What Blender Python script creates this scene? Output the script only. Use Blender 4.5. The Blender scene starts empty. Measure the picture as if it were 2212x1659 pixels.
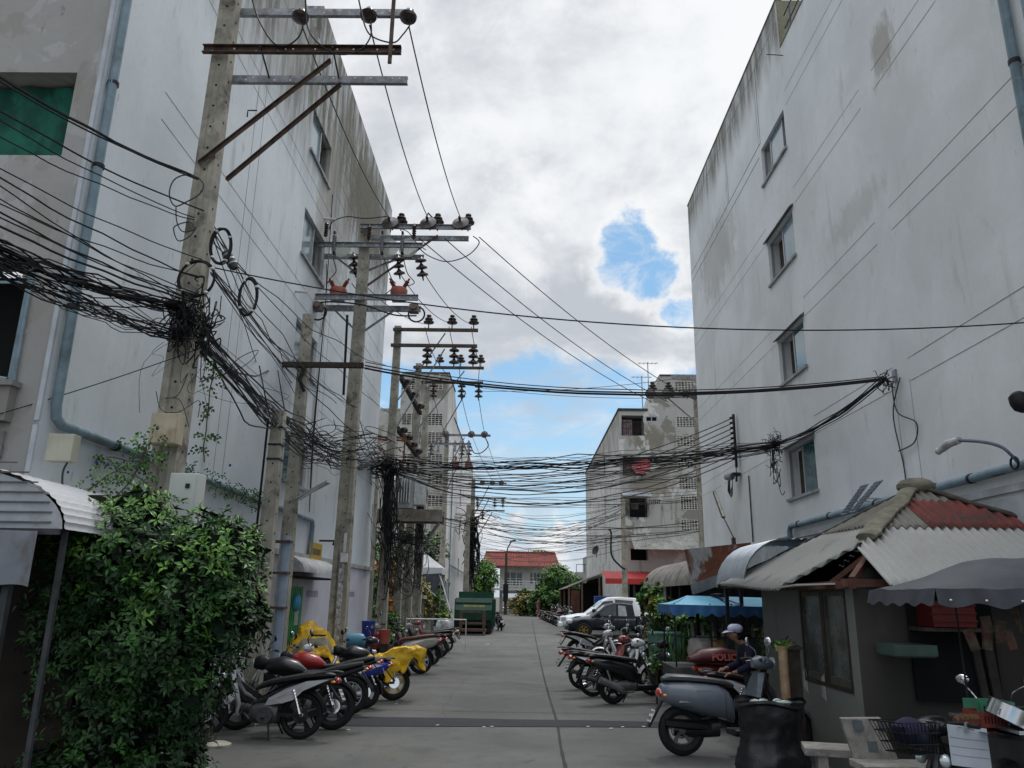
import bpy, math, random
I3=(0,0,1)
from mathutils import Vector, Matrix, noise
R=math.radians
rnd=random.Random(7)
SC=bpy.context.scene; COL=SC.collection
# ---------------------------------------------------------------- camera
FP=770.0; ROLL=.012; CH=2.0
def _n(v): return Vector(v).normalized()
AY=_n((9/FP,-213/FP,-1.0))
_g=Vector((math.sin(ROLL),math.cos(ROLL),0)); AZ=(_g-_g.dot(AY)*AY).normalized(); AX=AY.cross(AZ)
CAMP=Vector((0,0,CH))
cam=bpy.data.cameras.new('camera'); camo=bpy.data.objects.new('camera',cam); COL.objects.link(camo)
M=Matrix((AX,AY,AZ)).to_4x4(); M.translation=CAMP; camo.matrix_world=M
cam.sensor_width=36; cam.lens=36*FP/1024; cam.clip_start=.05; cam.clip_end=4000
SC.camera=camo
def ray(u,v):
    u*=1024/2212; v*=1024/2212
    c=Vector(((u-512)/FP,-(v-384)/FP,-1)); return Vector((AX.dot(c),AY.dot(c),AZ.dot(c)))
def D(u,v,X=None,Y=None,Z=None):
    "real point on the plane X=, Y= or Z= seen at a given place of the survey picture"
    d=ray(u,v)
    t=X/d.x if X is not None else Y/d.y if Y is not None else (Z-CH)/d.z
    return CAMP+d*t
# ---------------------------------------------------------------- materials
class NT:
    def __init__(s,name):
        s.m=bpy.data.materials.new(name); s.m.use_nodes=True; s.t=s.m.node_tree; s.n=s.t.nodes; s.l=s.t.links
        s.b=s.n['Principled BSDF']; s._p=None
    def new(s,t,**k):
        x=s.n.new(t)
        for a,b in k.items(): setattr(x,a,b)
        return x
    def put(s,sock,v):
        if isinstance(v,bpy.types.NodeSocket): s.l.new(v,sock)
        elif isinstance(v,(tuple,list)) and sock.type=='RGBA': sock.default_value=(*v[:3],1)
        else: sock.default_value=v
    def pos(s,world=False):
        if world: return s.new('ShaderNodeNewGeometry').outputs['Position']
        if s._p is None: s._p=s.new('ShaderNodeTexCoord').outputs['Object']
        return s._p
    def map(s,v,sc=(1,1,1),off=(0,0,0)):
        x=s.new('ShaderNodeMapping'); s.put(x.inputs[0],v); x.inputs['Scale'].default_value=sc; x.inputs['Location'].default_value=off; return x.outputs[0]
    def noise(s,v,scale=1,detail=4,rough=.55,dist=0):
        x=s.new('ShaderNodeTexNoise'); s.put(x.inputs['Vector'],v); x.inputs['Scale'].default_value=scale; x.inputs['Detail'].default_value=detail; x.inputs['Roughness'].default_value=rough; x.inputs['Distortion'].default_value=dist; return x.outputs['Fac']
    def vor(s,v,scale=1,feat='F1'):
        x=s.new('ShaderNodeTexVoronoi',feature=feat); s.put(x.inputs['Vector'],v); x.inputs['Scale'].default_value=scale; return x.outputs['Distance']
    def math(s,op,a,b=0,c=0,clamp=False):
        x=s.new('ShaderNodeMath',operation=op,use_clamp=clamp); s.put(x.inputs[0],a); s.put(x.inputs[1],b); s.put(x.inputs[2],c); return x.outputs[0]
    def step(s,v,a,b):
        x=s.new('ShaderNodeMapRange',interpolation_type='SMOOTHSTEP'); s.put(x.inputs['Value'],v); x.inputs['From Min'].default_value=a; x.inputs['From Max'].default_value=b; return x.outputs[0]
    def mix(s,f,a,b,bt='MIX'):
        x=s.new('ShaderNodeMix',data_type='RGBA',blend_type=bt); s.put(x.inputs['Factor'],f); s.put(x.inputs['A'],a); s.put(x.inputs['B'],b); return x.outputs['Result']
    def sep(s,v):
        x=s.new('ShaderNodeSeparateXYZ'); s.put(x.inputs[0],v); return x.outputs
    def bump(s,h,st=.3,d=.01):
        x=s.new('ShaderNodeBump'); s.put(x.inputs['Height'],h); x.inputs['Strength'].default_value=st; x.inputs['Distance'].default_value=d; s.l.new(x.outputs[0],s.b.inputs['Normal'])
    def out(s,col,rough=.7,metal=0,spec=.3):
        s.put(s.b.inputs['Base Color'],col); s.put(s.b.inputs['Roughness'],rough); s.put(s.b.inputs['Metallic'],metal); s.b.inputs['Specular IOR Level'].default_value=spec; return s.m
def c3(*c): return c if len(c)==3 else (c[0],)*3
def srgb(r,g,b): return tuple(((x/255+.055)/1.055)**2.4 if x>10 else x/3294 for x in (r,g,b))
_mc={}
def plain(name,col,rough=.6,metal=0,var=.25,scale=6,bump=.0,dirt=None,spec=.3,coat=0):
    "surface with mottled colour, optional dirt"
    if name in _mc: return _mc[name]
    n=NT(name); p=n.pos(); a=n.noise(p,scale,5,.6)
    c=n.mix(n.step(a,.3,.75),tuple(x*(1-var) for x in col),tuple(min(1,x*(1+var)) for x in col))
    if dirt: c=n.mix(n.step(n.noise(p,scale*.6,6,.7,.5),.48,.7),c,dirt)
    if bump: n.bump(n.noise(p,scale*6,4),bump)
    rr=n.math('MULTIPLY_ADD',a,.25,rough-.12)
    m=n.out(c,rr,metal,spec)
    if coat: n.b.inputs['Coat Weight'].default_value=coat; n.b.inputs['Coat Roughness'].default_value=.12
    _mc[name]=m; return m
def paint(name,col,rough=.3): return plain(name,col,rough,0,.10,3,spec=.4,coat=.25)
def wall(name,base,dark,brown,streak=.5,top=None,topcol=None,world=True,zdirt=None,patch=None,bump=.15,low=None,peel=None):
    "stained rendered wall: vertical streaks, blotches, grime that gathers under the roof edge"
    if name in _mc: return _mc[name]
    n=NT(name); p=n.pos(world)
    st=n.noise(n.map(p,(1.7,1.7,.17)),1.5,7,.66,.15); msk=n.step(n.noise(p,.28,4,.6,.5),.42,.62)
    bl=n.noise(p,.45,5,.6,.4); fine=n.noise(p,14,3,.6); mid=n.noise(n.map(p,(1.6,1.6,.5)),1.3,5,.65,.3)
    c=n.mix(n.step(bl,.35,.68),tuple(x*.9 for x in base),tuple(min(1,x*1.06) for x in base))
    c=n.mix(n.math('MULTIPLY',n.math('MULTIPLY',n.step(st,.55,.72),streak),n.math('MULTIPLY_ADD',msk,.85,.15)),c,dark)
    c=n.mix(n.math('MULTIPLY',n.step(mid,.60,.74),streak*.9),c,brown)
    # specks
    c=n.mix(n.math('MULTIPLY',n.step(n.noise(n.map(p,(5,5,2)),2.2,3,.5),.68,.74),streak*.7),c,dark)
    s=n.sep(p)
    if top:
        # grime growing toward the roof edge
        f=n.step(n.math('ADD',s['Z'],n.math('MULTIPLY',n.noise(n.map(p,(1,1,.25)),1.1,6,.7),top[2])),top[0],top[1])
        m2=n.step(n.noise(n.map(p,(3,3,.35)),1.2,5,.7),.38,.6)
        c=n.mix(n.math('MULTIPLY',f,n.math('MULTIPLY_ADD',m2,.6,.4)),c,topcol)
    if patch:
        for (pc,pr,col,am) in patch:
            d=n.new('ShaderNodeVectorMath',operation='DISTANCE'); 
            q=n.map(p,(1/pr[0],1/pr[1],1/pr[2])); n.put(d.inputs[0],q); d.inputs[1].default_value=(pc[0]/pr[0],pc[1]/pr[1],pc[2]/pr[2])
            f=n.step(n.math('ADD',d.outputs['Value'],n.math('MULTIPLY_ADD',n.noise(n.map(p,(2,2,1)),1.5,6,.75),1.8,-.9)),1.0,.45)
            c=n.mix(n.math('MULTIPLY',f,am),c,col)
    if low:
        f=n.step(n.math('ADD',s['Z'],n.math('MULTIPLY',n.noise(p,2,4),low[1])),low[0],low[0]-low[1]); c=n.mix(n.math('MULTIPLY',f,.6),c,low[2])
    if peel:
        pk=n.noise(n.map(p,(1,1,1.15),(3.1,7.7,1.3)),peel[0],8,.62,.35); f=n.math('MULTIPLY',n.step(pk,.545,.575),peel[2]); c=n.mix(f,c,peel[1])
        pk=n.noise(n.map(p,(1,1,.8),(9.1,2.7,6.3)),peel[0]*1.3,8,.66,.5); c=n.mix(n.math('MULTIPLY',n.step(pk,.58,.61),peel[2]*.9),c,peel[3])
    c=n.mix(n.math('MULTIPLY',n.step(fine,.35,.7),.12),c,tuple(x*.75 for x in base))
    n.bump(n.math('ADD',fine,mid),bump)
    m=n.out(c,.88,0,.15); _mc[name]=m; return m
# ---------------------------------------------------------------- mesh builder
class MB:
    def __init__(s): s.v=[];s.f=[];s.m=[];s.s=[]
    def add(s,vs,fs,m=0,smooth=False,mat=None):
        o=len(s.v)
        for v in vs:
            v=Vector(v); s.v.append(mat@v if mat else v)
        for f in fs: s.f.append(tuple(i+o for i in f)); s.m.append(m); s.s.append(smooth)
        return s
    def box(s,c,d,rot=None,m=0,mat=None,taper=1):
        x,y,z=d[0]/2,d[1]/2,d[2]/2; t=taper
        vs=[Vector(p) for p in ((-x,-y,-z),(x,-y,-z),(x,y,-z),(-x,y,-z),(-x*t,-y*t,z),(x*t,-y*t,z),(x*t,y*t,z),(-x*t,y*t,z))]
        if rot is not None:
            rm=rot if isinstance(rot,Matrix) else (Matrix.Rotation(rot,3,'Z') if not isinstance(rot,tuple) else (Matrix.Rotation(rot[2],3,'Z')@Matrix.Rotation(rot[1],3,'Y')@Matrix.Rotation(rot[0],3,'X')))
            vs=[rm@v for v in vs]
        c=Vector(c); return s.add([v+c for v in vs],[(0,3,2,1),(4,5,6,7),(0,1,5,4),(1,2,6,5),(2,3,7,6),(3,0,4,7)],m,False,mat)
    def mm(s,a,b,m=0): # box from min/max
        return s.box([(a[i]+b[i])/2 for i in range(3)],[abs(b[i]-a[i]) for i in range(3)],m=m)
    def beam(s,a,b,w,h,up=(0,0,1),m=0):
        a=Vector(a);b=Vector(b);d=(b-a); L=d.length; d.normalize(); u=Vector(up)
        if abs(d.dot(u))>.98: u=Vector((0,1,0))
        sx=d.cross(u).normalized(); u=sx.cross(d)
        vs=[p+sx*i*w/2+u*j*h/2 for p in (a,b) for i,j in ((-1,-1),(1,-1),(1,1),(-1,1))]
        return s.add(vs,[(3,2,1,0),(4,5,6,7),(0,1,5,4),(1,2,6,5),(2,3,7,6),(3,0,4,7)],m)
    def tube(s,pts,r,n=8,caps=True,m=0,smooth=True,flat=1):
        pts=[Vector(p) for p in pts]; k=len(pts); rr=r if isinstance(r,(list,tuple)) else [r]*k
        o=len(s.v); up=None
        for i,p in enumerate(pts):
            t=(pts[min(i+1,k-1)]-pts[max(i-1,0)])
            t=t.normalized() if t.length>1e-9 else Vector((0,0,1))
            if up is None: up=Vector((0,0,1)) if abs(t.z)<.95 else Vector((1,0,0))
            sx=t.cross(up); 
            if sx.length<1e-5: sx=t.cross(Vector((0,1,0)))
            sx.normalize(); up=sx.cross(t).normalized()
            for j in range(n):
                a=2*math.pi*j/n+math.pi/n; s.v.append(p+sx*math.cos(a)*rr[i]+up*math.sin(a)*rr[i]*flat)
        for i in range(k-1):
            for j in range(n):
                a=o+i*n+j;b=o+i*n+(j+1)%n; s.f.append((a,b,b+n,a+n)); s.m.append(m); s.s.append(smooth)
        if caps:
            s.f.append(tuple(o+j for j in reversed(range(n)))); s.m.append(m); s.s.append(False)
            s.f.append(tuple(o+(k-1)*n+j for j in range(n))); s.m.append(m); s.s.append(False)
        return s
    def lathe(s,prof,o=(0,0,0),axis=(0,0,1),n=12,m=0,smooth=True,caps=True):
        ax=Vector(axis).normalized(); q=Vector((0,0,1)).rotation_difference(ax).to_matrix(); o=Vector(o); b=len(s.v); k=len(prof)
        for r_,h in prof:
            for j in range(n):
                a=2*math.pi*j/n; s.v.append(o+q@Vector((r_*math.cos(a),r_*math.sin(a),h)))
        for i in range(k-1):
            for j in range(n):
                a=b+i*n+j;c=b+i*n+(j+1)%n; s.f.append((a,c,c+n,a+n)); s.m.append(m); s.s.append(smooth)
        if caps:
            s.f.append(tuple(b+j for j in reversed(range(n)))); s.m.append(m); s.s.append(False)
            s.f.append(tuple(b+(k-1)*n+j for j in range(n))); s.m.append(m); s.s.append(False)
        return s
    def ball(s,c,r,n=10,m=0,rot=None):
        if not isinstance(r,(tuple,list)): r=(r,r,r)
        c=Vector(c); o=len(s.v); k=max(4,n//2+1)
        for i in range(k+1):
            t=math.pi*i/k
            for j in range(n):
                a=2*math.pi*j/n; p=Vector((r[0]*math.sin(t)*math.cos(a),r[1]*math.sin(t)*math.sin(a),r[2]*math.cos(t)))
                if rot is not None: p=rot@p
                s.v.append(c+p)
        for i in range(k):
            for j in range(n):
                a=o+i*n+j;b=o+i*n+(j+1)%n; s.f.append((a,a+n,b+n,b)); s.m.append(m); s.s.append(True)
        return s
    def torus(s,c,Rr,r,axis=(0,1,0),n=24,k=8,m=0,ry=None,arc=(0,2*math.pi)):
        q=Vector((0,0,1)).rotation_difference(Vector(axis).normalized()).to_matrix(); c=Vector(c)
        full=abs(arc[1]-arc[0]-2*math.pi)<1e-6; o=len(s.v); N=n if full else n+1
        for i in range(N):
            a=arc[0]+(arc[1]-arc[0])*i/n
            for j in range(k):
                b=2*math.pi*j/k; rad=Rr+r*math.cos(b); s.v.append(c+q@Vector((rad*math.cos(a),rad*math.sin(a),(ry or r)*math.sin(b))))
        for i in range(n):
            for j in range(k):
                a=o+(i%N)*k+j;b=o+(i%N)*k+(j+1)%k;c2=o+((i+1)%N)*k+(j+1)%k;d=o+((i+1)%N)*k+j
                s.f.append((a,d,c2,b)); s.m.append(m); s.s.append(True)
        return s
    def loft(s,rings,m=0,smooth=True,caps=True):
        n=len(rings[0]); o=len(s.v)
        for r_ in rings:
            for p in r_: s.v.append(Vector(p))
        for i in range(len(rings)-1):
            for j in range(n):
                a=o+i*n+j;b=o+i*n+(j+1)%n; s.f.append((a,b,b+n,a+n)); s.m.append(m); s.s.append(smooth)
        if caps:
            s.f.append(tuple(o+j for j in reversed(range(n)))); s.m.append(m); s.s.append(smooth)
            s.f.append(tuple(o+(len(rings)-1)*n+j for j in range(n))); s.m.append(m); s.s.append(smooth)
        return s
    def hull(s,secs,n=12,m=0,pw=2.5,mat=None):
        "body along x: secs (x, zbottom, ztop, halfwidth[, yoff])"
        rings=[]
        for q in secs:
            x,zb,zt,w=q[:4]; yo=q[4] if len(q)>4 else 0; zc=(zb+zt)/2; h=(zt-zb)/2; ring=[]
            for j in range(n):
                a=2*math.pi*j/n+math.pi/n; ca,sa=math.cos(a),math.sin(a)
                p=Vector((x,yo+w*abs(ca)**(2/pw)*(1 if ca>0 else -1),zc+h*abs(sa)**(2/pw)*(1 if sa>0 else -1)))
                ring.append(mat@p if mat else p)
            rings.append(ring)
        return s.loft(rings,m)
    def poly(s,pts,th=0,nrm=None,m=0):
        pts=[Vector(p) for p in pts]; n=len(pts)
        if not th: return s.add(pts,[tuple(range(n))],m)
        if nrm is None: nrm=(pts[1]-pts[0]).cross(pts[2]-pts[0]).normalized()
        nrm=Vector(nrm)
        vs=[p-nrm*th/2 for p in pts]+[p+nrm*th/2 for p in pts]
        return s.add(vs,[tuple(reversed(range(n))),tuple(range(n,2*n))]+[(i,(i+1)%n,(i+1)%n+n,i+n) for i in range(n)],m)
    def sheet(s,fn,nu,nv,m=0,smooth=True,th=None):
        o=len(s.v)
        for i in range(nu+1):
            for j in range(nv+1): s.v.append(Vector(fn(i/nu,j/nv)))
        for i in range(nu):
            for j in range(nv):
                a=o+i*(nv+1)+j; s.f.append((a,a+nv+1,a+nv+2,a+1)); s.m.append(m); s.s.append(smooth)
        return s
    def build(s,name,mats,parent=None,world=False,bevel=0,kind=None,angle=40):
        off=parent_origin(parent) if (world and parent) else Vector((0,0,0))
        me=bpy.data.meshes.new(name); me.from_pydata([v-off for v in s.v],[],s.f); 
        if not isinstance(mats,(list,tuple)): mats=[mats]
        for m in mats: me.materials.append(m)
        me.polygons.foreach_set('material_index',s.m); me.polygons.foreach_set('use_smooth',s.s)
        if any(s.s): me.set_sharp_from_angle(angle=R(angle))
        me.update()
        o=bpy.data.objects.new(name,me); COL.objects.link(o)
        if parent: o.parent=parent
        if bevel:
            b=o.modifiers.new('b','BEVEL'); b.width=bevel; b.segments=2; b.limit_method='ANGLE'; b.angle_limit=R(35)
        if kind: o['kind']=kind
        return o
def build_islands(mb,name,mats,parent=None,world=False,angle=40):
    "one object per connected piece"
    par=list(range(len(mb.v)))
    def find(a):
        while par[a]!=a: par[a]=par[par[a]]; a=par[a]
        return a
    for f in mb.f:
        r0=find(f[0])
        for i in f[1:]:
            r1=find(i)
            if r1!=r0: par[r1]=r0
    groups={}
    for k,f in enumerate(mb.f): groups.setdefault(find(f[0]),[]).append(k)
    out=[]
    for ks in groups.values():
        q=MB(); mp={}
        for k in ks:
            t=[]
            for i in mb.f[k]:
                if i not in mp: mp[i]=len(q.v); q.v.append(mb.v[i])
                t.append(mp[i])
            q.f.append(tuple(t)); q.m.append(mb.m[k]); q.s.append(mb.s[k])
        out.append(q.build(name,mats,parent,world,angle=angle))
    return out
def parent_origin(p):
    v=Vector((0,0,0))
    while p: v+=p.location; p=p.parent
    return v
def tag(o,label,cat,group=None):
    o['label']=label; o['category']=cat
    if group: o['group']=group
    return o
def thing(name,label,cat,loc=(0,0,0),rz=0,group=None):
    o=bpy.data.objects.new(name,None); COL.objects.link(o); o.empty_display_size=.2
    o.location=loc; o.rotation_euler=(0,0,rz); return tag(o,label,cat,group)
def struct(mb,name,mat):
    o=mb.build(name,mat); o['kind']='structure'; return o
def copy_tree(o,parent=None):
    c=o.copy(); COL.objects.link(c)
    if parent: c.parent=parent
    for ch in list(o.children): copy_tree(ch,c)
    return c
def sag(a,b,s,n=14,side=0,ph=0):
    a=Vector(a);b=Vector(b); d=(b-a); sx=Vector((d.y,-d.x,0)); sx=sx.normalized() if sx.length>0 else Vector((1,0,0))
    return [a+d*(i/n)+Vector((0,0,-4*s*(i/n)*(1-i/n)))+sx*side*math.sin(math.pi*i/n) for i in range(n+1)]
def spline(pts,k=6):
    pts=[Vector(p) for p in pts]; out=[]
    for i in range(len(pts)-1):
        p0=pts[max(i-1,0)];p1=pts[i];p2=pts[i+1];p3=pts[min(i+2,len(pts)-1)]
        for j in range(k):
            t=j/k; out.append(.5*((2*p1)+(p2-p0)*t+(2*p0-5*p1+4*p2-p3)*t*t+(3*p1-p0-3*p2+p3)*t**3))
    out.append(pts[-1]); return out
# ---------------------------------------------------------------- shared materials
BLACK=plain('black_cable',(.006,.006,.008),.55,0,.2)
CABLE2=plain('grey_cable',(.05,.05,.055),.6,0,.2)
RUBBER=plain('rubber',(.011,.011,.012),.75,0,.3,20)
STEEL=plain('galvanised_steel',(.30,.31,.33),.45,.6,.3,10,dirt=(.16,.15,.15))
RUST=plain('rusty_steel',(.10,.065,.05),.75,.1,.45,8,.2,dirt=(.035,.025,.022))
DKMET=plain('dark_metal',(.022,.022,.025),.5,.3,.25)
CHROME=plain('chrome',(.7,.7,.72),.14,1,.08)
BLKPL=plain('black_plastic',(.008,.008,.009),.45,0,.2,spec=.3)
SEATM=plain('black_seat_vinyl',(.018,.018,.02),.5,0,.25,12,.1,spec=.4)
CONC=plain('pole_concrete',(.33,.31,.26),.85,0,.22,4,.15,dirt=(.10,.09,.075))
CONCD=plain('pole_concrete_dark',(.07,.055,.045),.9,0,.3,5)
PORC=plain('brown_porcelain',(.045,.028,.026),.25,0,.3,10,spec=.6)
RED_RES=plain('red_resin',(.33,.10,.07),.45,0,.2,8)
PVC=plain('blue_pvc',(.20,.28,.33),.5,0,.15,4,dirt=(.13,.17,.19))
WOODD=plain('dark_wood',(.045,.035,.028),.8,0,.4,10,.2)
WHITEP=plain('white_plastic',(.6,.6,.6),.5,0,.1,5)
GLASSR=plain('mirror_glass',(.55,.62,.66),.06,1,.03)
BEIGE=plain('beige_metal_box',(.42,.37,.27),.6,0,.15,3,dirt=(.26,.19,.12))
LEAFD=None
# ---------------------------------------------------------------- world: Nishita sky behind noise clouds
W=bpy.data.worlds.new('World'); SC.world=W; W.use_nodes=True
n=NT.__new__(NT); n.t=W.node_tree; n.n=n.t.nodes; n.l=n.t.links; n._p=None
bg=n.n['Background']
SUN_EL=R(58); SUN_AZ=R(20)   # azimuth clockwise from +Y
sky=n.new('ShaderNodeTexSky',sky_type='NISHITA'); sky.sun_disc=False; sky.sun_elevation=SUN_EL; sky.sun_rotation=SUN_AZ; sky.air_density=1.0; sky.dust_density=.6; sky.ozone_density=2.0
tc=n.new('ShaderNodeTexCoord').outputs['Generated']
s=n.sep(tc)
zz=n.math('ADD',n.math('MAXIMUM',s['Z'],0),.16)
cx=n.new('ShaderNodeCombineXYZ'); n.put(cx.inputs[0],n.math('DIVIDE',s['X'],zz)); n.put(cx.inputs[1],n.math('DIVIDE',s['Y'],zz)); n.put(cx.inputs[2],.3)
P=cx.outputs[0]
big=n.noise(P,1.15,8,.56,.25); fin=n.noise(P,3.3,10,.62,.4); dn=n.noise(tc,7,9,.62,.3); dn2=n.noise(tc,4.2,8,.56,.15); dn3=n.noise(tc,17,8,.6,.2)
def dist(c,rad):
    q=n.map(tc,(1/rad[0],1/rad[1],1/rad[2])); d=n.new('ShaderNodeVectorMath',operation='DISTANCE'); n.put(d.inputs[0],q); d.inputs[1].default_value=(c[0]/rad[0],c[1]/rad[1],c[2]/rad[2]); return d.outputs['Value']
cloud=None
RIM=[]
def hole(u,v,rad,soft=.35,am=1):
    "patch of open sky; 1 = cloud, 0 = blue"
    c=ray(u,v).normalized(); d=dist(c,rad)
    d=n.math('ADD',d,n.math('ADD',n.math('MULTIPLY_ADD',dn,2.6,-1.3),n.math('MULTIPLY_ADD',dn3,2.6,-1.3)))
    RIM.append(n.step(d,1.0,1.9)); return n.step(d,1-soft*2.0,1+soft*.9)
h1=hole(1352,545,(.034,.5,.040),.2); h2=hole(1402,592,(.033,.5,.027),.2); h3=hole(1462,680,(.020,.5,.018),.25); h4=hole(1322,445,(.008,.5,.018),.3)
cov=n.math('MULTIPLY',n.math('MULTIPLY',h1,h2),h3)
veil=n.math('MULTIPLY',n.step(n.noise(n.map(tc,(1,1,1.4)),11,9,.66,.6),.44,.68),.75); cov=n.math('MAXIMUM',cov,veil)
# clear band low in the sky with cumulus at its foot
z=n.math('ADD',s['Z'],n.math('MULTIPLY_ADD',dn,.16,-.08))
top=n.step(z,.268,.300)            # solid cloud above
cum=n.math('MULTIPLY',n.step(n.math('ADD',dn2,n.math('MULTIPLY_ADD',s['Z'],-1.5,.20)),.49,.525),.97)
wisp=n.math('MULTIPLY',n.step(n.noise(n.map(tc,(3,3,12)),2.2,8,.65,.5),.44,.72),.65)
band=n.math('MAXIMUM',n.math('MAXIMUM',top,cum),wisp)
cov=n.math('MULTIPLY',cov,band)
def billow(v): return n.math('SUBTRACT',1,n.math('ABSOLUTE',n.math('MULTIPLY_ADD',v,4,-2)))
bil_=n.math('MULTIPLY_ADD',billow(n.noise(P,1.7,7,.5,.1)),.16,.40)
shade=n.math('ADD',n.math('ADD',n.math('MULTIPLY',big,.42),n.math('MULTIPLY',bil_,.30)),n.math('ADD',n.math('MULTIPLY',fin,.14),n.math('MULTIPLY',dn,.14)))
g=n.step(shade,.452,.565)
light=n.mix(g,(.54,.575,.63),(.92,.945,.97))
edge=n.step(n.math('ADD',n.math('MULTIPLY',big,.5),n.math('MULTIPLY',dn,.5)),.50,.62)
light=n.mix(n.math('MULTIPLY',edge,.5),light,(.97,.97,.98))
# paler veil toward the lower cumulus
lowf=n.step(s['Z'],.26,.05)
light=n.mix(n.math('MULTIPLY',lowf,.85),light,n.mix(n.step(n.math('ADD',n.math('MULTIPLY',dn2,.5),n.math('MULTIPLY',dn3,.5)),.44,.56),(.58,.64,.73),(.97,.97,.97)))
skyc=n.mix(1,sky.outputs[0],(.100,.128,.128),'MULTIPLY')
skyc=n.mix(n.math('MULTIPLY',n.step(s['Z'],.36,.05),.62),skyc,(.50,.66,.84))
rim=n.math('MULTIPLY',n.math('MULTIPLY',RIM[0],RIM[1]),RIM[2]); light=n.mix(n.math('MULTIPLY',n.math('SUBTRACT',1,rim),.75),light,(.97,.98,.99))
boost=n.math('MULTIPLY_ADD',n.step(s['Z'],.72,.90),1.9,1.0)  # extra brightness added to overhead clouds out of view, to light the walls
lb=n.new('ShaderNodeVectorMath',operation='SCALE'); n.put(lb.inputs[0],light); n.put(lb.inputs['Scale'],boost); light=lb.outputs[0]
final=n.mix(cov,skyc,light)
# sky term already at daylight scale: background strength 0.1 x 10 keeps clouds and sky in one range
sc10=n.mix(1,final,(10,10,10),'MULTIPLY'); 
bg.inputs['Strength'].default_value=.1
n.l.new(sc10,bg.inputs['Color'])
sun=bpy.data.lights.new('sun','SUN'); so=bpy.data.objects.new('sun',sun); COL.objects.link(so)
sun.energy=1.5; sun.angle=R(14); sun.color=(1,.96,.9)
sd=Vector((math.sin(SUN_AZ)*math.cos(SUN_EL),math.cos(SUN_AZ)*math.cos(SUN_EL),math.sin(SUN_EL)))
so.rotation_euler=sd.to_track_quat('Z','Y').to_euler()
SC.view_settings.view_transform='Standard'; SC.view_settings.look='None'; SC.view_settings.exposure=0; SC.view_settings.gamma=1
# ---------------------------------------------------------------- ground
def groundmat():
    n=NT('street_concrete'); p=n.pos(True)
    a=n.noise(p,.35,6,.6,.3); b=n.noise(p,2.5,6,.65); f=n.noise(p,45,4,.6); g=n.noise(p,160,2,.5)
    c=n.mix(n.step(a,.3,.7),(.084,.087,.083),(.136,.138,.131))
    c=n.mix(n.math('MULTIPLY',n.step(b,.5,.72),.45),c,(.075,.073,.068))
    c=n.mix(n.math('MULTIPLY',n.step(n.noise(n.map(p,(.6,3,1)),1,5,.6,1.),.6,.75),.35),c,(.155,.155,.146))
    st=n.vor(n.map(p,(1,1.3,1),(.3,.1,0)),.42); c=n.mix(n.math('MULTIPLY',n.step(st,.20,.05),.6),c,(.05,.05,.048))
    st=n.vor(n.map(p,(1,1.1,1),(5.3,2.1,0)),1.7); c=n.mix(n.math('MULTIPLY',n.step(st,.09,.04),.55),c,(.045,.045,.042))
    c=n.mix(n.math('MULTIPLY',n.step(f,.4,.7),.38),c,(.06,.06,.056))
    c=n.mix(n.math('MULTIPLY',n.step(g,.66,.74),.45),c,(.33,.32,.29))
    # warm dusty patches
    c=n.mix(n.math('MULTIPLY',n.step(n.noise(p,.9,4,.6,.6),.56,.7),.4),c,(.115,.105,.085))
    oil=n.step(n.noise(n.map(p,(1,1,1),(4.4,8.8,0)),1.4,6,.7,.8),.60,.70); c=n.mix(n.math('MULTIPLY',oil,.55),c,(.04,.04,.039))
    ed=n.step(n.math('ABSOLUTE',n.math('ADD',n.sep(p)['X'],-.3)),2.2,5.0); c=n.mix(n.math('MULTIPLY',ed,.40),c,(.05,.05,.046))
    n.bump(n.math('ADD',f,n.math('MULTIPLY',b,.5)),.35,.008)
    # long worn wheel lanes
    c=n.mix(n.math('MULTIPLY',n.step(n.noise(n.map(p,(2.5,.25,1)),.8,5,.6,.4),.52,.68),.3),c,(.075,.073,.07))
    return n.out(c,n.math('MULTIPLY_ADD',b,.2,.72),0,.25)
GM=groundmat()
DIRT=plain('bare_ground',(.12,.11,.09),.95,0,.35,.8,.3,dirt=(.07,.075,.05))
g=MB(); g.sheet(lambda u,v:(-1500+3000*u,-500+3000*v,-.012),30,30); struct(g,'ground',DIRT)
# street sheet with slab joints as real gaps filled with dark tar
g=MB(); g.mm((-5.6,-6,-.004),(9.5,112,0)); struct(g,'street',GM)
g=MB(); g.mm((-30,96,-.004),(40,112,.004)); struct(g,'cross_street',GM)
TAR=plain('tar_joint',(.028,.028,.028),.8,0,.4,9,.3)
def jline(y):
    return .052*math.sin(y*.35)+.02*noise.noise((0,y*1.3,0))
g=MB()
pts=[D(u,v,Z=.006) for u,v in ((1222,1659),(1211,1610),(1203,1560),(1185,1500),(1172,1450),(1160,1395),(1153,1360),(1150,1340))]
pts=[Vector((p.x,p.y,.004)) for p in spline(pts,8)]
pts=[Vector((pts[0].x+.1,4,.004))]+pts
for i in range(len(pts)-1):
    a,b=pts[i],pts[i+1]; w=.022+.010*noise.noise(a*3); wb=.022+.010*noise.noise(b*3)
    g.add([a+Vector((-w,0,0)),a+Vector((w,0,0)),b+Vector((wb,0,0)),b+Vector((-wb,0,0))],[(0,1,2,3)])
struct(g,'road_joint',TAR)
g=MB()
def crack(x,y0,y1,w,seed,mb,amp=.25):
    prev=None; k=int((y1-y0)/.35)+1
    for i in range(k+1):
        y=y0+(y1-y0)*i/k; xx=x+amp*noise.noise((seed,y*.6,0))+.06*noise.noise((seed,y*3,1)); ww=w*(.6+.6*abs(noise.noise((y*2,seed,3))))
        cur=(Vector((xx-ww,y,.003)),Vector((xx+ww,y,.003)))
        if prev: mb.add([prev[0],prev[1],cur[1],cur[0]],[(0,1,2,3)])
        prev=cur
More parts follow.
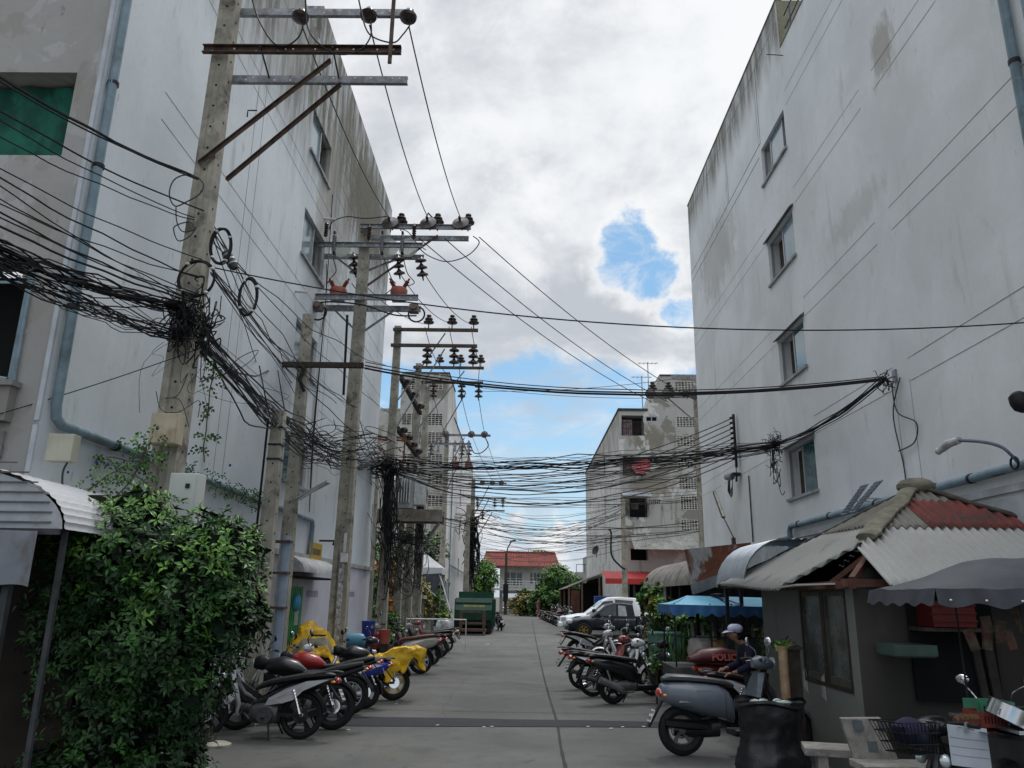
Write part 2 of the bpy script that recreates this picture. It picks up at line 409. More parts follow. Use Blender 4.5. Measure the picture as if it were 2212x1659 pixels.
def crackx(y,x0,x1,w,seed,mb,amp=.08):
    prev=None; k=int(abs(x1-x0)/.25)+1
    for i in range(k+1):
        x=x0+(x1-x0)*i/k; yy=y+amp*noise.noise((x*.7,seed,0)); cur=(Vector((x,yy-w,.0035)),Vector((x,yy+w,.0035)))
        if prev: mb.add([prev[0],cur[0],cur[1],prev[1]],[(0,1,2,3)])
        prev=cur
for y in (14.9,19.5,26,35,47,62): crackx(y,-5,6,.009,y,g,.03)
crack(-1.4,13,22,.004,9,g,.6)
struct(g,'slab_joints',TAR)
# patched asphalt trench across the street
TRM=plain('asphalt_patch',(.028,.031,.038),.85,0,.3,12,.5,dirt=(.019,.021,.026))
g=MB()
a0=D(735,1548,Z=0);a1=D(1445,1560,Z=0);b0=D(735,1569,Z=0);b1=D(1445,1572,Z=0)
k=40
def row(t,a,b,sd):
    p=a.lerp(b,t); return Vector((p.x,p.y+.035*noise.noise((t*12,sd,0)),.008))
l0=b0+(b0-b1)*.5; l1=b1+(b1-b0)*.8; m0=a0+(a0-a1)*.5; m1=a1+(a1-a0)*.8
g.sheet(lambda u,v:(row(u,l0,l1,1).lerp(row(u,m0,m1,7),v)+Vector((0,0,.012*math.sin(math.pi*v)))),60,4)
struct(g,'asphalt_patch',TRM)
# ---------------------------------------------------------------- facade helper
def facade(mb,O,u,nrm,W_,z0,z1,holes=(),depth=.22,m=0,reveal=None):
    O=Vector(O);u=Vector(u);nrm=Vector(nrm);Z=Vector((0,0,1))
    xs=sorted({0,W_,*[h[0] for h in holes],*[h[2] for h in holes]}); zs=sorted({z0,z1,*[h[1] for h in holes],*[h[3] for h in holes]})
    flip=u.cross(Z).dot(nrm)<0
    def q(pts,mi=m):
        mb.add(pts,[(3,2,1,0) if flip else (0,1,2,3)],mi)
    for i in range(len(xs)-1):
        for j in range(len(zs)-1):
            cx=(xs[i]+xs[i+1])/2; cz=(zs[j]+zs[j+1])/2
            if any(h[0]<cx<h[2] and h[1]<cz<h[3] for h in holes): continue
            q([O+u*a+Z*b for a,b in ((xs[i],zs[j]),(xs[i+1],zs[j]),(xs[i+1],zs[j+1]),(xs[i],zs[j+1]))])
    for a,b,c,d in [h[:4] for h in holes]:
        I=-nrm*depth; P=[O+u*a+Z*b,O+u*c+Z*b,O+u*c+Z*d,O+u*a+Z*d]
        for k in range(4):
            p,r_=P[k],P[(k+1)%4]; mb.add([p,r_,r_+I,p+I],[(0,1,2,3)],m if reveal is None else reveal)
ALU=plain('aluminium_frame',(.42,.43,.45),.4,.5,.1)
ALUD=plain('dark_frame',(.07,.07,.075),.4,.3,.2)
PANE=plain('window_glass',(.22,.30,.34),.12,0,.15,2,spec=.6)
PANET=plain('teal_window_glass',(.045,.14,.16),.10,0,.25,2,spec=.8,coat=.3)
DARK=plain('dark_interior',(.010,.010,.011),.9,0,.4,2)
CURT=plain('curtain',(.10,.085,.065),.9,0,.3,8)
def side_window(parent,X,nx,y0,y1,z0,z1,pane=(0,.5),pmat=PANE,hood=False,grille=False,back=DARK):
    "sliding window in a wall of constant X; nx = outward x; pane = glazed share measured from the near edge"
    t=.035; xi=X-nx*.10
    f=MB()
    f.mm((xi-.03,y0,z0),(xi+.03,y1,z0+t));f.mm((xi-.03,y0,z1-t),(xi+.03,y1,z1));f.mm((xi-.03,y0,z0+t),(xi+.03,y0+t,z1-t));f.mm((xi-.03,y1-t,z0+t),(xi+.03,y1,z1-t))
    a=y0+(y1-y0)*pane[0];b=y0+(y1-y0)*pane[1]
    for y in (a,b):
        if y0+.05<y<y1-.05: f.mm((xi-.02,y-.025,z0+t),(xi+.045,y+.025,z1-t))
    fr=f.build('window',ALU,parent,world=True)
    p=MB(); p.mm((xi-.004,max(a,y0+t),z0+t),(xi+.004,min(b,y1-t),z1-t)); p.build('pane',pmat,fr,world=True)
    s=MB(); s.mm((X-nx*.02,y0-.06,z0-.07),(X+nx*.06,y1+.06,z0-.003)); s.build('sill',plain('sill_render',(.34,.35,.36),.85,0,.2,5,dirt=(.16,.16,.15)),fr,world=True)
    k=MB(); k.mm((X-nx*.5,y0-.05,z0-.05),(X-nx*.48,y1+.05,z1+.05)); 
    k.build('dark_room',back,fr,world=True)
    c=MB(); c.sheet(lambda u,v:(X-nx*(.30+.03*math.sin(u*26)),y1-.06-(y1-b)*(.30*u) if b<y1-.1 else y0+.05+(a-y0)*u*.3,z0+.02+(z1-z0-.04)*v),16,1); c.build('curtain',CURT,fr,world=True)
    if hood:
        h=MB(); h.poly([(X,y0-.1,z1+.10),(X,y1+.1,z1+.10),(X+nx*.09,y1+.1,z1+.03),(X+nx*.09,y0-.1,z1+.03)],.03); h.build('hood',plain('hood_metal',(.13,.13,.135),.7,0,.3,6),fr,world=True)
def streakgroove(mb,X,nx,y0,y1,z,w=.012,seed=0,gap=.25):
    y=y0
    while y<y1:
        L=rnd.uniform(2.5,7.0); e=min(y+L,y1)
        mb.mm((X-nx*.004,y,z-w/2),(X+nx*.003,e,z+w/2)); y=e+(rnd.uniform(.05,.6) if rnd.random()<gap else 0.02)
GROOVE=plain('groove_dirt',(.10,.10,.10),.95,0,.5,6)
GROOVEL=plain('groove_dirt_soft',(.22,.225,.225),.95,0,.4,6)
# ================================================================= left near building
LX=-5.2
OL=(.10,.095,.07); BR=(.20,.175,.135)
WL=wall('left_white_wall',(.655,.70,.735),(.33,.34,.34),(.37,.35,.295),.7,top=(12.6,16.0,4.2),topcol=(.12,.11,.08),
  patch=[((-5.2,19.5,12.5),(1,1.9,3.6),(.20,.185,.15),.55),((-5.2,23,14.2),(1,4.2,2.2),(.12,.11,.08),.95),((-5.2,14.3,14.2),(1,1.8,2.2),(.27,.27,.25),.5),((-5.2,17.9,11.8),(1,.9,3),(.30,.28,.23),.6)])
bl=thing('apartment_building','white apartment block behind the left utility poles, with a green sheet in its front window','building',(LX,8.03,0))
z1n,z1f=15.35,16.45
wh=[(16.3-8.03,12.33,18.08-8.03,13.45),(16.35-8.03,9.65,18.3-8.03,10.8),(16.5-8.03,7.05,18.35-8.03,8.08),(17.0-8.03-.5,4.4,18.35-8.03,5.38)]
w=MB()
facade(w,(LX,8.03,0),(0,1,0),(1,0,0),16.3-8.03,0,z1n,[],.2)
facade(w,(LX,16.3,0),(0,1,0),(1,0,0),27.05-16.3,0,z1f,[(max(.0,a-8.27),b,c-8.27,d) for a,b,c,d in wh],.25)
w.poly([(LX,27.05,0),(LX-14,27.05,0),(LX-14,27.05,z1f),(LX,27.05,z1f)])
w.poly([(LX,16.3,z1n),(LX-14,16.3,z1n),(LX-14,16.3,z1f),(LX,16.3,z1f)])
w.poly([(LX,8.03,z1n),(LX,16.3,z1n),(LX-14,16.3,z1n),(LX-14,8.03,z1n)]); w.poly([(LX,16.3,z1f),(LX,27.05,z1f),(LX-14,27.05,z1f),(LX-14,16.3,z1f)])
w.build('side_wall',WL,bl,world=True)
FR=wall('left_front_wall',(.37,.365,.355),(.18,.175,.16),(.26,.245,.215),.8,peel=(1.1,(.29,.275,.24),.5,(.50,.50,.50)))
w=MB(); fh=[(14-3.3,6.97,13.68,8.12),(14-3.3,4.15,13.62,5.62)]
facade(w,(LX-14,8.03,0),(1,0,0),(0,-1,0),13.96,0,z1n,fh,.35)
w.build('front_wall',FR,bl,world=True)
w=MB(); w.mm((LX-.045,8.0,3.75),(LX+.006,8.034,z1n)); w.mm((LX-.045,8.0,0),(LX+.006,8.034,3.7))
w.build('corner_strip',plain('corner_paint',(.48,.51,.56),.85,0,.15,3),bl,world=True)
g_=MB(); g_.mm((LX-3.3,8.36,6.9),(LX-.25,8.37,8.2)); g_.build('window',DARK,bl,world=True)
SHADE=NT('green_shade_sheet'); p_=SHADE.pos(True); f_=SHADE.step(SHADE.noise(SHADE.map(p_,(2,2,1.2)),1.6,4,.6,.5),.35,.7); GSH=SHADE.out(SHADE.mix(f_,(.005,.055,.040),(.012,.14,.095)),.8)
g_=MB(); g_.sheet(lambda u,v:(LX-3.3+3.0*u,8.28+.02*math.sin(u*40),6.98+1.06*v-.04*math.sin(u*6)),40,4); g_.build('shade_sheet',GSH,bl,world=True)
g_=MB(); g_.mm((LX-3.3,8.75,4.0),(LX-.3,8.76,5.7)); g_.build('balcony_recess',DARK,bl,world=True)
g_=MB(); g_.mm((LX-1.3,8.1,5.36),(LX-.42,8.12,5.39)); g_.mm((LX-.46,8.06,4.18),(LX-.40,8.09,5.6)); g_.tube([(LX-.34,8.0,4.16),(LX-.37,8.0,5.6)],.018,8); g_.tube([(LX-.62,8.0,4.22),(LX-.42,8.0,4.19)],.03,8); g_.build('balcony_pipe',PVC,bl,world=True)
BALW=wall('balcony_parapet_wall',(.26,.25,.23),(.02,.02,.02),(.09,.085,.075),1.0)
g_=MB(); g_.mm((LX-3.3,7.9,3.72),(LX-.30,8.05,4.10)); g_.mm((LX-3.3,7.86,4.10),(LX-.26,8.06,4.16)); g_.build('balcony_parapet',BALW,bl,world=True)
# painted plaque with worn lettering on the front
g_=MB(); g_.mm((LX-.68,7.99,3.34),(LX-.33,8.028,3.62)); pl=g_.build('plaque',plain('worn_plaque',(.26,.27,.27),.9,0,.2,6,dirt=(.12,.12,.12)),bl,world=True)
g_=MB()
for zz_ in (3.56,3.47,3.40):
    x_=LX-.64
    while x_<LX-.38: g_.mm((x_,7.984,zz_-.02),(x_+rnd.uniform(.012,.03),7.989,zz_+.02)); x_+=.045
g_.build('lettering',plain('faded_ink',(.10,.10,.11),.9),pl,world=True)
# drain pipe with the bend
g_=MB(); g_.tube([(LX+.07,8.12,z1n),(LX+.07,8.13,10),(LX+.07,8.16,3.95),(LX+.07,8.2,3.82),(LX+.07,8.32,3.765),(LX+.07,12,3.755),(LX+.07,18.95,3.72),(LX+.07,19.05,3.6),(LX+.07,19.05,2.92)],.058,12)
dp=g_.build('drain_pipe',PVC,bl,world=True)
g_=MB()
for z_ in (12.4,9.6,8.05,6.9,5.1): g_.lathe([(.068,-.025),(.068,.025)],(LX+.07,8.15,z_),n=12)
for y_ in (9.5,12.1,15.2): g_.lathe([(.068,-.03),(.068,.03)],(LX+.07,y_,3.755),(0,1,0),n=12)
build_islands(g_,'pipe_clamp',DKMET,dp,world=True)
g_=MB()
for z_ in (5.66,6.10,8.48,8.92,11.30,11.72,14.2): streakgroove(g_,LX,1,9.5,27,z_,.010)
for z_ in (6.5,7.3,9.8,10.4,12.6,13.1,13.6): streakgroove(g_,LX,1,19,27,z_,.014)
for y_ in (12.8,13.2,18.9,19.3): g_.mm((LX-.004,y_,3.9),(LX+.003,y_+.012,16 if y_>16.3 else 15.2))
build_islands(g_,'plaster_joint',GROOVEL,bl,world=True)
for i,(a,b,c,d) in enumerate(wh):
    side_window(bl,LX,1,a+8.03,c+8.03,b,d,(0,.55 if i<2 else .62),PANE if i<2 else PANET)
# lower painted band, ledge, pipes
g_=MB(); g_.mm((LX,8.3,0),(LX+.03,27.04,2.78)); g_.build('painted_dado',wall('dado_paint',(.60,.60,.66),(.42,.43,.45),(.45,.45,.45),.3),bl,world=True)
g_=MB(); g_.mm((LX,16,2.785),(LX+.09,27.09,2.90)); g_.mm((LX-14,27.06,2.785),(LX+.09,27.12,2.9)); g_.build('ledge',plain('ledge_render',(.42,.42,.40),.85,0,.2,4,dirt=(.22,.21,.19)),bl,world=True)
g_=MB()
for y_,z_ in ((18.0,11.35),(23.5,9.0),(16.2,8.6)): g_.tube([(LX,y_,z_),(LX+.28,y_,z_-.02)],.035,10)
build_islands(g_,'spout',WHITEP,bl,world=True)
g_=MB()
for k in range(3): g_.tube(spline([(LX+.03,18.45+.03*k,12.3-k*2),(LX+.05,18.6,9),(LX+.04,18.5+.05*k,6),(LX+.06,18.7,3.9)],8),.012,5)
build_islands(g_,'wall_cable',BLACK,bl,world=True)
# green roller doors
GREEND=plain('green_painted_door',(.035,.30,.07),.5,0,.2,1.5,dirt=(.02,.17,.05))
for (y0,y1,z1_) in ((17.0,18.8,2.15),(12.2,13.4,2.1)):
    g_=MB(); g_.mm((LX+.03,y0,0.03),(LX+.05,y1,z1_))
    y=y0+.02
    while y<y1-.1: g_.mm((LX+.05,y,.05),(LX+.062,y+.07,z1_-.03)); y+=.14
    dr=g_.build('door',GREEND,bl,world=True)
    g_=MB(); g_.mm((LX+.063,y0+.25,1.2),(LX+.068,y0+.5,1.65)); g_.mm((LX+.063,y1-.6,1.3),(LX+.068,y1-.3,1.65)); build_islands(g_,'notice',plain('paper_notice',(.45,.47,.45),.8,0,.1),dr,world=True)
# faded wall lettering
INK=plain('faded_blue_ink',(.14,.15,.20),.9)
for yy in (19.15,23.6):
    g_=MB(); y=yy
    for k in range(9):
        zz_=1.92; g_.mm((LX+.031,y,zz_),(LX+.034,y+.015,zz_+.15)); g_.mm((LX+.031,y+.07,zz_),(LX+.034,y+.085,zz_+.15)); g_.mm((LX+.031,y+(.0 if k%2 else .0),zz_+(.14 if k%2 else .0)),(LX+.0335,y+.085,zz_+(.155 if k%2 else .015)))
        if k%3==1: g_.mm((LX+.031,y+.03,zz_+.18),(LX+.034,y+.08,zz_+.2))
        y+=.125
    g_.build('wall_lettering',INK,bl,world=True)
# ================================================================= right near building
RX=6.6
WR=wall('right_white_wall',(.715,.73,.735),(.38,.385,.375),(.42,.405,.355),.42,top=(16.3,17.7,1.6),topcol=(.20,.19,.165),
  patch=[((6.6,11.1,13.1),(1,.55,.9),(.30,.28,.22),.75),((6.6,12.2,12.0),(1,.5,.8),(.32,.30,.25),.7),((6.6,9.7,12.5),(1,.5,.5),(.3,.28,.22),.5),((6.6,24.5,13.4),(1,3.,1.6),(.33,.31,.28),.5),((6.6,14,9.5),(1,1.6,.5),(.40,.39,.36),.4)])
br_=thing('apartment_building','white apartment block above the corrugated hut, with four small windows in one column','building',(RX,6,0))
rw=[(17.3,13.12,19.2,14.22),(17.32,10.17,19.28,11.37),(17.25,7.32,19.08,8.48),(17.25,4.43,19.17,5.63)]
w=MB()
facade(w,(RX,6,0),(0,1,0),(-1,0,0),17.15-6,0,15.93,[],.2)
facade(w,(RX,17.15,0),(0,1,0),(-1,0,0),28.4-17.15,0,17.45,[(a-17.15,b,c-17.15,d) for a,b,c,d in rw],.3)
w.poly([(RX,28.4,0),(RX,28.4,17.45),(RX+12,28.4,17.45),(RX+12,28.4,0)]); 
w.poly([(RX,6,0),(RX+12,6,0),(RX+12,6,15.93),(RX,6,15.93)]); w.poly([(RX,6,15.93),(RX+12,6,15.93),(RX+12,17.15,15.93),(RX,17.15,15.93)]); w.poly([(RX,17.15,17.45),(RX+12,17.15,17.45),(RX+12,28.4,17.45),(RX,28.4,17.45)])
w.build('side_wall',WR,br_,world=True)
w=MB(); w.poly([(RX+.003,17.145,15.6),(RX+12,17.145,15.6),(RX+12,17.145,17.45),(RX+.003,17.145,17.45)]); w.build('roof_return_wall',plain('olive_render',(.20,.19,.135),.9,0,.25,3),br_,world=True)
w=MB(); w.mm((RX-.02,17.13,17.452),(RX+.15,28.42,17.5)); w.mm((RX-.015,6,15.932),(RX+.12,17.12,15.97)); w.build('parapet_coping',plain('coping_grime',(.15,.145,.125),.9,0,.4,3),br_,world=True)
g_=MB()
for y in [6.5+i*1.0 for i in range(11)]: g_.tube([(RX+.08,y,15.95),(RX+.08,y,16.75)],.02,6)
for z_ in (16.35,16.75): g_.tube([(RX+.08,6.4,z_),(RX+.08,16.9,z_)],.02,6)
g_.build('roof_railing',plain('blue_grey_rail',(.06,.08,.11),.5,.2),br_,world=True)
g_=MB()
for z_ in (5.66,6.06,8.48,8.93,11.42,11.84,14.2,14.62):
    streakgroove(g_,RX,-1,6.4,12.72,z_,.011,gap=.1); streakgroove(g_,RX,-1,13.3,17.1,z_,.010,gap=.3)
for y_ in (12.74,13.28): g_.mm((RX-.003,y_,3.95),(RX+.004,y_+.010,5.7))
build_islands(g_,'plaster_joint',plain('joint_dirt',(.20,.20,.20),.95,0,.4,4),br_,world=True)
g_=MB()
for z_ in (5.66,6.06,8.48,8.93,11.42,11.84): streakgroove(g_,RX,-1,19.3,28.3,z_,.009,gap=.4)
build_islands(g_,'plaster_joint',GROOVEL,br_,world=True)
g_=MB(); streakgroove(g_,RX,-1,19.2,28.3,14.45,.03,gap=.1); streakgroove(g_,RX,-1,19.4,28.3,14.1,.03,gap=.3); streakgroove(g_,RX,-1,17.3,28.3,16.9,.02,gap=.05)
for y_ in (19.2,22.6): 
    g_.mm((RX-.003,y_,14.46),(RX+.004,y_+.03,16.9)); g_.mm((RX-.003,y_+.16,14.46),(RX+.004,y_+.18,16.9))
build_islands(g_,'cracked_joint',plain('joint_grime',(.20,.19,.17),.95,0,.5,3),br_,world=True)
side_window(br_,RX,-1,*[rw[0][i] for i in (0,2,1,3)],(.22,.72),PANE)
side_window(br_,RX,-1,*[rw[1][i] for i in (0,2,1,3)],(0,.52),PANE,hood=True)
side_window(br_,RX,-1,*[rw[2][i] for i in (0,2,1,3)],(0,.52),PANET,hood=True)
side_window(br_,RX,-1,*[rw[3][i] for i in (0,2,1,3)],(0,.52),PANET,hood=True)
g_=MB(); g_.tube([(RX-.09,19.08,.3),(RX-.09,19.08,3.62),(RX-.09,18.98,3.75),(RX-.09,9.0,3.76),(RX-.09,8.86,3.9),(RX-.09,8.84,15.93)],.065,12)
g_.tube([(RX-.09,8.5,3.9),(RX-.09,8.42,15.8)],.05,12)
dp=g_.build('drain_pipe',PVC,br_,world=True)
g_=MB()
for y_ in (9.6,11.2,12.2,14.3,16.5,18.4): g_.lathe([(.076,-.03),(.076,.03)],(RX-.09,y_,3.757),(0,1,0),n=12)
for z_ in (6,9,12): g_.lathe([(.076,-.03),(.076,.03)],(RX-.09,8.85,z_),n=12)
build_islands(g_,'pipe_clamp',DKMET,dp,world=True)
g_=MB(); g_.mm((RX-.05,6,3.46),(RX,28.3,3.56)); g_.mm((RX-.02,6,0),(RX,28.3,3.40))
g_.build('ledge',plain('ledge_pale',(.45,.48,.50),.85,0,.2,2,dirt=(.3,.31,.31)),br_,world=True)
g_=MB(); g_.tube(spline([(RX-.03,13.0,5.8),(RX-.08,13.3,5.2),(RX-.03,13.25,4.3),(RX-.03,13.25,3.8)],8),.012,5)
g_.tube(spline([(RX-.04,13.3,5.75),(RX-.1,13.1,5.2),(RX-.06,12.6,4.9),(RX-.05,12.75,4.6),(RX-.06,13.3,4.55)],8),.012,5)
g_.tube([(RX-.03,22.35,5.5),(RX-.03,22.35,3.6)],.02,6)
for k in range(5): g_.tube(spline([(RX-.05,10+k*1.7,3.78),(RX-.13,10.5+k*1.7,3.70),(RX-.07,11.2+k*1.7,3.8)],5),.010,5)
build_islands(g_,'wall_cable',CABLE2,br_,world=True)
g_=MB(); g_.tube([(RX,17.0,15.6),(RX-.45,16.9,15.55)],.012,5); g_.build('wall_spike',DKMET,br_,world=True)
# ================================================================= lattice vents + far blocks
LAT=plain('vent_block',(.60,.58,.54),.9,0,.15,5,dirt=(.27,.25,.21))
def vent(parent,x0,x1,z0,z1,Y,nx_,nz_):
    g_=MB(); t=.04; ny=.10
    for i in range(nx_+1):
        x=x0+(x1-x0)*i/nx_; g_.mm((x-t/2,Y-.004,z0),(x+t/2,Y+ny,z1))
    for j in range(nz_+1):
        z=z0+(z1-z0)*j/nz_; g_.mm((x0,Y-.008,z-.018),(x1,Y+ny,z+.018))
    v=g_.build('vent_grille',LAT,parent,world=True)
    b=MB(); b.mm((x0,Y+ny+.02,z0),(x1,Y+ny+.03,z1)); b.build('vent_back',plain('pitch_dark',(.002,.002,.002),1,0,.1,spec=0),v,world=True)
YF=51.6
GW=wall('old_grey_render',(.43,.425,.40),(.13,.128,.12),(.22,.21,.18),.9,peel=(.6,(.22,.21,.175),.9,(.66,.66,.65)),patch=[((8.5,51.6,12.5),(1.6,1,1.2),(.20,.18,.125),.8),((8.6,51.6,9.4),(2,1,1.2),(.23,.20,.14),.7),((7.6,51.6,7.7),(1.4,1,.8),(.045,.045,.045),.9),((9.5,51.6,10.4),(3,1,.25),(.55,.55,.52),.7)])
GWL=wall('old_grey_render_left',(.47,.465,.44),(.14,.135,.12),(.27,.25,.21),.8,peel=(.6,(.29,.27,.22),.85,(.72,.71,.68)),patch=[((-6.5,51.6,15.9),(2,1,1.1),(.13,.12,.10),.8)])
SWL=wall('far_side_wall',(.74,.74,.74),(.36,.35,.33),(.46,.44,.40),.8,peel=(.9,(.42,.41,.37),.4,(.66,.66,.66)),top=(13.5,17.5,3.0),topcol=(.30,.28,.23))
SWR=wall('far_side_wall_right',(.68,.68,.66),(.28,.275,.255),(.38,.36,.32),.95,peel=(.8,(.34,.33,.28),.55,(.64,.64,.62)),top=(11.5,15.5,3.0),topcol=(.23,.22,.18))
# left far block
bf=thing('apartment_building','old grey apartment block with rows of lattice vents beyond the poles on the left','building',(-5.2,YF,0))
vl=[]
rows=[(16.0,16.75)]+[ ]
def zc(y,Y=YF): return D(950,y,Y=Y).z
vrows=[(818,842),(893,919),(933,957),(980,1003),(1022,1046),(1069,1094),(1108,1130),(1147,1185)]
xcols=[(868,910),(924,957)]
holes=[]
for a,b in vrows:
    z0_,z1_=zc(b),zc(a)
    for u0,u1 in xcols:
        xa,xb=D(u0,a,Y=YF).x,D(u1,a,Y=YF).x; holes.append((xa,z0_,xb,z1_))
w=MB(); facade(w,(-8.3,YF,0),(1,0,0),(0,-1,0),3.1,0,16.95,[(a+8.3,b,c+8.3,d) for a,b,c,d in holes],.14)
facade(w,(-19,YF+.8,0),(1,0,0),(0,-1,0),10.7,0,14.6,[(10.0,9.6,10.5,10.7),(9.9,6.6,10.5,7.7)],.2)
w.poly([(-8.3,YF,0),(-8.3,YF,16.95),(-8.3,YF+5,16.95),(-8.3,YF+5,0)])
w.poly([(-8.3,YF,16.95),(-5.2,YF,16.95),(-5.2,YF+5,16.95),(-8.3,YF+5,16.95)]); w.poly([(-19,YF+.8,14.6),(-8.3,YF+.8,14.6),(-5.2,81,14.6),(-19,81,14.6)])
w.build('front_wall',GWL,bf,world=True)
w=MB(); slits=[(y0-YF,z0_,y0+1.2-YF,z0_+1.5) for y0,z0_ in [(64.5,12.0),(64.5,9.2),(64.5,6.4),(64.5,3.5)]]
facade(w,(-5.2,YF,0),(0,1,0),(1,0,0),5.0,0,16.95,[],.2); facade(w,(-5.2,YF+5,0),(0,1,0),(1,0,0),24,0,14.9,[(a-5,b,c-5,d) for a,b,c,d in slits],.2)
w.poly([(-5.2,YF+5,14.9),(-5.2,YF+5,16.95),(-5.2,YF+8.5,14.9)])
w.build('side_wall',SWL,bf,world=True)
for s_ in slits:
    g_=MB(); g_.mm((-5.42,s_[0]+YF,s_[1]),(-5.4,s_[2]+YF,s_[3])); g_.build('window',DARK,bf,world=True)
for a,b,c,d in holes: vent(bf,a+.02,c-.02,b+.02,d-.02,YF,5 if c-a>2 else 4,6)
g_=MB(); g_.mm((-8.35,YF-.05,16.952),(-5.15,YF+5,17.05)); g_.mm((-5.25,YF+5,14.93),(-5.15,80.6,15.0)); g_.build('parapet_coping',plain('coping_black',(.06,.055,.05),.95,0,.5,3),bf,world=True)
g_=MB(); g_.mm((-8.4,YF-.5,3.2),(-5.3,YF-.01,3.3)); g_.mm((-8.2,YF-.012,.2),(-5.6,YF+.01,3.1)); g_.build('ground_shutter',plain('grey_shutter',(.17,.17,.165),.7,0,.25,2),bf,world=True)
g_=MB(); g_.tube([(-5.1,56,.2),(-5.1,56,12.5)],.05,6); g_.tube([(-5.08,57,4.1),(-5.08,75,3.9)],.06,6); g_.build('drain_pipe',PVC,bf,world=True)
# right far block
bq=thing('apartment_building','old grey stained apartment block with balconies, red dish and lattice stair tower on the right','building',(6.55,YF,0))
def F(u,v): return D(u,v,Y=YF)
C10=lambda cx,cy:((2300+.6028*cx)*.54216,(1350+.6028*cy)*.54216)
def RC(a,b,c,d):
    p=F(*C10(a,b));q=F(*C10(c,d)); return (p.x,q.z,q.x,p.z)
ventR=[RC(*t) for t in ((642,280,776,350),(653,512,784,586),(656,640,788,712),(662,785,790,852),(670,918,794,996),(680,1040,797,1130),(684,1195,799,1270))]
balR=[RC(*t) for t in ((292,505,440,640),(300,777,450,905),(345,1052,462,1180),(352,1385,470,1465))]
smallR=[RC(*t) for t in ((452,512,530,548),(462,778,540,815))]
ventS=[RC(468,1057,552,1093)]
low=[(7.0,0.15,9.2,2.9),(9.5,.15,11.8,2.9)]
HS=[(a-6.55,b,c-6.55,d) for a,b,c,d in ventR+balR+smallR+ventS+low]
w=MB(); H_low=[h for h in HS if h[0]<2.9 or h in [(a-6.55,b,c-6.55,d) for a,b,c,d in low]]
xt=9.45
hl=[h for h in HS if h[2]<=xt-6.55+.001]; ht=[(h[0]-(xt-6.55),h[1],h[2]-(xt-6.55),h[3]) for h in HS if h[0]>=xt-6.55]
facade(w,(6.55,YF,0),(1,0,0),(0,-1,0),xt-6.55,0,14.45,hl,.9)
facade(w,(xt,YF,0),(1,0,0),(0,-1,0),3.0,0,14.45,[h for h in ht if h[3]<14.45],.14)
facade(w,(xt,YF,0),(1,0,0),(0,-1,0),3.0,14.45,16.98,[h for h in ht if h[1]>14.45],.14)
w.add([Vector(p) for p in ((xt,YF,14.45),(xt,YF,16.98),(8.7,YF,15.3),(8.4,YF,14.45))],[(0,1,2,3)])
w.poly([(xt,YF,16.98),(12.5,YF,16.98),(12.5,YF+5,16.98),(xt,YF+5,16.98)]); w.poly([(6.55,YF,14.2),(6.55,YF+28,14.2),(16,YF+28,14.2),(16,YF,14.2)])
w.poly([(xt,YF,16.98),(xt,YF+5,16.98),(8.5,YF+5,14.4),(8.5,YF,14.4)])
w.build('front_wall',GW,bq,world=True)
w=MB(); slr=[(9.0,11.3,10.0,12.9),(9.0,8.1,10.0,9.7),(9.0,4.9,10.0,6.5)]
facade(w,(6.55,YF,0),(0,1,0),(-1,0,0),28,0,14.45,slr,.2); w.build('side_wall',SWR,bq,world=True)
for s_ in slr:
    g_=MB(); g_.mm((6.76,s_[0]+YF,s_[1]),(6.78,s_[2]+YF,s_[3])); g_.build('window',DARK,bq,world=True)
for a,b,c,d in ventR: vent(bq,a+.02,c-.02,b+.02,d-.02,YF,6,6)
for a,b,c,d in ventS: vent(bq,a+.02,c-.02,b+.02,d-.02,YF,6,3)
g_=MB(); g_.mm((6.5,YF-.06,14.45),(xt-.9,YF+.2,14.62)); g_.mm((6.5,YF-.06,14.45),(6.68,YF+28,14.60)); g_.mm((xt,YF-.05,16.982),(12.5,YF+5,17.08)); g_.build('parapet_coping',plain('coping_black',(.06,)*3),bq,world=True)
for i,(a,b,c,d) in enumerate(balR):
    g_=MB(); g_.mm((a,YF+.9,b),(c,YF+.93,d)); g_.build('balcony_recess',plain('dim_room',(.06,.05,.048),.9,0,.4,2) if i<2 else DARK,bq,world=True)
    if i<3:
        g_=MB(); z_=b
        for x in [a+(c-a)*k/10 for k in range(11)]: g_.mm((x-.012,YF-.03,b),(x+.012,YF-.005,b+.9))
        g_.mm((a,YF-.035,b+.9),(c,YF,b+.95)); g_.mm((a,YF-.03,b+.45),(c,YF-.006,b+.48)); g_.build('balcony_rail',DKMET,bq,world=True)
        g_=MB(); g_.mm((a+.1,YF+.3,b+.05),(a+.75,YF+.33,d-.25)) if i!=2 else g_.mm((a+.1,YF+.3,d-.7),(c-.5,YF+.33,d-.3))
        g_.build('laundry',plain('pale_laundry',(.22,.16,.17),.9,0,.4,4),bq,world=True)
for a,b,c,d in smallR:
    g_=MB(); g_.mm((a,YF+.09,b),(c,YF+.10,d)); wn=g_.build('window',DARK,bq,world=True)
    g_=MB()
    for x in (a,(a+c)/2-.02,c-.05): g_.mm((x,YF+.03,b),(x+.05,YF+.08,d))
    g_.mm((a,YF+.02,b),(c,YF+.07,b+.05)); g_.mm((a,YF+.02,d-.05),(c,YF+.07,d)); g_.build('frame',ALU,wn,world=True)
CORR=plain('pale_corrugated',(.45,.48,.52),.6,.1,.15,4,dirt=(.25,.25,.25))
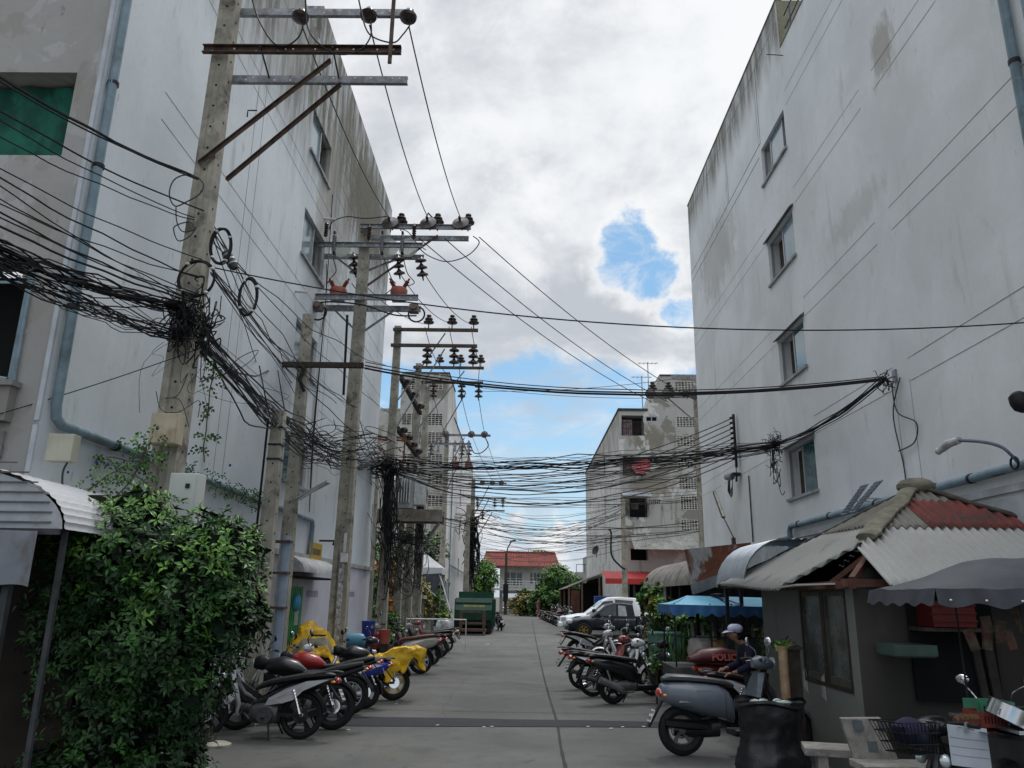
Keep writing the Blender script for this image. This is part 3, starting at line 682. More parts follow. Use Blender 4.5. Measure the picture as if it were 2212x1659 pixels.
def corr(mb,P0,P1,P2,P3,n,amp,nv=2,m=0,phase=0):
    "corrugated sheet: edge P0-P1 runs across the waves, P0-P3 down the slope"
    P0,P1,P2,P3=map(Vector,(P0,P1,P2,P3)); nn=(P1-P0).cross(P3-P0).normalized()
    if nn.z<0: nn=-nn
    mb.sheet(lambda u,v:((P0.lerp(P1,u)).lerp(P3.lerp(P2,u),v)+nn*amp*math.cos(2*math.pi*(u*n+phase))),n*8,nv,m)
p=F(*C10(288,1025));q=F(*C10(480,1052))
g_=MB(); corr(g_,(p.x,YF-.02,p.z+.15),(q.x,YF-.02,p.z+.15),(q.x,YF-1.0,q.z),(p.x,YF-1.0,q.z),14,.03); g_.build('awning',CORR,bq,world=True)
# lower roofs on the front of the far right block
p=F(*C10(350,1330));q=F(*C10(800,1380)); g_=MB(); corr(g_,(p.x,YF-.02,p.z+.3),(12.2,YF-.02,p.z+.3),(12.2,YF-1.7,q.z-.25),(p.x,YF-1.7,q.z-.25),40,.03); g_.build('awning',plain('pale_fibre_sheet',(.40,.40,.37),.8,0,.2,2,dirt=(.2,.2,.18)),bq,world=True)
REDM=plain('red_metal_sheet',(.42,.035,.03),.45,.1,.15,2)
p=D(1313,1250,Y=48.5); q=D(1510,1266,Y=48.5)
g_=MB(); corr(g_,(p.x-.15,YF-.02,p.z+.55),(12.2,YF-.02,p.z+.55),(12.2,48.5,p.z),(p.x-.15,48.5,p.z),46,.025); g_.mm((p.x-.15,48.46,p.z-.30),(12.2,48.5,p.z+.02)); g_.build('red_awning',REDM,bq,world=True)
g_=MB()
for x in (6.9,9.3,11.9): g_.mm((x-.06,48.6,0),(x+.06,48.72,p.z-.1))
build_islands(g_,'awning_post',DKMET,bq,world=True)
g_=MB(); g_.mm((7.0,YF+.5,.15),(9.2,YF+.52,2.9)); g_.mm((9.5,YF+.5,.15),(11.8,YF+.52,2.9)); build_islands(g_,'shop_opening',DARK,bq,world=True)
# satellite dishes
def dish(mb,c,r,facing,n=20):
    mb.lathe([(0.001,-.0),(r*.5,.02*r/.5),(r*.8,.07),(r,.12),(r*1.01,.12),(r*.8,.05),(r*.5,0)],c,facing,n)
def satellite(name,label,c,r,mat,facing):
    t=thing(name,label,'satellite dish',c)
    g_=MB(); dish(g_,(0,0,0),r,facing); g_.build('reflector',mat,t)
    g_=MB(); f=Vector(facing).normalized(); g_.tube([f*0,(0,0,-r*1.2),(0,.3,-r*1.3)],.025,6); g_.tube([f*.1+Vector((0,0,-r*.9)),f*(r*1.0)],.012,5); g_.ball(f*(r*1.0),.04,6); g_.build('mount',DKMET,t); return t
satellite('satellite_dish','red round satellite dish on the middle balcony of the grey block on the right',F(*C10(416,855))+Vector((0,-.7,0)),.62,plain('red_dish',(.45,.08,.10),.5),(-.35,-1,.35))
satellite('satellite_dish','small dark satellite dish low on the side wall of the far right block',D(1292,1190,Y=54)+Vector((-.1,0,0)),.33,plain('dark_dish',(.04,.04,.045),.5),(-.9,-.6,.4))
for u_,v0,v1,lab in ((1399,782,885,'taller thin roof aerial with crossed rods on the right grey block'),(1386,812,885,'shorter thin roof aerial left of the taller one')):
    a=D(u_,v0,Y=55);b=D(u_,v1,Y=55); t=thing('roof_aerial',lab,'aerial',(a.x,55,14.2))
    g_=MB(); h_=a.z-14.2; g_.tube([(0,0,0),(0,0,h_)],.035,6); g_.build('mast',STEEL,t)
    g_=MB(); g_.tube([(-.75,0,h_-.1),(.75,0,h_-.1)],.02,4)
    for k in range(5): g_.tube([(-.6+k*.3,-.3,h_-.1),(-.6+k*.3,.3,h_-.1)],.012,4)
    g_.build('antenna_rods',DKMET,t)
# ================================================================= end house
hy=97.0
A=D(1052,1200,Y=hy);B=D(1200,1200,Y=hy)
eh=thing('house','white two storey house with red tiled roof at the far end of the street','house',(A.x,hy,0))
HW=plain('house_white_wall',(.58,.57,.52),.85,0,.12,1.5,dirt=(.4,.39,.35))
zr=D(1100,1222,Y=hy).z; zt=D(1100,1198,Y=hy+3).z; zb=D(1100,1290,Y=hy).z; Wd=B.x-A.x
g_=MB(); x0=A.x+1.6; facade(g_,(x0,hy+1,0),(1,0,0),(0,-1,0),Wd-1.6+.1,0,zr,[(.5,3.3,2.8,5.0),(3.7,3.5,6.3,5.0),(.4,.3,2.9,2.4)],.15)
g_.mm((A.x+.4,hy-.4,0),(A.x+.7,hy-.1,zr)); g_.mm((A.x+.35,hy-.5,2.75),(x0+6.9,hy+.98,3.0)); g_.poly([(x0,hy+1,0),(x0,hy+9,0),(x0,hy+9,zr),(x0,hy+1,zr)]); g_.build('wall',HW,eh,world=True)
g_=MB()
for z_ in (3.2,3.5,3.8): g_.mm((A.x+.4,hy-.5,z_),(x0+6,hy-.42,z_+.1))
for k in range(10): g_.mm((A.x+.4+k*.9,hy-.52,3.0),(A.x+.5+k*.9,hy-.4,3.95))
g_.build('balcony_rail',WHITEP,eh,world=True)
TILE=NT('red_roof_tiles'); p_=TILE.pos(True); f_=TILE.noise(p_,1.5,5,.7); v_=TILE.noise(TILE.map(p_,(3,1,1)),3,3); REDT=TILE.out(TILE.mix(TILE.step(f_,.35,.7),TILE.mix(v_,(.20,.042,.034),(.29,.07,.055)),(.11,.035,.03)),.75)
g_=MB(); corr(g_,(A.x-.3,hy+3.2,zt+.25),(B.x+.1,hy+3.2,zt+.25),(B.x+.5,hy-.9,zr-.05),(A.x-.7,hy-.9,zr-.05),44,.05,6)
g_.poly([(A.x-.3,hy+3.2,zt+.2),(B.x+.1,hy+3.2,zt+.2),(B.x+.5,hy+9,zr),(A.x-.7,hy+9,zr)]); g_.tube([(A.x-.3,hy+3.2,zt+.3),(B.x+.1,hy+3.2,zt+.3)],.12,8); g_.build('roof',REDT,eh,world=True)
for (a,b,c,d) in ((.5,3.3,2.8,5.0),(3.7,3.5,6.3,5.0)):
    g_=MB(); g_.mm((x0+a,hy+1.1,b),(x0+c,hy+1.12,d)); wn=g_.build('window',plain('dim_glass',(.06,.07,.08),.15,spec=1),eh,world=True)
    g_=MB(); k=6 if c-a>2.5 else 3
    for i in range(k+1): x=x0+a+(c-a)*i/k; g_.mm((x-.06,hy+1.02,b),(x+.06,hy+1.09,d))
    for z_ in (b,(b+d)/2,d-.08): g_.mm((x0+a,hy+1.0,z_),(x0+c,hy+1.08,z_+.08))
    g_.build('frame',WHITEP,wn,world=True)
g_=MB()
for i in range(26): x=x0+.2+i*.11; g_.tube([(x,hy-.8,0),(x,hy-.8,2.6)],.022,4)
for z_ in (.2,1.4,2.6): g_.mm((x0+.1,hy-.83,z_),(x0+3.1,hy-.77,z_+.06))
g_.build('gate',STEEL,eh,world=True)
g_=MB(); g_.mm((x0+3.2,hy-.85,0),(x0+9,hy-.65,1.9)); g_.build('garden_wall',HW,eh,world=True)
# small roof tops beyond, right of the end house
hb=thing('house','small grey building glimpsed over the shed roof beside the right block','house',(8.3,112,0))
g_=MB(); g_.mm((9.0,110,0),(16,116,7.6)); g_.mm((7.4,108,0),(11.5,110,5.4)); g_.build('wall',plain('distant_render',(.34,.33,.31),.9,0,.3,.7,dirt=(.18,.17,.16)),hb,world=True)
g_=MB()
for i in range(5):
    for j in range(3): g_.mm((9.3+i*1.2,109.95,1.2+j*2.3),(10.0+i*1.2,110.0,2.3+j*2.3))
g_.build('window',DARK,hb,world=True)
g_=MB(); 
for i in range(6): g_.tube([(7.5+i*1.1,107.9,5.4),(7.5+i*1.1,107.9,6.4)],.05,4)
g_.tube([(7.5,107.9,6.4),(13,107.9,6.4)],.05,4); g_.build('roof_railing',DKMET,hb,world=True)
# ---------------------------------------------------------------- utility poles
def pole_body(t,h,w0=.17,w1=.10,d0=.14,d1=.09,holes=True,notch=True,mat=CONC):
    g_=MB(); rings=[]
    for k in range(6):
        f=k/5; w=w0+(w1-w0)*f; d=d0+(d1-d0)*f; n_=w*.42; kk=(.055*(1-f) if notch else .001)+.002
        rings.append([(-w,-d,h*f),(-n_,-d,h*f),(-n_*.8,-d+kk,h*f),(n_*.8,-d+kk,h*f),(n_,-d,h*f),(w,-d,h*f),(w,d,h*f),(-w,d,h*f)])
    g_.loft(rings,smooth=False); pb=g_.build('pole',mat,t)
    if holes:
        g_=MB(); z=2.2
        while z<h-.2:
            f=z/h; w=w0+(w1-w0)*f; d=d0+(d1-d0)*f
            kk=(.055*(1-f) if notch else .001)+.002
            for s_ in (-1,1): g_.lathe([(.016,0),(.016,.004)],(s_*w*.0+.0 if not notch else 0,-d+kk,z) if s_<0 else (w,0,z+.12),(0,-1,0) if s_<0 else (1,0,0),n=8)
            z+=.32
        g_.build('bolt_holes',plain('hole_black',(.006,.006,.006),.9),pb)
    return pb
def channel(mb,x0,x1,y,z,s_=.06,facing=-1,m=0):
    "C profile cross arm: web and two flanges"
    mb.mm((x0,y-.006,z-s_),(x1,y+.006,z+s_),m); mb.mm((x0,min(y-.006,y+facing*.055),z+s_),(x1,max(y+.006,y+facing*.055),z+s_+.01),m); mb.mm((x0,min(y-.006,y+facing*.055),z-s_-.01),(x1,max(y+.006,y+facing*.055),z-s_),m)
def arm(t,x0,x1,y,z,mat=STEEL,s_=.055,wood=False,facing=-1,holes=True):
    g_=MB()
    if wood: g_.mm((x0,y-.05,z-s_),(x1,y+.05,z+s_))
    else: channel(g_,x0,x1,y,z,s_,facing)
    a=g_.build('crossarm',mat,t)
    if holes and not wood:
        g_=MB(); x=x0+.12
        while x<x1-.05:
            g_.lathe([(.014,0),(.014,.003)],(x,y-.006,z+rnd.choice((.02,-.02))),(0,-1,0),n=8); x+=rnd.choice((.1,.22,.3))
        g_.build('bolt_holes',plain('sky_hole',(.75,.77,.8),.9,0,.02),a)
    return a
def pin_ins(t,x,y,z,s_=1,n=12,mat=PORC):
    g_=MB(); g_.lathe([(.012,-.10),(.012,.02),(.03,.03),(.10,.035),(.105,.055),(.045,.075),(.045,.09),(.078,.10),(.075,.125),(.035,.14),(.033,.155),(.05,.17),(.045,.19),(.02,.2)],(x,y,z),n=n)
    for i in range(len(g_.v)): v=g_.v[i]; g_.v[i]=Vector((x,y,z))+(v-Vector((x,y,z)))*s_
    return g_.build('pin_insulator',mat,t)
def string_ins(t,p0,d,k=3,s_=1,n=12,mat=PORC):
    "suspension string of bell discs from p0 along d"
    d=Vector(d).normalized(); prof=[(.012,-.05),(.012,0)]
    for i in range(k):
        b=i*.145; prof+=[(.035,b+.0),(.06,b+.03),(.115,b+.06),(.12,b+.085),(.05,b+.10),(.018,b+.115)]
    prof+=[(.018,k*.145),(.012,k*.145+.05)]
    g_=MB(); g_.lathe([(r_*s_,h_*s_) for r_,h_ in prof],p0,d,n); return g_.build('disc_insulator',mat,t)
def ball_ins(t,c,s_=1):
    g_=MB(); g_.lathe([(.02,-.1),(.07,-.09),(.115,-.06),(.125,-.02),(.09,.0),(.05,.02),(.045,.1),(.03,.12)],c,(0,.12,1),14)
    for i in range(len(g_.v)): v=g_.v[i]; g_.v[i]=Vector(c)+(v-Vector(c))*s_
    return g_.build('insulator',PORC,t)
def brace(t,a,b,mat=STEEL,w=.05,name='brace'):
    g_=MB(); g_.beam(a,b,w,.008); g_.beam(Vector(a)+Vector((0,.004,-w/2)),Vector(b)+Vector((0,.004,-w/2)),.008,w); return g_.build(name,mat,t)
def wirepart(t,name,pts,r=.010,mat=BLACK,k=8): 
    g_=MB(); g_.tube(spline(pts,k),r,6); return g_.build(name,mat,t)
def pole(label,x,y,h,rz=0,**k):
    t=thing('utility_pole',label,'utility pole',(x,y,0),rz); pole_body(t,h,**k); return t
PNT={}
# ---- near pole
NX,NY=-4.2,9.0
t=pole('large concrete pole nearest on the left, with rusty double crossarms above the bush',NX,NY,10.6,w0=.175,w1=.105,d0=.16,d1=.10)
zA=D(500,130,Y=NY).z; zB=D(690,156,Y=NY).z; zT=D(700,12,Y=NY).z
xr=D(872,130,Y=NY).x-NX; xl=D(452,130,Y=NY).x-NX
arm(t,xl,xr,-.20,zA,RUST,.05); arm(t,-.05,D(877,156,Y=NY).x-NX,.15,zB,STEEL,.045,facing=1)
arm(t,xl+.1,D(890,12,Y=NY).x-NX,-.20,zT,RUST,.05); arm(t,xl+.1,D(890,12,Y=NY).x-NX,.15,zT+.02,STEEL,.045,facing=1)
e1=D(720,150,Y=NY); e2=D(730,172,Y=NY); f1=D(445,365,Y=NY); f2=D(478,370,Y=NY)
brace(t,(f1.x-NX-.03,-.17,f1.z),(e1.x-NX,-.17,e1.z+.03),RUST,.06); brace(t,(f2.x-NX+.02,.14,f2.z-.02),(e2.x-NX,.14,e2.z+.05),RUST,.06)
q=D(855,60,Y=NY); g_=MB(); g_.mm((q.x-NX-.025,-.27,zB-.05),(q.x-NX+.025,-.24,zT+.05)); g_.build('arm_strap',RUST,t)
for x_ in (D(585,60,Y=NY).x,D(735,60,Y=NY).x): 
    g_=MB(); g_.tube([(x_-NX,-.28,zA),(x_-NX,.2,zB)],.012,6); g_.build('arm_bolt',DKMET,t)
# step bracket on the brace
b1=D(545,255,Y=NY); g_=MB(); g_.tube([(b1.x-NX,-.17,b1.z-.1),(b1.x-NX,-.17,b1.z),(b1.x-NX+.12,-.17,b1.z)],.01,5); g_.build('step_bracket',DKMET,t)
insN=[]
for u_,v_ in ((648,28),(795,25),(881,28)):
    c=D(u_,v_,Y=NY-.0); c=Vector((c.x-NX,.05,c.z)); ball_ins(t,c,1.0); insN.append(Vector((NX,NY,0))+c)
for u_ in (575,655,760): 
    c=D(u_,5,Y=NY); g_=MB(); g_.lathe([(.02,-.02),(.14,0),(.15,.03),(.04,.06),(.04,.2)],(c.x-NX,-.25,zT+.12),n=16); g_.build('glass_guard',plain('pale_guard',(.45,.47,.42),.3,0,.1),t)
wirepart(t,'jumper',[D(p[0],p[1],Y=NY-.25)-Vector((NX,NY,0)) for p in ((545,0),(560,45),(590,92),(620,98),(645,80),(655,55))],.011)
wirepart(t,'jumper',[D(p[0],p[1],Y=NY-.25)-Vector((NX,NY,0)) for p in ((660,0),(665,60),(690,95),(730,117),(775,110),(800,80),(801,45))],.011)
wirepart(t,'jumper',[D(p[0],p[1],Y=NY-.25)-Vector((NX,NY,0)) for p in ((775,0),(790,60),(810,82),(850,92),(870,75),(885,55))],.011)
# boxes and conduit on the near pole
tb=thing('junction_box','beige metal box strapped to the near pole, rust streak at its corner','junction box',(D(365,930,Y=8.75).x,8.72,D(365,930,Y=8.75).z))
g_=MB(); g_.box((0,-.02,0),(.33,.16,.36)); g_.build('case',BEIGE,tb,bevel=.008)
g_=MB(); g_.box((-.01,-.105,0),(.30,.008,.33)); dr_=g_.build('door',BEIGE,tb); g_=MB(); g_.ball((-.07,-.115,0),(.018,.012,.025),8); g_.build('lock',DKMET,dr_)
g_=MB(); g_.lathe([(.03,0),(.025,.03)],(.02,0,.18),n=8); g_.build('cable_gland',RUST,tb)
tb=thing('junction_box','pale cream box on the front corner of the left building above the arched awning','junction box',(D(140,970,Y=7.95).x,7.92,D(140,970,Y=7.95).z))
g_=MB(); g_.box((0,0,0),(.27,.14,.29)); g_.build('case',plain('cream_box',(.42,.41,.33),.6,0,.12,3),tb,bevel=.008)
g_=MB(); g_.tube(spline([(.07,0,-.145),(.04,0,-.25),(.05,.02,-.42)],6),.012,6); g_.build('cable',CABLE2,tb)
tb=thing('meter_cabinet','white upright cabinet standing behind the bush beside the near pole','cabinet',(D(400,1090,Y=8.6).x,8.6,2.45))
g_=MB(); g_.box((0,0,.35),(.33,.2,.95)); g_.build('case',plain('white_cabinet',(.48,.50,.48),.5,0,.08,3),tb,bevel=.01)
g_=MB(); g_.box((-.01,-.105,.35),(.29,.008,.88)); dr_=g_.build('door',plain('white_cabinet',(.48,.50,.48)),tb); g_=MB(); g_.box((.05,-.115,.68),(.045,.015,.05)); g_.build('lock',DKMET,dr_)
g_=MB(); g_.box((0,0,-1.3),(.1,.1,2.3)); g_.build('stand',DKMET,tb)
# ---- pole 2 (switch gear)
PX,PY=-4.1,18.0
def L2(u,v,Y=PY): p=D(u,v,Y=Y); return Vector((p.x-PX,Y-PY,p.z))
t=pole('tall concrete pole carrying metering transformers and three levels of steel crossarm',PX,PY,11.15,w0=.20,w1=.12,d0=.16,d1=.1)
za=L2(900,505).z; arm(t,-.12,L2(1018,505).x,-.17,za+.10,STEEL,.055); arm(t,.0,L2(1012,505).x,.13,za-.05,STEEL,.055,facing=1)
zb2=L2(800,540).z; arm(t,L2(690,538).x,L2(915,538).x,-.17,zb2+.05,STEEL,.055); arm(t,L2(690,538).x+.1,L2(915,538).x,.13,zb2-.12,STEEL,.055,facing=1)
zc2=L2(780,652).z; arm(t,L2(670,648).x,L2(905,655).x,-.17,zc2+.05,STEEL,.065); arm(t,L2(690,648).x,L2(908,655).x,.13,zc2-.12,STEEL,.065,facing=1)
brace(t,(.1,.05,L2(805,615).z),(L2(945,510).x,.05,za),plain('brown_brace',(.15,.12,.10),.7)); brace(t,(.1,.12,L2(790,610).z+.4),(L2(870,550).x,.12,zb2-.1)); brace(t,(-.1,.12,L2(765,590).z),(L2(720,555).x,.12,zb2-.1)); brace(t,(-.12,.05,L2(770,700).z-.1),(L2(715,660).x,.05,zc2-.1)); brace(t,(.12,.05,L2(790,700).z-.15),(L2(860,660).x,.05,zc2-.1))
DI=[]
for u_ in (848,929,998):
    p=L2(u_,497); p.y=-.28; string_ins(t,p+Vector((0,.12,0)),(-.15,-1,.45),1,1.8,14); DI.append(Vector((PX,PY,0))+p+Vector((0,-.15,.1)))
for u_ in (866,945,1011): p=L2(u_,495); pin_ins(t,p.x,0,za+.25,1.6)
for u_,v_ in ((763,562),(858,565),(908,568)): p=L2(u_,v_-12); string_ins(t,p,(.15,.2,-1),3,1.25,12)
GUARD=NT('clear_guard'); GUARD.out((.62,.67,.60),.35); GUARD.b.inputs['Alpha'].default_value=.55; GUARD=GUARD.m
for u_ in (727,829,872):
    p=L2(u_,535); g_=MB(); g_.lathe([(.26,0),(.26,.012)],(p.x+.12,.0,p.z),(0,-1,0),20); g_.build('plastic_guard',GUARD,t)
    g_=MB(); pr=[(.03,-.28)]; 
    for k in range(9): z_=-.2+k*.045; pr+=[(.03,z_),(.055,z_+.02)]
    pr+=[(.03,.26),(.02,.3)]; g_.lathe(pr,(p.x,-.25,p.z),n=10); g_.build('fuse_cutout',plain('grey_polymer',(.25,.26,.28),.5),t)
    g_=MB(); g_.box((p.x,-.27,p.z+.28),(.05,.1,.06)); g_.box((p.x+.02,-.27,p.z-.28),(.06,.12,.06)); g_.build('fuse_clip',DKMET,t)
for u_,v_ in ((709,505),(801,512),(897,510)):
    p=L2(u_,v_); g_=MB(); pr=[(.02,-.2)]
    for k in range(6): z_=-.18+k*.06; pr+=[(.03,z_),(.06,z_+.03)]
    pr+=[(.03,.2),(.015,.24)]; g_.lathe(pr,(p.x,-.22,p.z),n=10); g_.build('surge_arrester',PORC,t)
for u_ in (731,862):
    p=L2(u_,632); y_=-.02
    g_=MB(); g_.lathe([(.10,-.2),(.19,-.19),(.21,-.13),(.22,-.02),(.19,.04),(.10,.07),(.02,.075)],(p.x,y_,p.z+.06),n=16); ct=g_.build('metering_transformer',RED_RES,t)
    for s_ in (-1,1):
        g_=MB(); d=Vector((s_*.55,0,1)).normalized(); pr=[(.03,0)]
        for k in range(5): z_=.03+k*.045; pr+=[(.035,z_),(.06,z_+.022)]
        pr+=[(.025,.27),(.025,.33)]; g_.lathe(pr,(p.x+s_*.09,y_,p.z+.08),d,10); g_.build('bushing',plain('dark_red_resin',(.22,.05,.035),.45),ct)
    g_=MB(); g_.box((p.x,y_,p.z-.18),(.34,.26,.10)); g_.build('base_plate',STEEL,ct)
for u_,v_ in ((692,668),(897,672)):
    p=L2(u_,v_); g_=MB(); g_.box((p.x,-.2,p.z-.02),(.22,.2,.2)); g_.lathe([(.08,0),(.08,.08)],(p.x,-.3,p.z),(0,-1,0),12); g_.build('relay_box',plain('brown_grey_box',(.17,.13,.12),.6,0,.3),t)
    g_=MB(); g_.torus((p.x-(.02 if u_<700 else -.05),-.1,p.z-.12),.2,.022,(0,1,0),24,6); g_.build('cable_loop',BLACK,t)
wirepart(t,'jumper',[L2(u_,v_) for u_,v_ in ((711,495),(720,478),(750,468),(790,472),(838,467))],.014)
wirepart(t,'jumper',[L2(u_,v_) for u_,v_ in ((1022,510),(1035,525),(1010,552),(965,565),(925,552),(905,535))],.014)
wirepart(t,'jumper',[L2(u_,v_) for u_,v_ in ((720,560),(726,585),(715,600),(705,615))],.012)
wirepart(t,'jumper',[L2(u_,v_) for u_,v_ in ((830,560),(845,600),(855,612))],.012)
wirepart(t,'jumper',[L2(u_,v_) for u_,v_ in ((872,560),(880,590),(895,610),(880,618))],.012)
wirepart(t,'jumper',[L2(u_,v_) for u_,v_ in ((760,612),(775,630),(800,638),(830,636),(848,622))],.012)
wirepart(t,'jumper',[L2(u_,v_) for u_,v_ in ((848,490),(880,500),(900,525),(920,540))],.012)
wirepart(t,'control_cable',[L2(u_,v_,PY-.3) for u_,v_ in ((680,655),(720,652),(790,660),(850,680),(900,682))],.02)
for u_,v_ in ((851,470),(925,460)):
    wirepart(t,'jumper',[L2(u_,v_),L2(u_+12,v_+12),L2(u_+30,v_+22)],.02); wirepart(t,'jumper',[L2(u_-8,v_+32),L2(u_-4,v_+12),L2(u_,v_)],.014)
g_=MB(); g_.tube([L2(756,690)+Vector((0,-.3,0)),L2(748,860)+Vector((0,-.3,0))],.03,8); g_.build('conduit',BLKPL,t)
g_=MB(); g_.mm((-.01,-.20,.9),(.10,-.165,3.0)); g_.build('stuck_notices',plain('torn_stickers',(.45,.45,.45),.8,0,.5,14,dirt=(.15,.13,.13)),t)
tb=thing('junction_box','small white socket box with a dangling lead on the switch gear pole','junction box',(D(744,1205,Y=17.8).x,17.78,D(744,1205,Y=17.8).z))
g_=MB(); g_.box((0,0,0),(.15,.08,.2)); g_.build('case',WHITEP,tb); g_=MB(); g_.mm((-.03,-.03,.12),(.03,.0,.55)); g_.build('trunking',WHITEP,tb)
# ---- thin pole A with timber arm and fluorescent lamp
AX_,AY_=-4.79,16.0
t=pole('slender concrete pole with one dark timber crossarm beside the short pole',AX_,AY_,7.95,w0=.14,w1=.10,d0=.12,d1=.09,notch=False)
zz_=D(690,793,Y=AY_).z; arm(t,D(590,793,Y=AY_).x-AX_,D(788,797,Y=AY_).x-AX_,-.16,zz_,WOODD,.055,wood=True)
g_=MB(); g_.tube([(.05,-.15,zz_-.1),(.0,-.2,zz_-.35),(.12,-.2,zz_-.6)],.04,8); g_.build('cable_clamp',BLACK,t)
lm=thing('street_lamp','long grey fluorescent street lamp slanting out from the slender pole','street lamp',(AX_+.15,AY_-.1,D(640,1078,Y=AY_).z))
a=D(634,1081,Y=AY_);b=D(690,1053,Y=AY_-.1); v=b-a; g_=MB(); g_.beam((0,0,0),(v.x+.15,-.3,v.z+.05),.12,.05); g_.build('housing',plain('lamp_grey',(.33,.34,.35),.5,0,.15,4),lm); g_=MB(); g_.beam((.05,-.05,-.035),(v.x+.1,-.3,v.z+.01),.06,.02); g_.build('tube_cover',WHITEP,lm); g_=MB(); g_.tube([(-.15,.0,-.05),(.05,0,0)],.02,6); g_.build('bracket',STEEL,lm)
# ---- short pole B with blue pvc conduit
BX_,BY_=-4.24,13.0
t=pole('short concrete pole with two steel straps near its top, behind the bush',BX_,BY_,5.05,w0=.13,w1=.10,d0=.11,d1=.09,notch=False)
g_=MB()
for z_ in (4.75,4.45,4.2): g_.box((0,0,z_),(.23,.21,.03))
build_islands(g_,'strap',DKMET,t); g_=MB(); g_.tube([(-.15,-.1,4.9),(-.17,-.1,1.0)],.02,6); g_.build('ground_cable',BLACK,t)
dp=thing('drain_pipe','thick pale blue pipe standing in front of the slender pole beside the bush','pipe',(D(607,1300,Y=14.2).x,14.2,0))
g_=MB(); g_.tube([(0,0,0),(0,0,3.0)],.09,14); g_.build('pipe',plain('pale_blue_pipe',(.26,.32,.40),.5,0,.15,2,dirt=(.18,.2,.23)),dp)
g_=MB()
for z_ in (1.75,2.35,2.9): g_.box((-.08,-.03,z_),(.36,.24,.04))
build_islands(g_,'strap',RUST,dp)
# ---- generic farther poles
def far_pole(label,x,y,h,arms,base=.19,rz=0,notch=True,d0=.16):
    t=pole(label,x,y,h,rz,w0=base,w1=base*.62,d0=d0,d1=d0*.65,notch=notch)
    for (x0,x1,z,kind,ins) in arms:
        mat={'s':STEEL,'w':WOODD,'b':plain('brown_arm',(.09,.07,.06),.8,0,.3)}[kind]; yy=-.16
        arm(t,x0,x1,yy,z,mat,.055,wood=(kind!='s'),holes=False)
        for it in ins:
            if it[0]=='pin': pin_ins(t,it[1],yy,z+.20,1.9,10)
            if it[0]=='str': string_ins(t,(it[1],yy,z-.06),(0,0,-1),3,1.55,10)
            if it[0]=='horiz': string_ins(t,(it[1],yy-.05,z),(-.2,-1,.2),1,1.9,10)
    return t
def ax(u,Y,px): return D(u,900,Y=Y).x-px
cx_=-4.6
t=far_pole('third tall concrete pole with two brown arms of three insulators each',cx_,26.5,11.45,[(-.15,ax(1028,26.5,cx_),11.28,'b',[('pin',ax(u,26.5,cx_)) for u in (918,970,1018)]),(-.2,ax(1027,26.5,cx_),10.68,'b',[('str',ax(u,26.5,cx_)) for u in (918,977,1019)])])
brace(t,(.1,-.1,8.6),(ax(955,26.5,cx_),-.1,11.2),w=.05); brace(t,(.1,-.1,7.6),(ax(955,26.5,cx_),-.1,10.6),w=.05)
dx_=-4.42
t=far_pole('fourth concrete pole, its single arm of three small insulators lower than the one before',dx_,31,11.4,[(-.2,ax(1043,31,dx_),11.2,'b',[('pin',ax(u,31,dx_)) for u in (946,992,1036)])])
brace(t,(.1,-.1,8.6),(ax(1000,31,dx_),-.1,11.1))
ex_=-4.3
t=far_pole('fifth concrete pole holding the transformer platform, with a wide dark timber arm',ex_,33,10.9,[(ax(862,33,ex_),ax(1042,33,ex_),D(950,828,Y=33).z,'w',[('str',ax(996,33,ex_)),('str',ax(1033,33,ex_)),('str',ax(935,33,ex_))])])
brace(t,(.1,-.1,7.6),(ax(1005,33,ex_),-.1,10.7))
fx=-4.62
def LF(u,v): p=D(u,v,Y=46); return Vector((p.x-fx,-.3,p.z))
t=far_pole('distant concrete pole with fuse gear and a grey meter box near the green container',fx,46,11.4,[(-.1,ax(1061,46,fx),11.4,'s',[('horiz',ax(u,46,fx)) for u in (966,1021,1049)]),(ax(902,46,fx),ax(1020,46,fx),D(960,960,Y=46).z,'s',[('str',ax(u,46,fx)) for u in (935,1001,1016)]),(ax(918,46,fx),ax(1014,46,fx),D(960,1014,Y=46).z,'s',[])],d0=.2)
for u in (923,984,996,1013,948): 
    p=LF(u,965); g_=MB(); g_.lathe([(.05,-.35),(.09,-.3),(.05,-.1),(.09,0),(.05,.1),(.09,.2),(.03,.35)],p,n=8); g_.build('fuse_cutout',plain('grey_polymer',(.25,.26,.28)),t)
for u in (985,1013):
    p=LF(u,1003); g_=MB(); g_.lathe([(.1,-.3),(.22,-.25),(.2,.1),(.08,.2),(.05,.45)],p,n=10); g_.build('metering_transformer',plain('brown_red_resin',(.2,.09,.07),.5),t)
brace(t,(.1,-.1,9.3),(ax(1005,46,fx),-.1,11.3),w=.06); brace(t,(.1,-.1,8.0),(ax(1000,46,fx),-.1,10.2),w=.06)
wirepart(t,'jumper',[LF(*q) for q in ((1049,948),(1055,965),(1040,980),(1025,980),(1017,965))],.03)
tb=thing('meter_box','grey meter box low on the distant pole left of the green container','meter box',(fx+.02,45.7,1.9+.3))
g_=MB(); g_.box((0,0,0),(.75,.25,1.0)); g_.build('case',plain('meter_grey',(.36,.38,.38),.5),tb); g_=MB(); g_.box((-.02,-.13,.12),(.42,.02,.5)); g_.build('meter_window',DARK,tb)
gx=-3.95
t=far_pole('farthest concrete pole with three short arms, over the green container',gx,62,11.1,[(-.4,ax(1097,62,gx),10.75,'b',[('horiz',ax(u,62,gx)) for u in (1047,1068,1087)]),(-.45,ax(1096,62,gx),9.6,'b',[('str',ax(u,62,gx)) for u in (1037,1073,1090)]),(0,ax(1094,62,gx),8.6,'b',[('str',ax(1048,62,gx))])],base=.24,d0=.2)
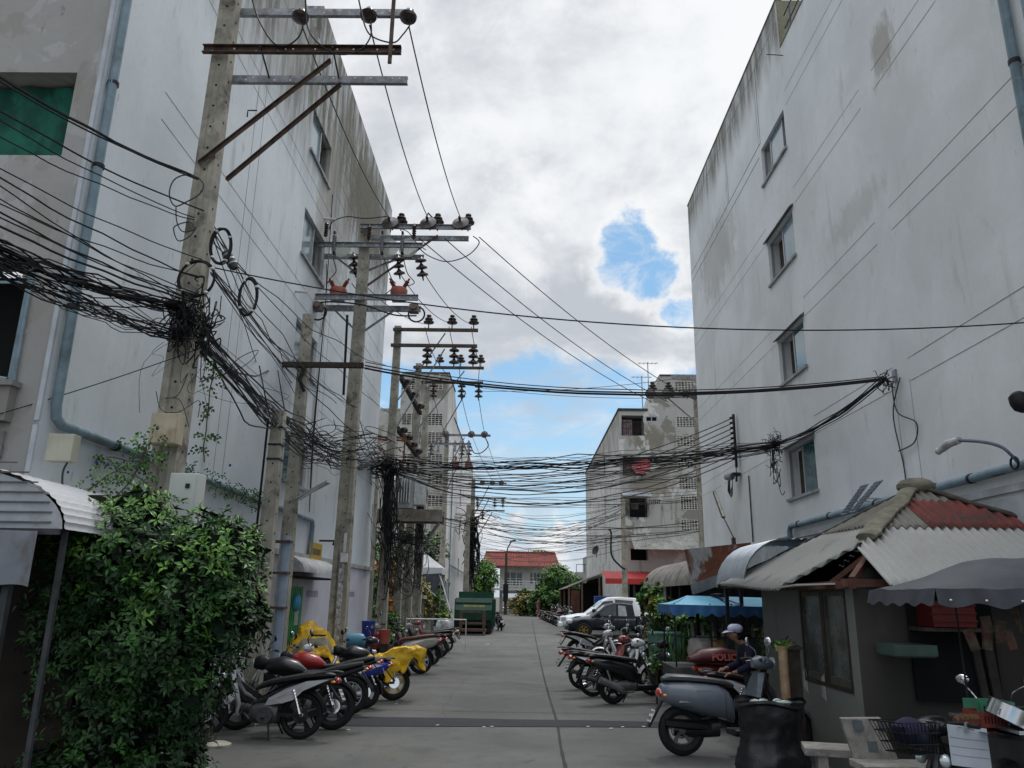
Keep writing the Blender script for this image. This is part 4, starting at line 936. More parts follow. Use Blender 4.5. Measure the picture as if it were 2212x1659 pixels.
brace(t,(.1,-.1,7.3),(ax(1060,62,gx),-.1,9.5),w=.07); brace(t,(.1,-.1,6.0),(ax(1068,62,gx),-.1,8.5),w=.07); brace(t,(.1,-.1,8.2),(ax(1060,62,gx),-.1,10.6),w=.07)
# extra plain poles in the clusters
for lab,u,vt,Y,b_ in (('plain concrete pole standing close behind the third tall pole',813,1010,28.5,.16),('short concrete stub pole with a yellow plate, in front of the lattice block',938,1110,49,.26),('plain concrete pole right beside the farthest armed pole',1012,1090,60,.24),('plain concrete pole between the transformer and the white wall',868,1130,30,.15)):
    p=D(u,vt,Y=Y); far_pole(lab,p.x,Y,p.z,[],base=b_,notch=False)
# tilted timber arms with spool insulators (service drops)
def spool_arm(label,a,b,Y0,Y1,n_):
    p=D(*a,Y=Y0);q=D(*b,Y=Y1); t=thing('timber_arm',label,'crossarm',p); v=q-p
    g_=MB(); g_.beam((0,0,0),v,.16,.16); g_.build('beam',WOODD,t)
    for k in range(n_):
        c=v*((k+.5)/n_)+Vector((.16,-.05,.06)); g_=MB(); g_.lathe([(.09,-.12),(.12,-.09),(.06,-.03),(.06,.03),(.12,.09),(.09,.12)],c,(.3,1,.2),10); g_.build('spool_insulator',PORC,t)
spool_arm('upper slanted dark timber between the third and fourth poles, with dark insulators',(866,815),(908,893),28,31,3)
spool_arm('lower slanted dark timber between the third and fourth poles, with dark insulators',(858,925),(902,985),28,31,4)
# transformer on its platform
ty=30.0; c=D(885,1062,Y=ty)
pf=thing('transformer_platform','weathered concrete platform hung between the poles under the grey transformer','platform',(c.x,ty,D(870,1100,Y=ty).z))
a=D(828,1100,Y=ty);b=D(915,1148,Y=ty)
g_=MB(); g_.mm((-1.9,-.55,-.5),(1.35,-.40,-.05)); g_.mm((-1.9,.35,-.5),(1.35,.5,-.05)); g_.mm((-1.9,-.39,-.25),(1.35,.34,-.15)); g_.build('deck',plain('dirty_concrete',(.20,.18,.15),.9,0,.4,2,dirt=(.06,.055,.05)),pf)
g_=MB(); g_.beam((-1.7,0,-.5),(-.7,.3,-1.6),.1,.1); g_.beam((1.2,0,-.5),(.4,.3,-1.6),.1,.1); build_islands(g_,'strut',STEEL,pf)
tr=thing('transformer','grey finned power transformer standing on the platform between the poles','transformer',(c.x,ty,D(885,1100,Y=ty).z))
hT=D(885,1020,Y=ty).z-tr.location.z
g_=MB(); g_.mm((-.55,-.3,0),(.2,.35,hT)); g_.build('tank',plain('transformer_grey',(.38,.40,.41),.5,0,.12,2,dirt=(.25,.25,.25)),tr,bevel=.02)
for k in range(7):
    g_=MB(); g_.mm((.22,-.34+k*.1,.15),(.62,-.31+k*.1,hT-.25)); g_.build('cooling_fin',plain('fin_pale',(.50,.52,.53),.5),tr)
for k in range(6):
    g_=MB(); g_.mm((-.45+k*.1,-.55,.2),(-.42+k*.1,-.31,hT-.3)); g_.build('cooling_fin',plain('fin_pale',(.50,.52,.53),.5),tr)
for k in range(3):
    g_=MB(); pr=[(.05,0)]
    for j in range(4): pr+=[(.05,.04+j*.08),(.1,.08+j*.08)]
    g_.lathe(pr+[(.03,.42)],(-.4+k*.28,0,hT),n=10); g_.build('bushing',PORC,tr)
# old steel rack (rusty orange) behind the third pole
rk=thing('steel_bracket','rusty orange steel frame bracket sticking out behind the third tall pole','bracket',D(800,945,Y=27.2))
g_=MB(); 
for dy in (0,.5): g_.beam((-.9,dy,.05),(1.3,dy,0),.06,.06)
for k in range(5): g_.beam((.6+k*.15,0,-.1-k*.1),(.6+k*.15,.5,-.1-k*.1),.04,.04)
g_.beam((-.2,0,0),(1.2,0,-.9),.05,.05); g_.beam((1.25,0,0),(1.25,0,-1.3),.05,.05); g_.beam((-.85,0,.05),(-.85,.5,.05),.05,.05)
g_.build('frame',plain('orange_rust',(.22,.07,.035),.8,0,.35),rk)
# ---- right hand poles
rx_=6.95
t=far_pole('concrete pole at the far corner of the white building on the right',rx_,30,10.3,[(ax(1397,30,rx_),.3,9.83,'s',[('pin',ax(1410,30,rx_)),('pin',ax(1445,30,rx_)),('horiz',ax(1405,30,rx_)),('horiz',ax(1440,30,rx_)),('horiz',ax(1500,30,rx_))])],d0=.14)
brace(t,(-.1,-.1,8.8),(-1.2,-.1,9.8)); g_=MB(); g_.mm((-1.0,-.2,D(1490,822,Y=30).z),(.2,-.12,D(1490,812,Y=30).z)); g_.build('crossarm',STEEL,t)
for u in (1476,1482,1450): p=D(u,845,Y=30); string_ins(t,(p.x-rx_,-.2,p.z),(0,0,-1),2,1.0,8)
t=far_pole('thin concrete pole in front of the grey block on the right, above the red awning',5.85,45,7.6,[],base=.17,notch=False)
wirepart(t,'conduit',[Vector((-.9,-.3,5.8)),Vector((-.75,-.3,5.6)),Vector((-.75,-.3,4.4)),Vector((-.3,-.3,3.8)),Vector((0,-.3,3.6))],.05)
# end-of-street lamp post with angled arm
hp=thing('street_lamp','far street lamp post with a bent arm in front of the end house','street lamp',(D(1092,1300,Y=92).x,92,0))
zt_=D(1095,1168,Y=92).z
g_=MB(); g_.tube([(0,0,0),(0,0,zt_*.82)],[.22,.15],8); g_.tube([(0,0,zt_*.8),(.15,0,zt_*.9),(.6,0,zt_)],.07,6); g_.build('post',CONCD,hp)
g_=MB(); g_.box((.75,0,zt_),(.7,.3,.15),(0,-.2,0)); g_.build('lamp_head',DKMET,hp)
g_=MB(); g_.mm((-.3,-.35,1.5),(.3,-.1,3.4)); g_.build('service_box',DKMET,hp)
# lamps and dishes on the right wall
fl=thing('street_lamp','slim fluorescent lamp on a bent rod over the rusty roof, by the right wall','street lamp',D(1585,1170,X=6.1))
top_=D(1543,1063,X=6.1)-fl.location; mid_=D(1563,1118,X=6.1)-fl.location
g_=MB(); g_.tube([(0,0,0),(0,0,.12),mid_],.02,6); g_.box((0,0,0),(.1,.1,.22)); g_.build('bracket',RUST,fl)
g_=MB(); g_.beam(mid_*1.0,top_,.10,.06); g_.build('housing',plain('lamp_dirty',(.07,.065,.05),.6),fl)
g_=MB(); g_.beam(mid_*.97+top_*.03+Vector((0,-.04,-.0)),top_*.97+mid_*.03+Vector((0,-.04,0)),.06,.04); g_.build('tube_cover',plain('tube_pale',(.55,.52,.42),.5),fl)
cl=thing('street_lamp','white lamp head on a curved blue grey arm at the right edge over the hut','street lamp',D(2200,1000,X=6.4))
P_=[D(*q,X=6.4+.0)-cl.location for q in ((2200,1000),(2200,985),(2188,965),(2160,955),(2120,952))]; P_=[Vector((p.x-.08*i,p.y,p.z)) for i,p in enumerate(P_)]
g_=MB(); g_.tube(spline(P_,6),.022,8); g_.build('arm',plain('arm_blue_grey',(.10,.13,.17),.5),cl)
h0=P_[-1]; g_=MB(); g_.tube([h0+Vector((0,-.02,0)),h0+Vector((-.02,.22,-.0)),h0+Vector((-.02,.42,-.05))],[.05,.065,.05],10); g_.ball(h0+Vector((-.02,.5,-.06)),.055,8); g_.build('lamp_head',plain('wrapped_white',(.45,.46,.46),.5,0,.3,14),cl)
g_=MB(); g_.torus(P_[0]+Vector((-.05,0,.0)),.08,.014,(1,0,0),18,6); g_.build('cable_coil',BLACK,cl)
sp=thing('loudspeaker','black object poking in at the right edge of the view, high on the right','loudspeaker',D(2205,873,X=5.6))
g_=MB(); g_.lathe([(.03,-.1),(.085,-.05),(.105,.02),(.10,.1),(.06,.14)],(0,0,0),(0,.3,1),14); g_.build('cone',BLACK,sp); g_=MB(); g_.tube([(0,0,0),(.9,-.3,.1)],.02,6); g_.build('bracket',DKMET,sp)
# flood light + yellow plate on left wall
fd=thing('floodlight','black floodlight on a short arm above the yellow plate on the left wall','floodlight',D(690,1168,X=-5.15))
g_=MB(); g_.box((.45,.0,0),(.05,.34,.26),(0,.5,0)); g_.build('housing',BLKPL,fd); g_=MB(); g_.box((.485,.0,-.015),(.01,.28,.2),(0,.5,0)); g_.build('lens',GLASSR,fd); g_=MB(); g_.tube([(0,0,0),(.45,0,0)],.025,6); g_.build('bracket',BLKPL,fd)
yp=thing('warning_plate','yellow plate with a brown band fixed to the left wall under the floodlight','sign',D(682,1192,X=-5.12))
g_=MB(); g_.box((0,0,0),(.03,1.1,.42)); g_.build('plate',plain('yellow_plate',(.50,.33,.04),.6,0,.15),yp); g_=MB(); g_.box((.018,0,0),(.006,.8,.14)); g_.build('band',plain('brown_band',(.16,.10,.04),.7),yp)
# solar panel pair
for k,(uA,vA,uB,vB) in enumerate(((1817,1112,1850,1048),(1836,1107,1880,1040))):
    a=D(uA,vA,X=6.15);b=D(uB,vB,X=6.15)
    s_=thing('solar_panel',('small solar panel on the wall above the hut roof, the left one of two','small solar panel on the wall above the hut roof, the right one of two')[k],'solar panel',a,0)
    v=b-a; w=Vector((-.28,.0,.0)) ; up=Vector((0,v.y,v.z)); 
    side=Vector((.0,-.36,.0)); upv=Vector((.12,v.y*.45,.52)); q0=Vector((0,0,0)); 
    Bv=Vector((.0,-.27,-.01)); Cv=Vector((.10,v.y*1.0,b.z-a.z)); nn=Bv.cross(Cv).normalized(); nn=nn if nn.x<0 else -nn; nn=nn*.018
    g_=MB(); g_.poly([q0,q0+Bv,q0+Bv+Cv,q0+Cv],.025); g_.build('frame',ALU,s_)
    g_=MB(); A_=q0+nn
    for r_ in range(9):
        for c_ in range(2):
            u0,u1=.06+c_*.46,.06+c_*.46+.42; v0_,v1_=.04+r_*.106,.04+r_*.106+.08
            g_.poly([A_+Bv*u0+Cv*v0_,A_+Bv*u1+Cv*v0_,A_+Bv*u1+Cv*v1_,A_+Bv*u0+Cv*v1_],.004)
    g_.build('solar_cells',plain('solar_blue',(.03,.045,.08),.2,spec=.8),s_)
    g_=MB(); g_.tube([(.05,-.35,.22),(.44,-.38,.22)],.015,6); g_.build('bracket',ALU,s_)
# ---------------------------------------------------------------- lettering helper
def lettering(parent,name,s_,size,origin,xdir,ydir,mat,extr=.002,bold=0):
    cu=bpy.data.curves.new(name,'FONT'); cu.body=s_; cu.size=size; cu.extrude=extr; cu.offset=bold; cu.align_x='CENTER'; cu.align_y='CENTER'; cu.resolution_u=2
    o=bpy.data.objects.new(name,cu); COL.objects.link(o); bpy.context.view_layer.update()
    me=bpy.data.meshes.new_from_object(o); bpy.data.objects.remove(o); me.materials.clear(); me.materials.append(mat)
    q=bpy.data.objects.new(name,me); COL.objects.link(q)
    x=Vector(xdir).normalized(); y=Vector(ydir).normalized(); z=x.cross(y); m=Matrix((x,y,z)).transposed().to_4x4(); m.translation=Vector(origin)
    for v in me.vertices: v.co=m@v.co
    if parent: q.parent=parent
    return q
# ---------------------------------------------------------------- motorbikes
PLATE=plain('number_plate',(.55,.57,.56),.5,0,.06); PLINK=plain('plate_ink',(.05,.05,.06),.6)
TAILR=plain('tail_light_red',(.45,.02,.02),.2,0,.1,spec=.7,coat=1); AMBER=plain('amber_lens',(.6,.22,.03),.2,spec=.7)
LENS=plain('headlight_lens',(.55,.6,.62),.08,.4,.05,coat=1); ENG=plain('engine_grey',(.10,.10,.105),.45,.6,.3,20); RIMB=plain('black_rim',(.015,.015,.017),.35,.3,.1); RIMG=plain('gold_rim',(.30,.20,.06),.35,.7,.1); RIMS=plain('silver_rim',(.45,.46,.47),.3,.8,.1)
SEATBR=plain('brown_seat_vinyl',(.13,.045,.028),.5,0,.2,12,.1,spec=.4)
def wheel(t,x,R_,r_,rim,spokes='cast',fine=True):
    g_=MB(); N=30 if fine else 16; g_.torus((x,0,R_),R_-r_,r_,(0,1,0),N,8 if fine else 5,ry=r_*.95); w_=g_.build('wheel',RUBBER,t)
    g_=MB(); Rr=R_-2*r_+.01; g_.torus((x,0,R_),Rr,.014,(0,1,0),N,6,ry=.03); g_.lathe([(.04,-.05),(.04,.05)],(x,0,R_),(0,1,0),10)
    if spokes=='cast':
        for k in range(5):
            a=2*math.pi*k/5+.3; d=Vector((math.cos(a),0,math.sin(a))); c=Vector((x,0,R_)); a2=a+.22; d2=Vector((math.cos(a2),0,math.sin(a2)))
            g_.beam(c+d*.03,c+d*Rr,.035,.022,(0,1,0)); 
            if fine: g_.beam(c+d*Rr*.5,c+d2*Rr,.02,.018,(0,1,0))
    else:
        for k in range(24 if fine else 8):
            a=2*math.pi*k/(24 if fine else 8); a2=a+(.5 if k%2 else -.5); c=Vector((x,0,R_)); g_.tube([c+Vector((math.cos(a2)*.04,(.04 if k%2 else -.04),math.sin(a2)*.04)),c+Vector((math.cos(a)*Rr,0,math.sin(a)*Rr))],.0035,3)
    g_.build('rim',rim,w_)
    if fine:
        g_=MB(); g_.lathe([(.10,-.002),(.10,.002)],(x,.055,R_),(0,1,0),18); g_.lathe([(.03,-.01),(.03,.02)],(x,.055,R_),(0,1,0),8); g_.build('brake_disc',CHROME,w_)
    return w_
def shell(rows,m=None):
    "leg shield: rows (z, x, halfwidth, thickness, bow)"
    g_=MB(); rings=[]
    for z,x,w,th,bow in rows:
        r_=[]
        for j in range(9):
            u=-1+2*j/8; r_.append(Vector((x-bow*u*u,w*u,z)))
        for j in range(9):
            u=1-2*j/8; r_.append(Vector((x-bow*u*u-th,w*u*.96,z)))
        rings.append(r_)
    g_.loft(rings); return g_
def mirror_pair(t,x,z,w=.30,h=.17,mat=BLKPL,round_=False,out=.08):
    for s_ in (-1,1):
        g_=MB(); top=Vector((x-.02,s_*(w+out),z+h)); g_.tube(spline([(x,s_*(w-.12),z),(x+.03,s_*(w-.05),z+h*.6),top],4),.007,6)
        rz=Matrix.Rotation(s_*-.25,3,'Z'); g_.ball(top+Vector((0,0,.03)),(.022,.068,.045) if not round_ else (.02,.06,.055),12,rot=rz); mi=g_.build('mirror',mat,t)
        g_=MB(); g_.ball(top+Vector((-.012,0,.03)),(.014,.060,.038) if not round_ else (.014,.052,.048),12,rot=rz); g_.build('mirror_glass',GLASSR,mi)
def bars(t,x,z,w=.33,rise=.03,back=.10,mat=DKMET):
    g_=MB(); g_.tube(spline([(x-back,-w,z),(x-back*.6,-w+.12,z+rise*.5),(x,-.06,z),(x,.06,z),(x-back*.6,w-.12,z+rise*.5),(x-back,w,z)],4),.012,6); hb_=g_.build('handlebar',mat,t)
    g_=MB()
    for s_ in (-1,1): g_.tube([(x-back*.75,s_*(w-.10),z+.004),(x-back*1.02,s_*(w+.01),z-.001)],.018,8)
    build_islands(g_,'grip',BLKPL,hb_)
    g_=MB()
    for s_ in (-1,1): g_.tube([(x-back*.45,s_*(w-.14),z),(x-back*.5+.05,s_*(w-.08),z-.01),(x-back*.8+.04,s_*(w+.02),z-.02)],.005,5)
    build_islands(g_,'brake_lever',CHROME,hb_)
def rear_plate(t,x=-.44,z=.56,tilt=-.5,w=.19,h=.14):
    rm=Matrix.Rotation(tilt,3,'Y'); g_=MB(); g_.box((x,0,z),(.006,w,h),rm); pl_=g_.build('number_plate',PLATE,t)
    g_=MB()
    for k in range(3): g_.box(Vector((x,0,z))+rm@Vector((-.0045,-.06+k*.06,.038)),(.002,.03,.03),rm)
    for k in range(5): g_.box(Vector((x,0,z))+rm@Vector((-.0045,-.07+k*.035,-.03)),(.002,.015,.04),rm)
    g_.build('plate_marks',PLINK,pl_)
def fender(t,x,R_,w,a0,a1,mat,name='fender',gap=.035):
    g_=MB(); N=12; rings=[]
    for k in range(N+1):
        a=a0+(a1-a0)*k/N; c=Vector((x,0,R_)); d=Vector((math.cos(a),0,math.sin(a))); rr=R_+gap; ring=[]
        for j in range(7):
            u=-1+2*j/6; ring.append(c+d*(rr-.04*u*u)+Vector((0,w*u,0)))
        for j in range(7):
            u=1-2*j/6; ring.append(c+d*(rr-.008-.04*u*u)+Vector((0,w*.93*u,0)))
        rings.append(ring)
    g_.loft(rings); return g_.build(name,mat,t)
def bike(kind,label,x,y,h,body,body2=None,seat=None,rim=None,s=1.05,lean=-6,group=None,fine=True,basket=False,spokes='cast',cat=None,steer=.0,mirrors=True,mirmat=BLKPL):
    body2=body2 or BLKPL; seat=seat or SEATM; rim=rim or RIMB
    name={'U':'motorcycle','S':'motor_scooter','N':'motorcycle','G':'motor_scooter'}[kind]
    t=thing(name,label,cat or ('scooter' if kind in 'SG' else 'motorcycle'),(x,y,0),h,group); t.rotation_euler=(R(lean),0,h); t.scale=(s,s,s)
    WB={'U':1.24,'S':1.25,'N':1.33,'G':1.27}[kind]; Rw={'U':.285,'S':.265,'N':.31,'G':.27}[kind]; rt={'U':.04,'S':.05,'N':.06,'G':.062}[kind]
    wheel(t,0,Rw,rt,rim,spokes,fine); wheel(t,WB,Rw,rt*.9,rim,spokes,fine)
    g_=MB(); hx=WB-.25; hz=.86 if kind!='N' else .88
    for s_ in (-1,1): g_.tube([(hx+.02,s_*.075,hz-.12),(WB,s_*.075,Rw)],[.022,.026],8)
    g_.tube([(hx-.02,0,hz+.04),(hx+.06,0,hz-.24)],.03,8); g_.build('front_fork',CHROME if kind=='N' else ENG,t)
    if kind in 'UN':
        g_=MB(); g_.hull([(.30,.20,.42,.10),(.42,.17,.46,.14),(.58,.18,.44,.14),(.66,.22,.40,.09)],10); g_.tube([(.60,0,.36),(.86,0,.40)],[.075,.065],10); g_.lathe([(.10,-.145),(.11,-.12),(.11,.12),(.10,.145)],(.45,0,.28),(0,1,0),14)
        if fine:
            for k in range(4): g_.lathe([(.088,-.004),(.088,.004)],(.66+.05*k,0,.365+.008*k),(1,0,.15),10)
        g_.build('engine',ENG,t)
        g_=MB()
        for s_ in (-1,1): g_.beam((.40,s_*.085,.30),(0,s_*.085,Rw),.025,.045)
        g_.beam((.98,0,.74),(.55,0,.48),.05,.07); g_.beam((.55,0,.48),(.0,0,.62),.05,.05); g_.build('frame',DKMET,t)
        for s_ in (-1,1):
            g_=MB(); g_.tube([(.10,s_*.13,.60),(0.0,s_*.11,Rw+.02)],.018,6)
            if fine:
                for k in range(6): f=k/6; g_.torus((.10-.1*f*.8,s_*(.13-.02*f),.58-.22*f),.026,.006,(-.3,0,1),10,4)
            g_.build('shock_absorber',CHROME,t)
        g_=MB(); g_.tube(spline([(.80,-.10,.30),(.66,-.13,.20),(.35,-.155,.20),(.15,-.165,.25),(-.28,-.175,.36)],4),[.018]*8+[.03]+[.045]*8,8); g_.build('exhaust',ENG if kind=='U' else CHROME,t)
        g_=MB(); g_.tube([(.45,-.26,.25),(.45,.26,.25)],.012,6); g_.tube([(.40,.10,.24),(.33,.24,.0)],.012,6); g_.tube([(.35,-.12,.22),(.27,-.19,.05)],.012,6); g_.build('foot_rest',DKMET,t)
    if kind=='U':
        g_=MB(); g_.hull([(-.46,.73,.76,.03),(-.34,.665,.765,.075),(-.1,.58,.74,.115),(.15,.52,.70,.125),(.35,.44,.62,.12),(.52,.38,.53,.10),(.66,.36,.46,.06)],12,pw=2.2); tf=g_.build('tail_fairing',body2,t)
        for s_ in (-1,1):
            g_=MB(); yy=lambda z_:s_*(.128); g_.poly([(-.34,s_*.088,.725),(-.02,s_*.134,.585),(.10,s_*.137,.47),(.24,s_*.135,.43),(.46,s_*.122,.40),(.42,s_*.132,.49),(.20,s_*.138,.61),(-.05,s_*.128,.70)],.008,(0,1,0)); sp_=g_.build('side_panel',body,t)
            g_=MB(); g_.poly([(.0,s_*.141,.60),(.25,s_*.146,.515),(.43,s_*.134,.45),(.24,s_*.146,.535)],.003,(0,1,0)); g_.poly([(-.12,s_*.128,.66),(.15,s_*.146,.575),(.3,s_*.146,.52),(.14,s_*.146,.59)],.003,(0,1,0)); g_.build('stripe',plain('white_decal',(.45,.46,.48),.4),sp_)
        g_=MB(); g_.hull([(-.40,.765,.80,.06),(-.28,.745,.83,.10),(-.05,.72,.82,.125),(.18,.68,.775,.13),(.40,.645,.735,.125),(.56,.60,.68,.09),(.63,.58,.62,.05)],12,pw=2.6); g_.build('seat',seat,t)
        g_=shell([(.30,.86,.10,.03,.03),(.42,.86,.185,.035,.07),(.58,.92,.20,.04,.08),(.72,.985,.165,.05,.07),(.86,1.01,.10,.06,.04)]); g_.build('leg_shield',body,t)
        g_=MB(); g_.hull([(.60,.38,.50,.06),(.75,.42,.58,.09),(.92,.55,.80,.09),(1.0,.70,.92,.07)],10); g_.build('centre_cover',body2,t)
        g_=MB(); g_.hull([(.88,.92,1.03,.05),(.95,.90,1.07,.11),(1.04,.90,1.06,.13),(1.12,.92,1.02,.09),(1.15,.94,.99,.03)],12,pw=2.3); cw=g_.build('handlebar_cowl',body,t)
        g_=MB(); g_.ball((1.115,0,.965),(.045,.085,.045),10); g_.build('headlight',LENS,cw)
        for s_ in (-1,1): g_=MB(); g_.ball((1.05,s_*.135,.75),(.05,.035,.05),8); g_.build('indicator',LENS,t)
        bars(t,.97,1.0,.32); fender(t,WB,Rw,.07,.1,2.7,body); fender(t,0,Rw,.07,1.2,3.0,BLKPL,'mud_guard',.05)
        tz,tx=.715,-.44
    if kind=='N':
        g_=MB(); g_.hull([(.42,.72,.80,.09),(.55,.70,.92,.15),(.75,.70,.98,.165),(.92,.74,.95,.13),(1.02,.80,.88,.06)],14,pw=2.2); g_.build('fuel_tank',body,t)
        g_=MB(); g_.hull([(-.38,.86,.92,.07),(-.2,.80,.90,.11),(.0,.76,.86,.12),(.2,.72,.80,.12),(.42,.71,.79,.13),(.5,.72,.80,.09)],12,pw=2.5); g_.build('seat',seat,t)
        g_=MB(); g_.hull([(-.48,.83,.86,.03),(-.35,.78,.86,.07),(-.1,.68,.80,.10),(.2,.60,.74,.11),(.42,.56,.72,.10),(.52,.58,.70,.06)],12,pw=2.4); g_.build('tail_fairing',body2,t)
        g_=MB(); g_.hull([(.96,.82,.95,.07),(1.05,.78,1.0,.11),(1.14,.80,.97,.10),(1.19,.84,.92,.05)],12); cw=g_.build('headlight_cowl',body2,t)
        g_=MB(); g_.ball((1.165,0,.88),(.04,.08,.07),12); g_.build('headlight',LENS,cw)
        bars(t,1.0,1.06,.34,.02,.08,CHROME); fender(t,WB,Rw,.07,.5,2.5,body2); tz,tx=.83,-.48
        fender(t,0,Rw,.08,1.4,2.8,BLKPL,'mud_guard',.05)
    if kind=='S':
        g_=MB(); g_.hull([(-.44,.70,.76,.04),(-.30,.58,.78,.11),(-.08,.50,.76,.155),(.18,.42,.72,.175),(.36,.32,.68,.165),(.45,.28,.60,.13)],14,pw=2.4); g_.build('rear_body',body,t)
        for s_ in (-1,1):
            g_=MB(); g_.poly([(-.28,s_*.125,.70),(.05,s_*.172,.60),(.34,s_*.18,.38),(.40,s_*.172,.40),(.20,s_*.185,.60),(-.08,s_*.165,.715)],.01,(0,1,0)); g_.build('side_trim',body2,t)
        g_=MB(); g_.hull([(-.42,.775,.815,.07),(-.25,.765,.845,.115),(-.02,.74,.825,.14),(.2,.71,.79,.145),(.42,.69,.765,.13),(.50,.66,.72,.08)],12,pw=2.6); g_.build('seat',seat,t)
        g_=MB(); g_.mm((.42,-.15,.25),(.86,.15,.31)); g_.hull([(.40,.20,.29,.10),(.9,.22,.30,.12)],8,pw=4); g_.build('floorboard',BLKPL,t,bevel=.015)
        g_=shell([(.24,.90,.12,.04,.03),(.38,.90,.20,.05,.06),(.58,.96,.215,.06,.09),(.76,1.03,.17,.08,.08),(.88,1.05,.10,.08,.05)]); g_.build('front_apron',body,t)
        g_=MB(); g_.hull([(.93,.94,1.03,.06),(.99,.92,1.07,.12),(1.07,.93,1.05,.11),(1.11,.96,1.01,.05)],12); cw=g_.build('handlebar_cowl',body2,t)
        g_=MB(); g_.ball((1.09,0,.80),(.05,.10,.055),10); g_.build('headlight',LENS,cw)
        g_=MB(); g_.hull([(-.05,.20,.36,.08,.10),(.15,.18,.40,.12,.04),(.42,.20,.42,.12,.0)],10); g_.build('engine',ENG,t)
        g_=MB(); g_.tube(spline([(.35,-.12,.20),(.15,-.17,.20),(.05,-.185,.26),(-.30,-.19,.40)],4),[.02]*4+[.03,.05,.055,.06]+[.06]*5,10); g_.build('exhaust',plain('exhaust_grey',(.18,.18,.19),.4,.5) if body is not BLKPL else BLKPL,t)
        g_=MB(); g_.tube([(-.12,-.11,.56),(-.02,-.10,.30)],.022,6); g_.build('shock_absorber',CHROME,t)
        bars(t,.98,1.02,.33); fender(t,WB,Rw,.075,.2,2.6,body); fender(t,0,Rw,.07,1.7,3.3,BLKPL,'mud_guard',.05)
        g_=MB(); g_.tube([(.35,.12,.22),(.25,.24,.0)],.012,6); g_.build('side_stand',DKMET,t); tz,tx=.72,-.43
    if kind=='G':
        g_=MB(); g_.hull([(-.25,.62,.70,.06),(-.22,.57,.76,.13),(-.12,.53,.79,.19),(.05,.48,.80,.22),(.25,.43,.79,.228),(.42,.40,.77,.21),(.54,.37,.71,.17),(.60,.35,.62,.11)],16,pw=2.7); g_.build('rear_body',body,t)
        g_=MB()
        for s_ in (-1,1): g_.mm((-.04,s_*.212-.002,.53),(.10,s_*.212+.002,.535))
        g_.hull([(-.2,.30,.40,.10),(.2,.26,.38,.12),(.4,.26,.36,.1)],8); g_.build('lower_trim',BLKPL,t)
        g_=MB(); g_.mm((-.06,-.213,.575),(.07,-.2085,.59)); g_.mm((.14,-.232,.70),(.30,-.2275,.706)); g_.mm((.47,-.208,.42),(.473,-.200,.72)); build_islands(g_,'trim_badge',CHROME,t)
        g_=MB(); g_.hull([(-.20,.80,.83,.09),(-.13,.79,.875,.13),(.08,.785,.87,.155),(.30,.775,.85,.15),(.52,.75,.82,.13),(.62,.72,.78,.08)],12,pw=3); g_.build('seat',seat,t,bevel=0)
        g_=MB(); g_.mm((.56,-.17,.22),(.90,.17,.29)); g_.build('floorboard',BLKPL,t,bevel=.02)
        g_=shell([(.22,.86,.15,.03,.02),(.40,.88,.235,.035,.05),(.60,.94,.235,.04,.08),(.78,1.0,.17,.06,.07),(.90,1.03,.09,.08,.04)]); g_.build('front_apron',body,t)
        g_=MB(); g_.hull([(.88,.95,1.05,.06),(.95,.93,1.09,.13),(1.05,.93,1.08,.13),(1.12,.95,1.03,.07)],12); cw=g_.build('handlebar_cowl',body,t)
        g_=MB(); g_.lathe([(.07,0),(.075,.03),(.05,.045)],(1.10,0,1.0),(1,0,-.1),14); g_.build('headlight',LENS,cw)
        g_=MB(); g_.hull([(-.08,.20,.34,.08,.10),(.15,.18,.38,.12,.04),(.42,.20,.40,.12,.0)],10); g_.build('engine',plain('satin_black',(.02,.02,.022),.35,.3),t)
        bars(t,.97,1.04,.34); fender(t,WB,Rw,.09,.0,2.9,body)
        g_=MB(); g_.beam((-.20,0,.60),(-.38,0,.30),.10,.02); g_.build('mud_guard',BLKPL,t); tz,tx=.665,-.235
    g_=MB(); g_.ball((tx-.0,0,tz),(.045,.09 if kind!='G' else .11,.035 if kind!='G' else .055),10); g_.build('tail_light',TAILR,t)
    for s_ in (-1,1): g_=MB(); g_.ball((tx+.04,s_*.13,tz-.02),(.035,.025,.02),8); g_.build('indicator',AMBER,t)
    if kind!='G':
        g_=MB(); g_.beam((tx+.12,0,tz-.04),(tx-.06,0,tz-.27),.12,.015); g_.build('plate_bracket',BLKPL,t); rear_plate(t,tx-.065,tz-.17,.45)
    else: rear_plate(t,-.345,.42,.45)
    if mirrors: mirror_pair(t,{'U':.98,'S':1.0,'N':1.0,'G':.98}[kind],1.03,.28,.18,mirmat,kind=='G')
    if fine and kind in 'US':
        g_=MB(); g_.tube(spline([(-.15,.10,.80),(-.40,.095,.83),(-.48,.05,.82),(-.49,0,.82),(-.48,-.05,.82),(-.40,-.095,.83),(-.15,-.10,.80)],4),.011,6); g_.build('grab_rail',ENG,t)
    if basket:
        g_=MB(); z0_,z1_=.80,1.02; B_=lambda u,v,z:(1.12+.30*u*(1 if z>z0_ else .8),(v-.5)*(.40 if z>z0_ else .3),z)
        for z in (z0_,z1_,.87,.95):
            sc_=(z-z0_)/(z1_-z0_); w_=.15+.05*sc_; l_=.24+.08*sc_; pts=[(1.10,-w_,z),(1.10+l_,-w_,z),(1.10+l_,w_,z),(1.10,w_,z),(1.10,-w_,z)]; g_.tube(pts,.006,4,smooth=False)
        for k in range(11):
            for s_ in (-1,1): f=k/10; g_.tube([(1.10+.24*f,s_*.15,z0_),(1.10+.32*f,s_*.20,z1_)],.004,4)
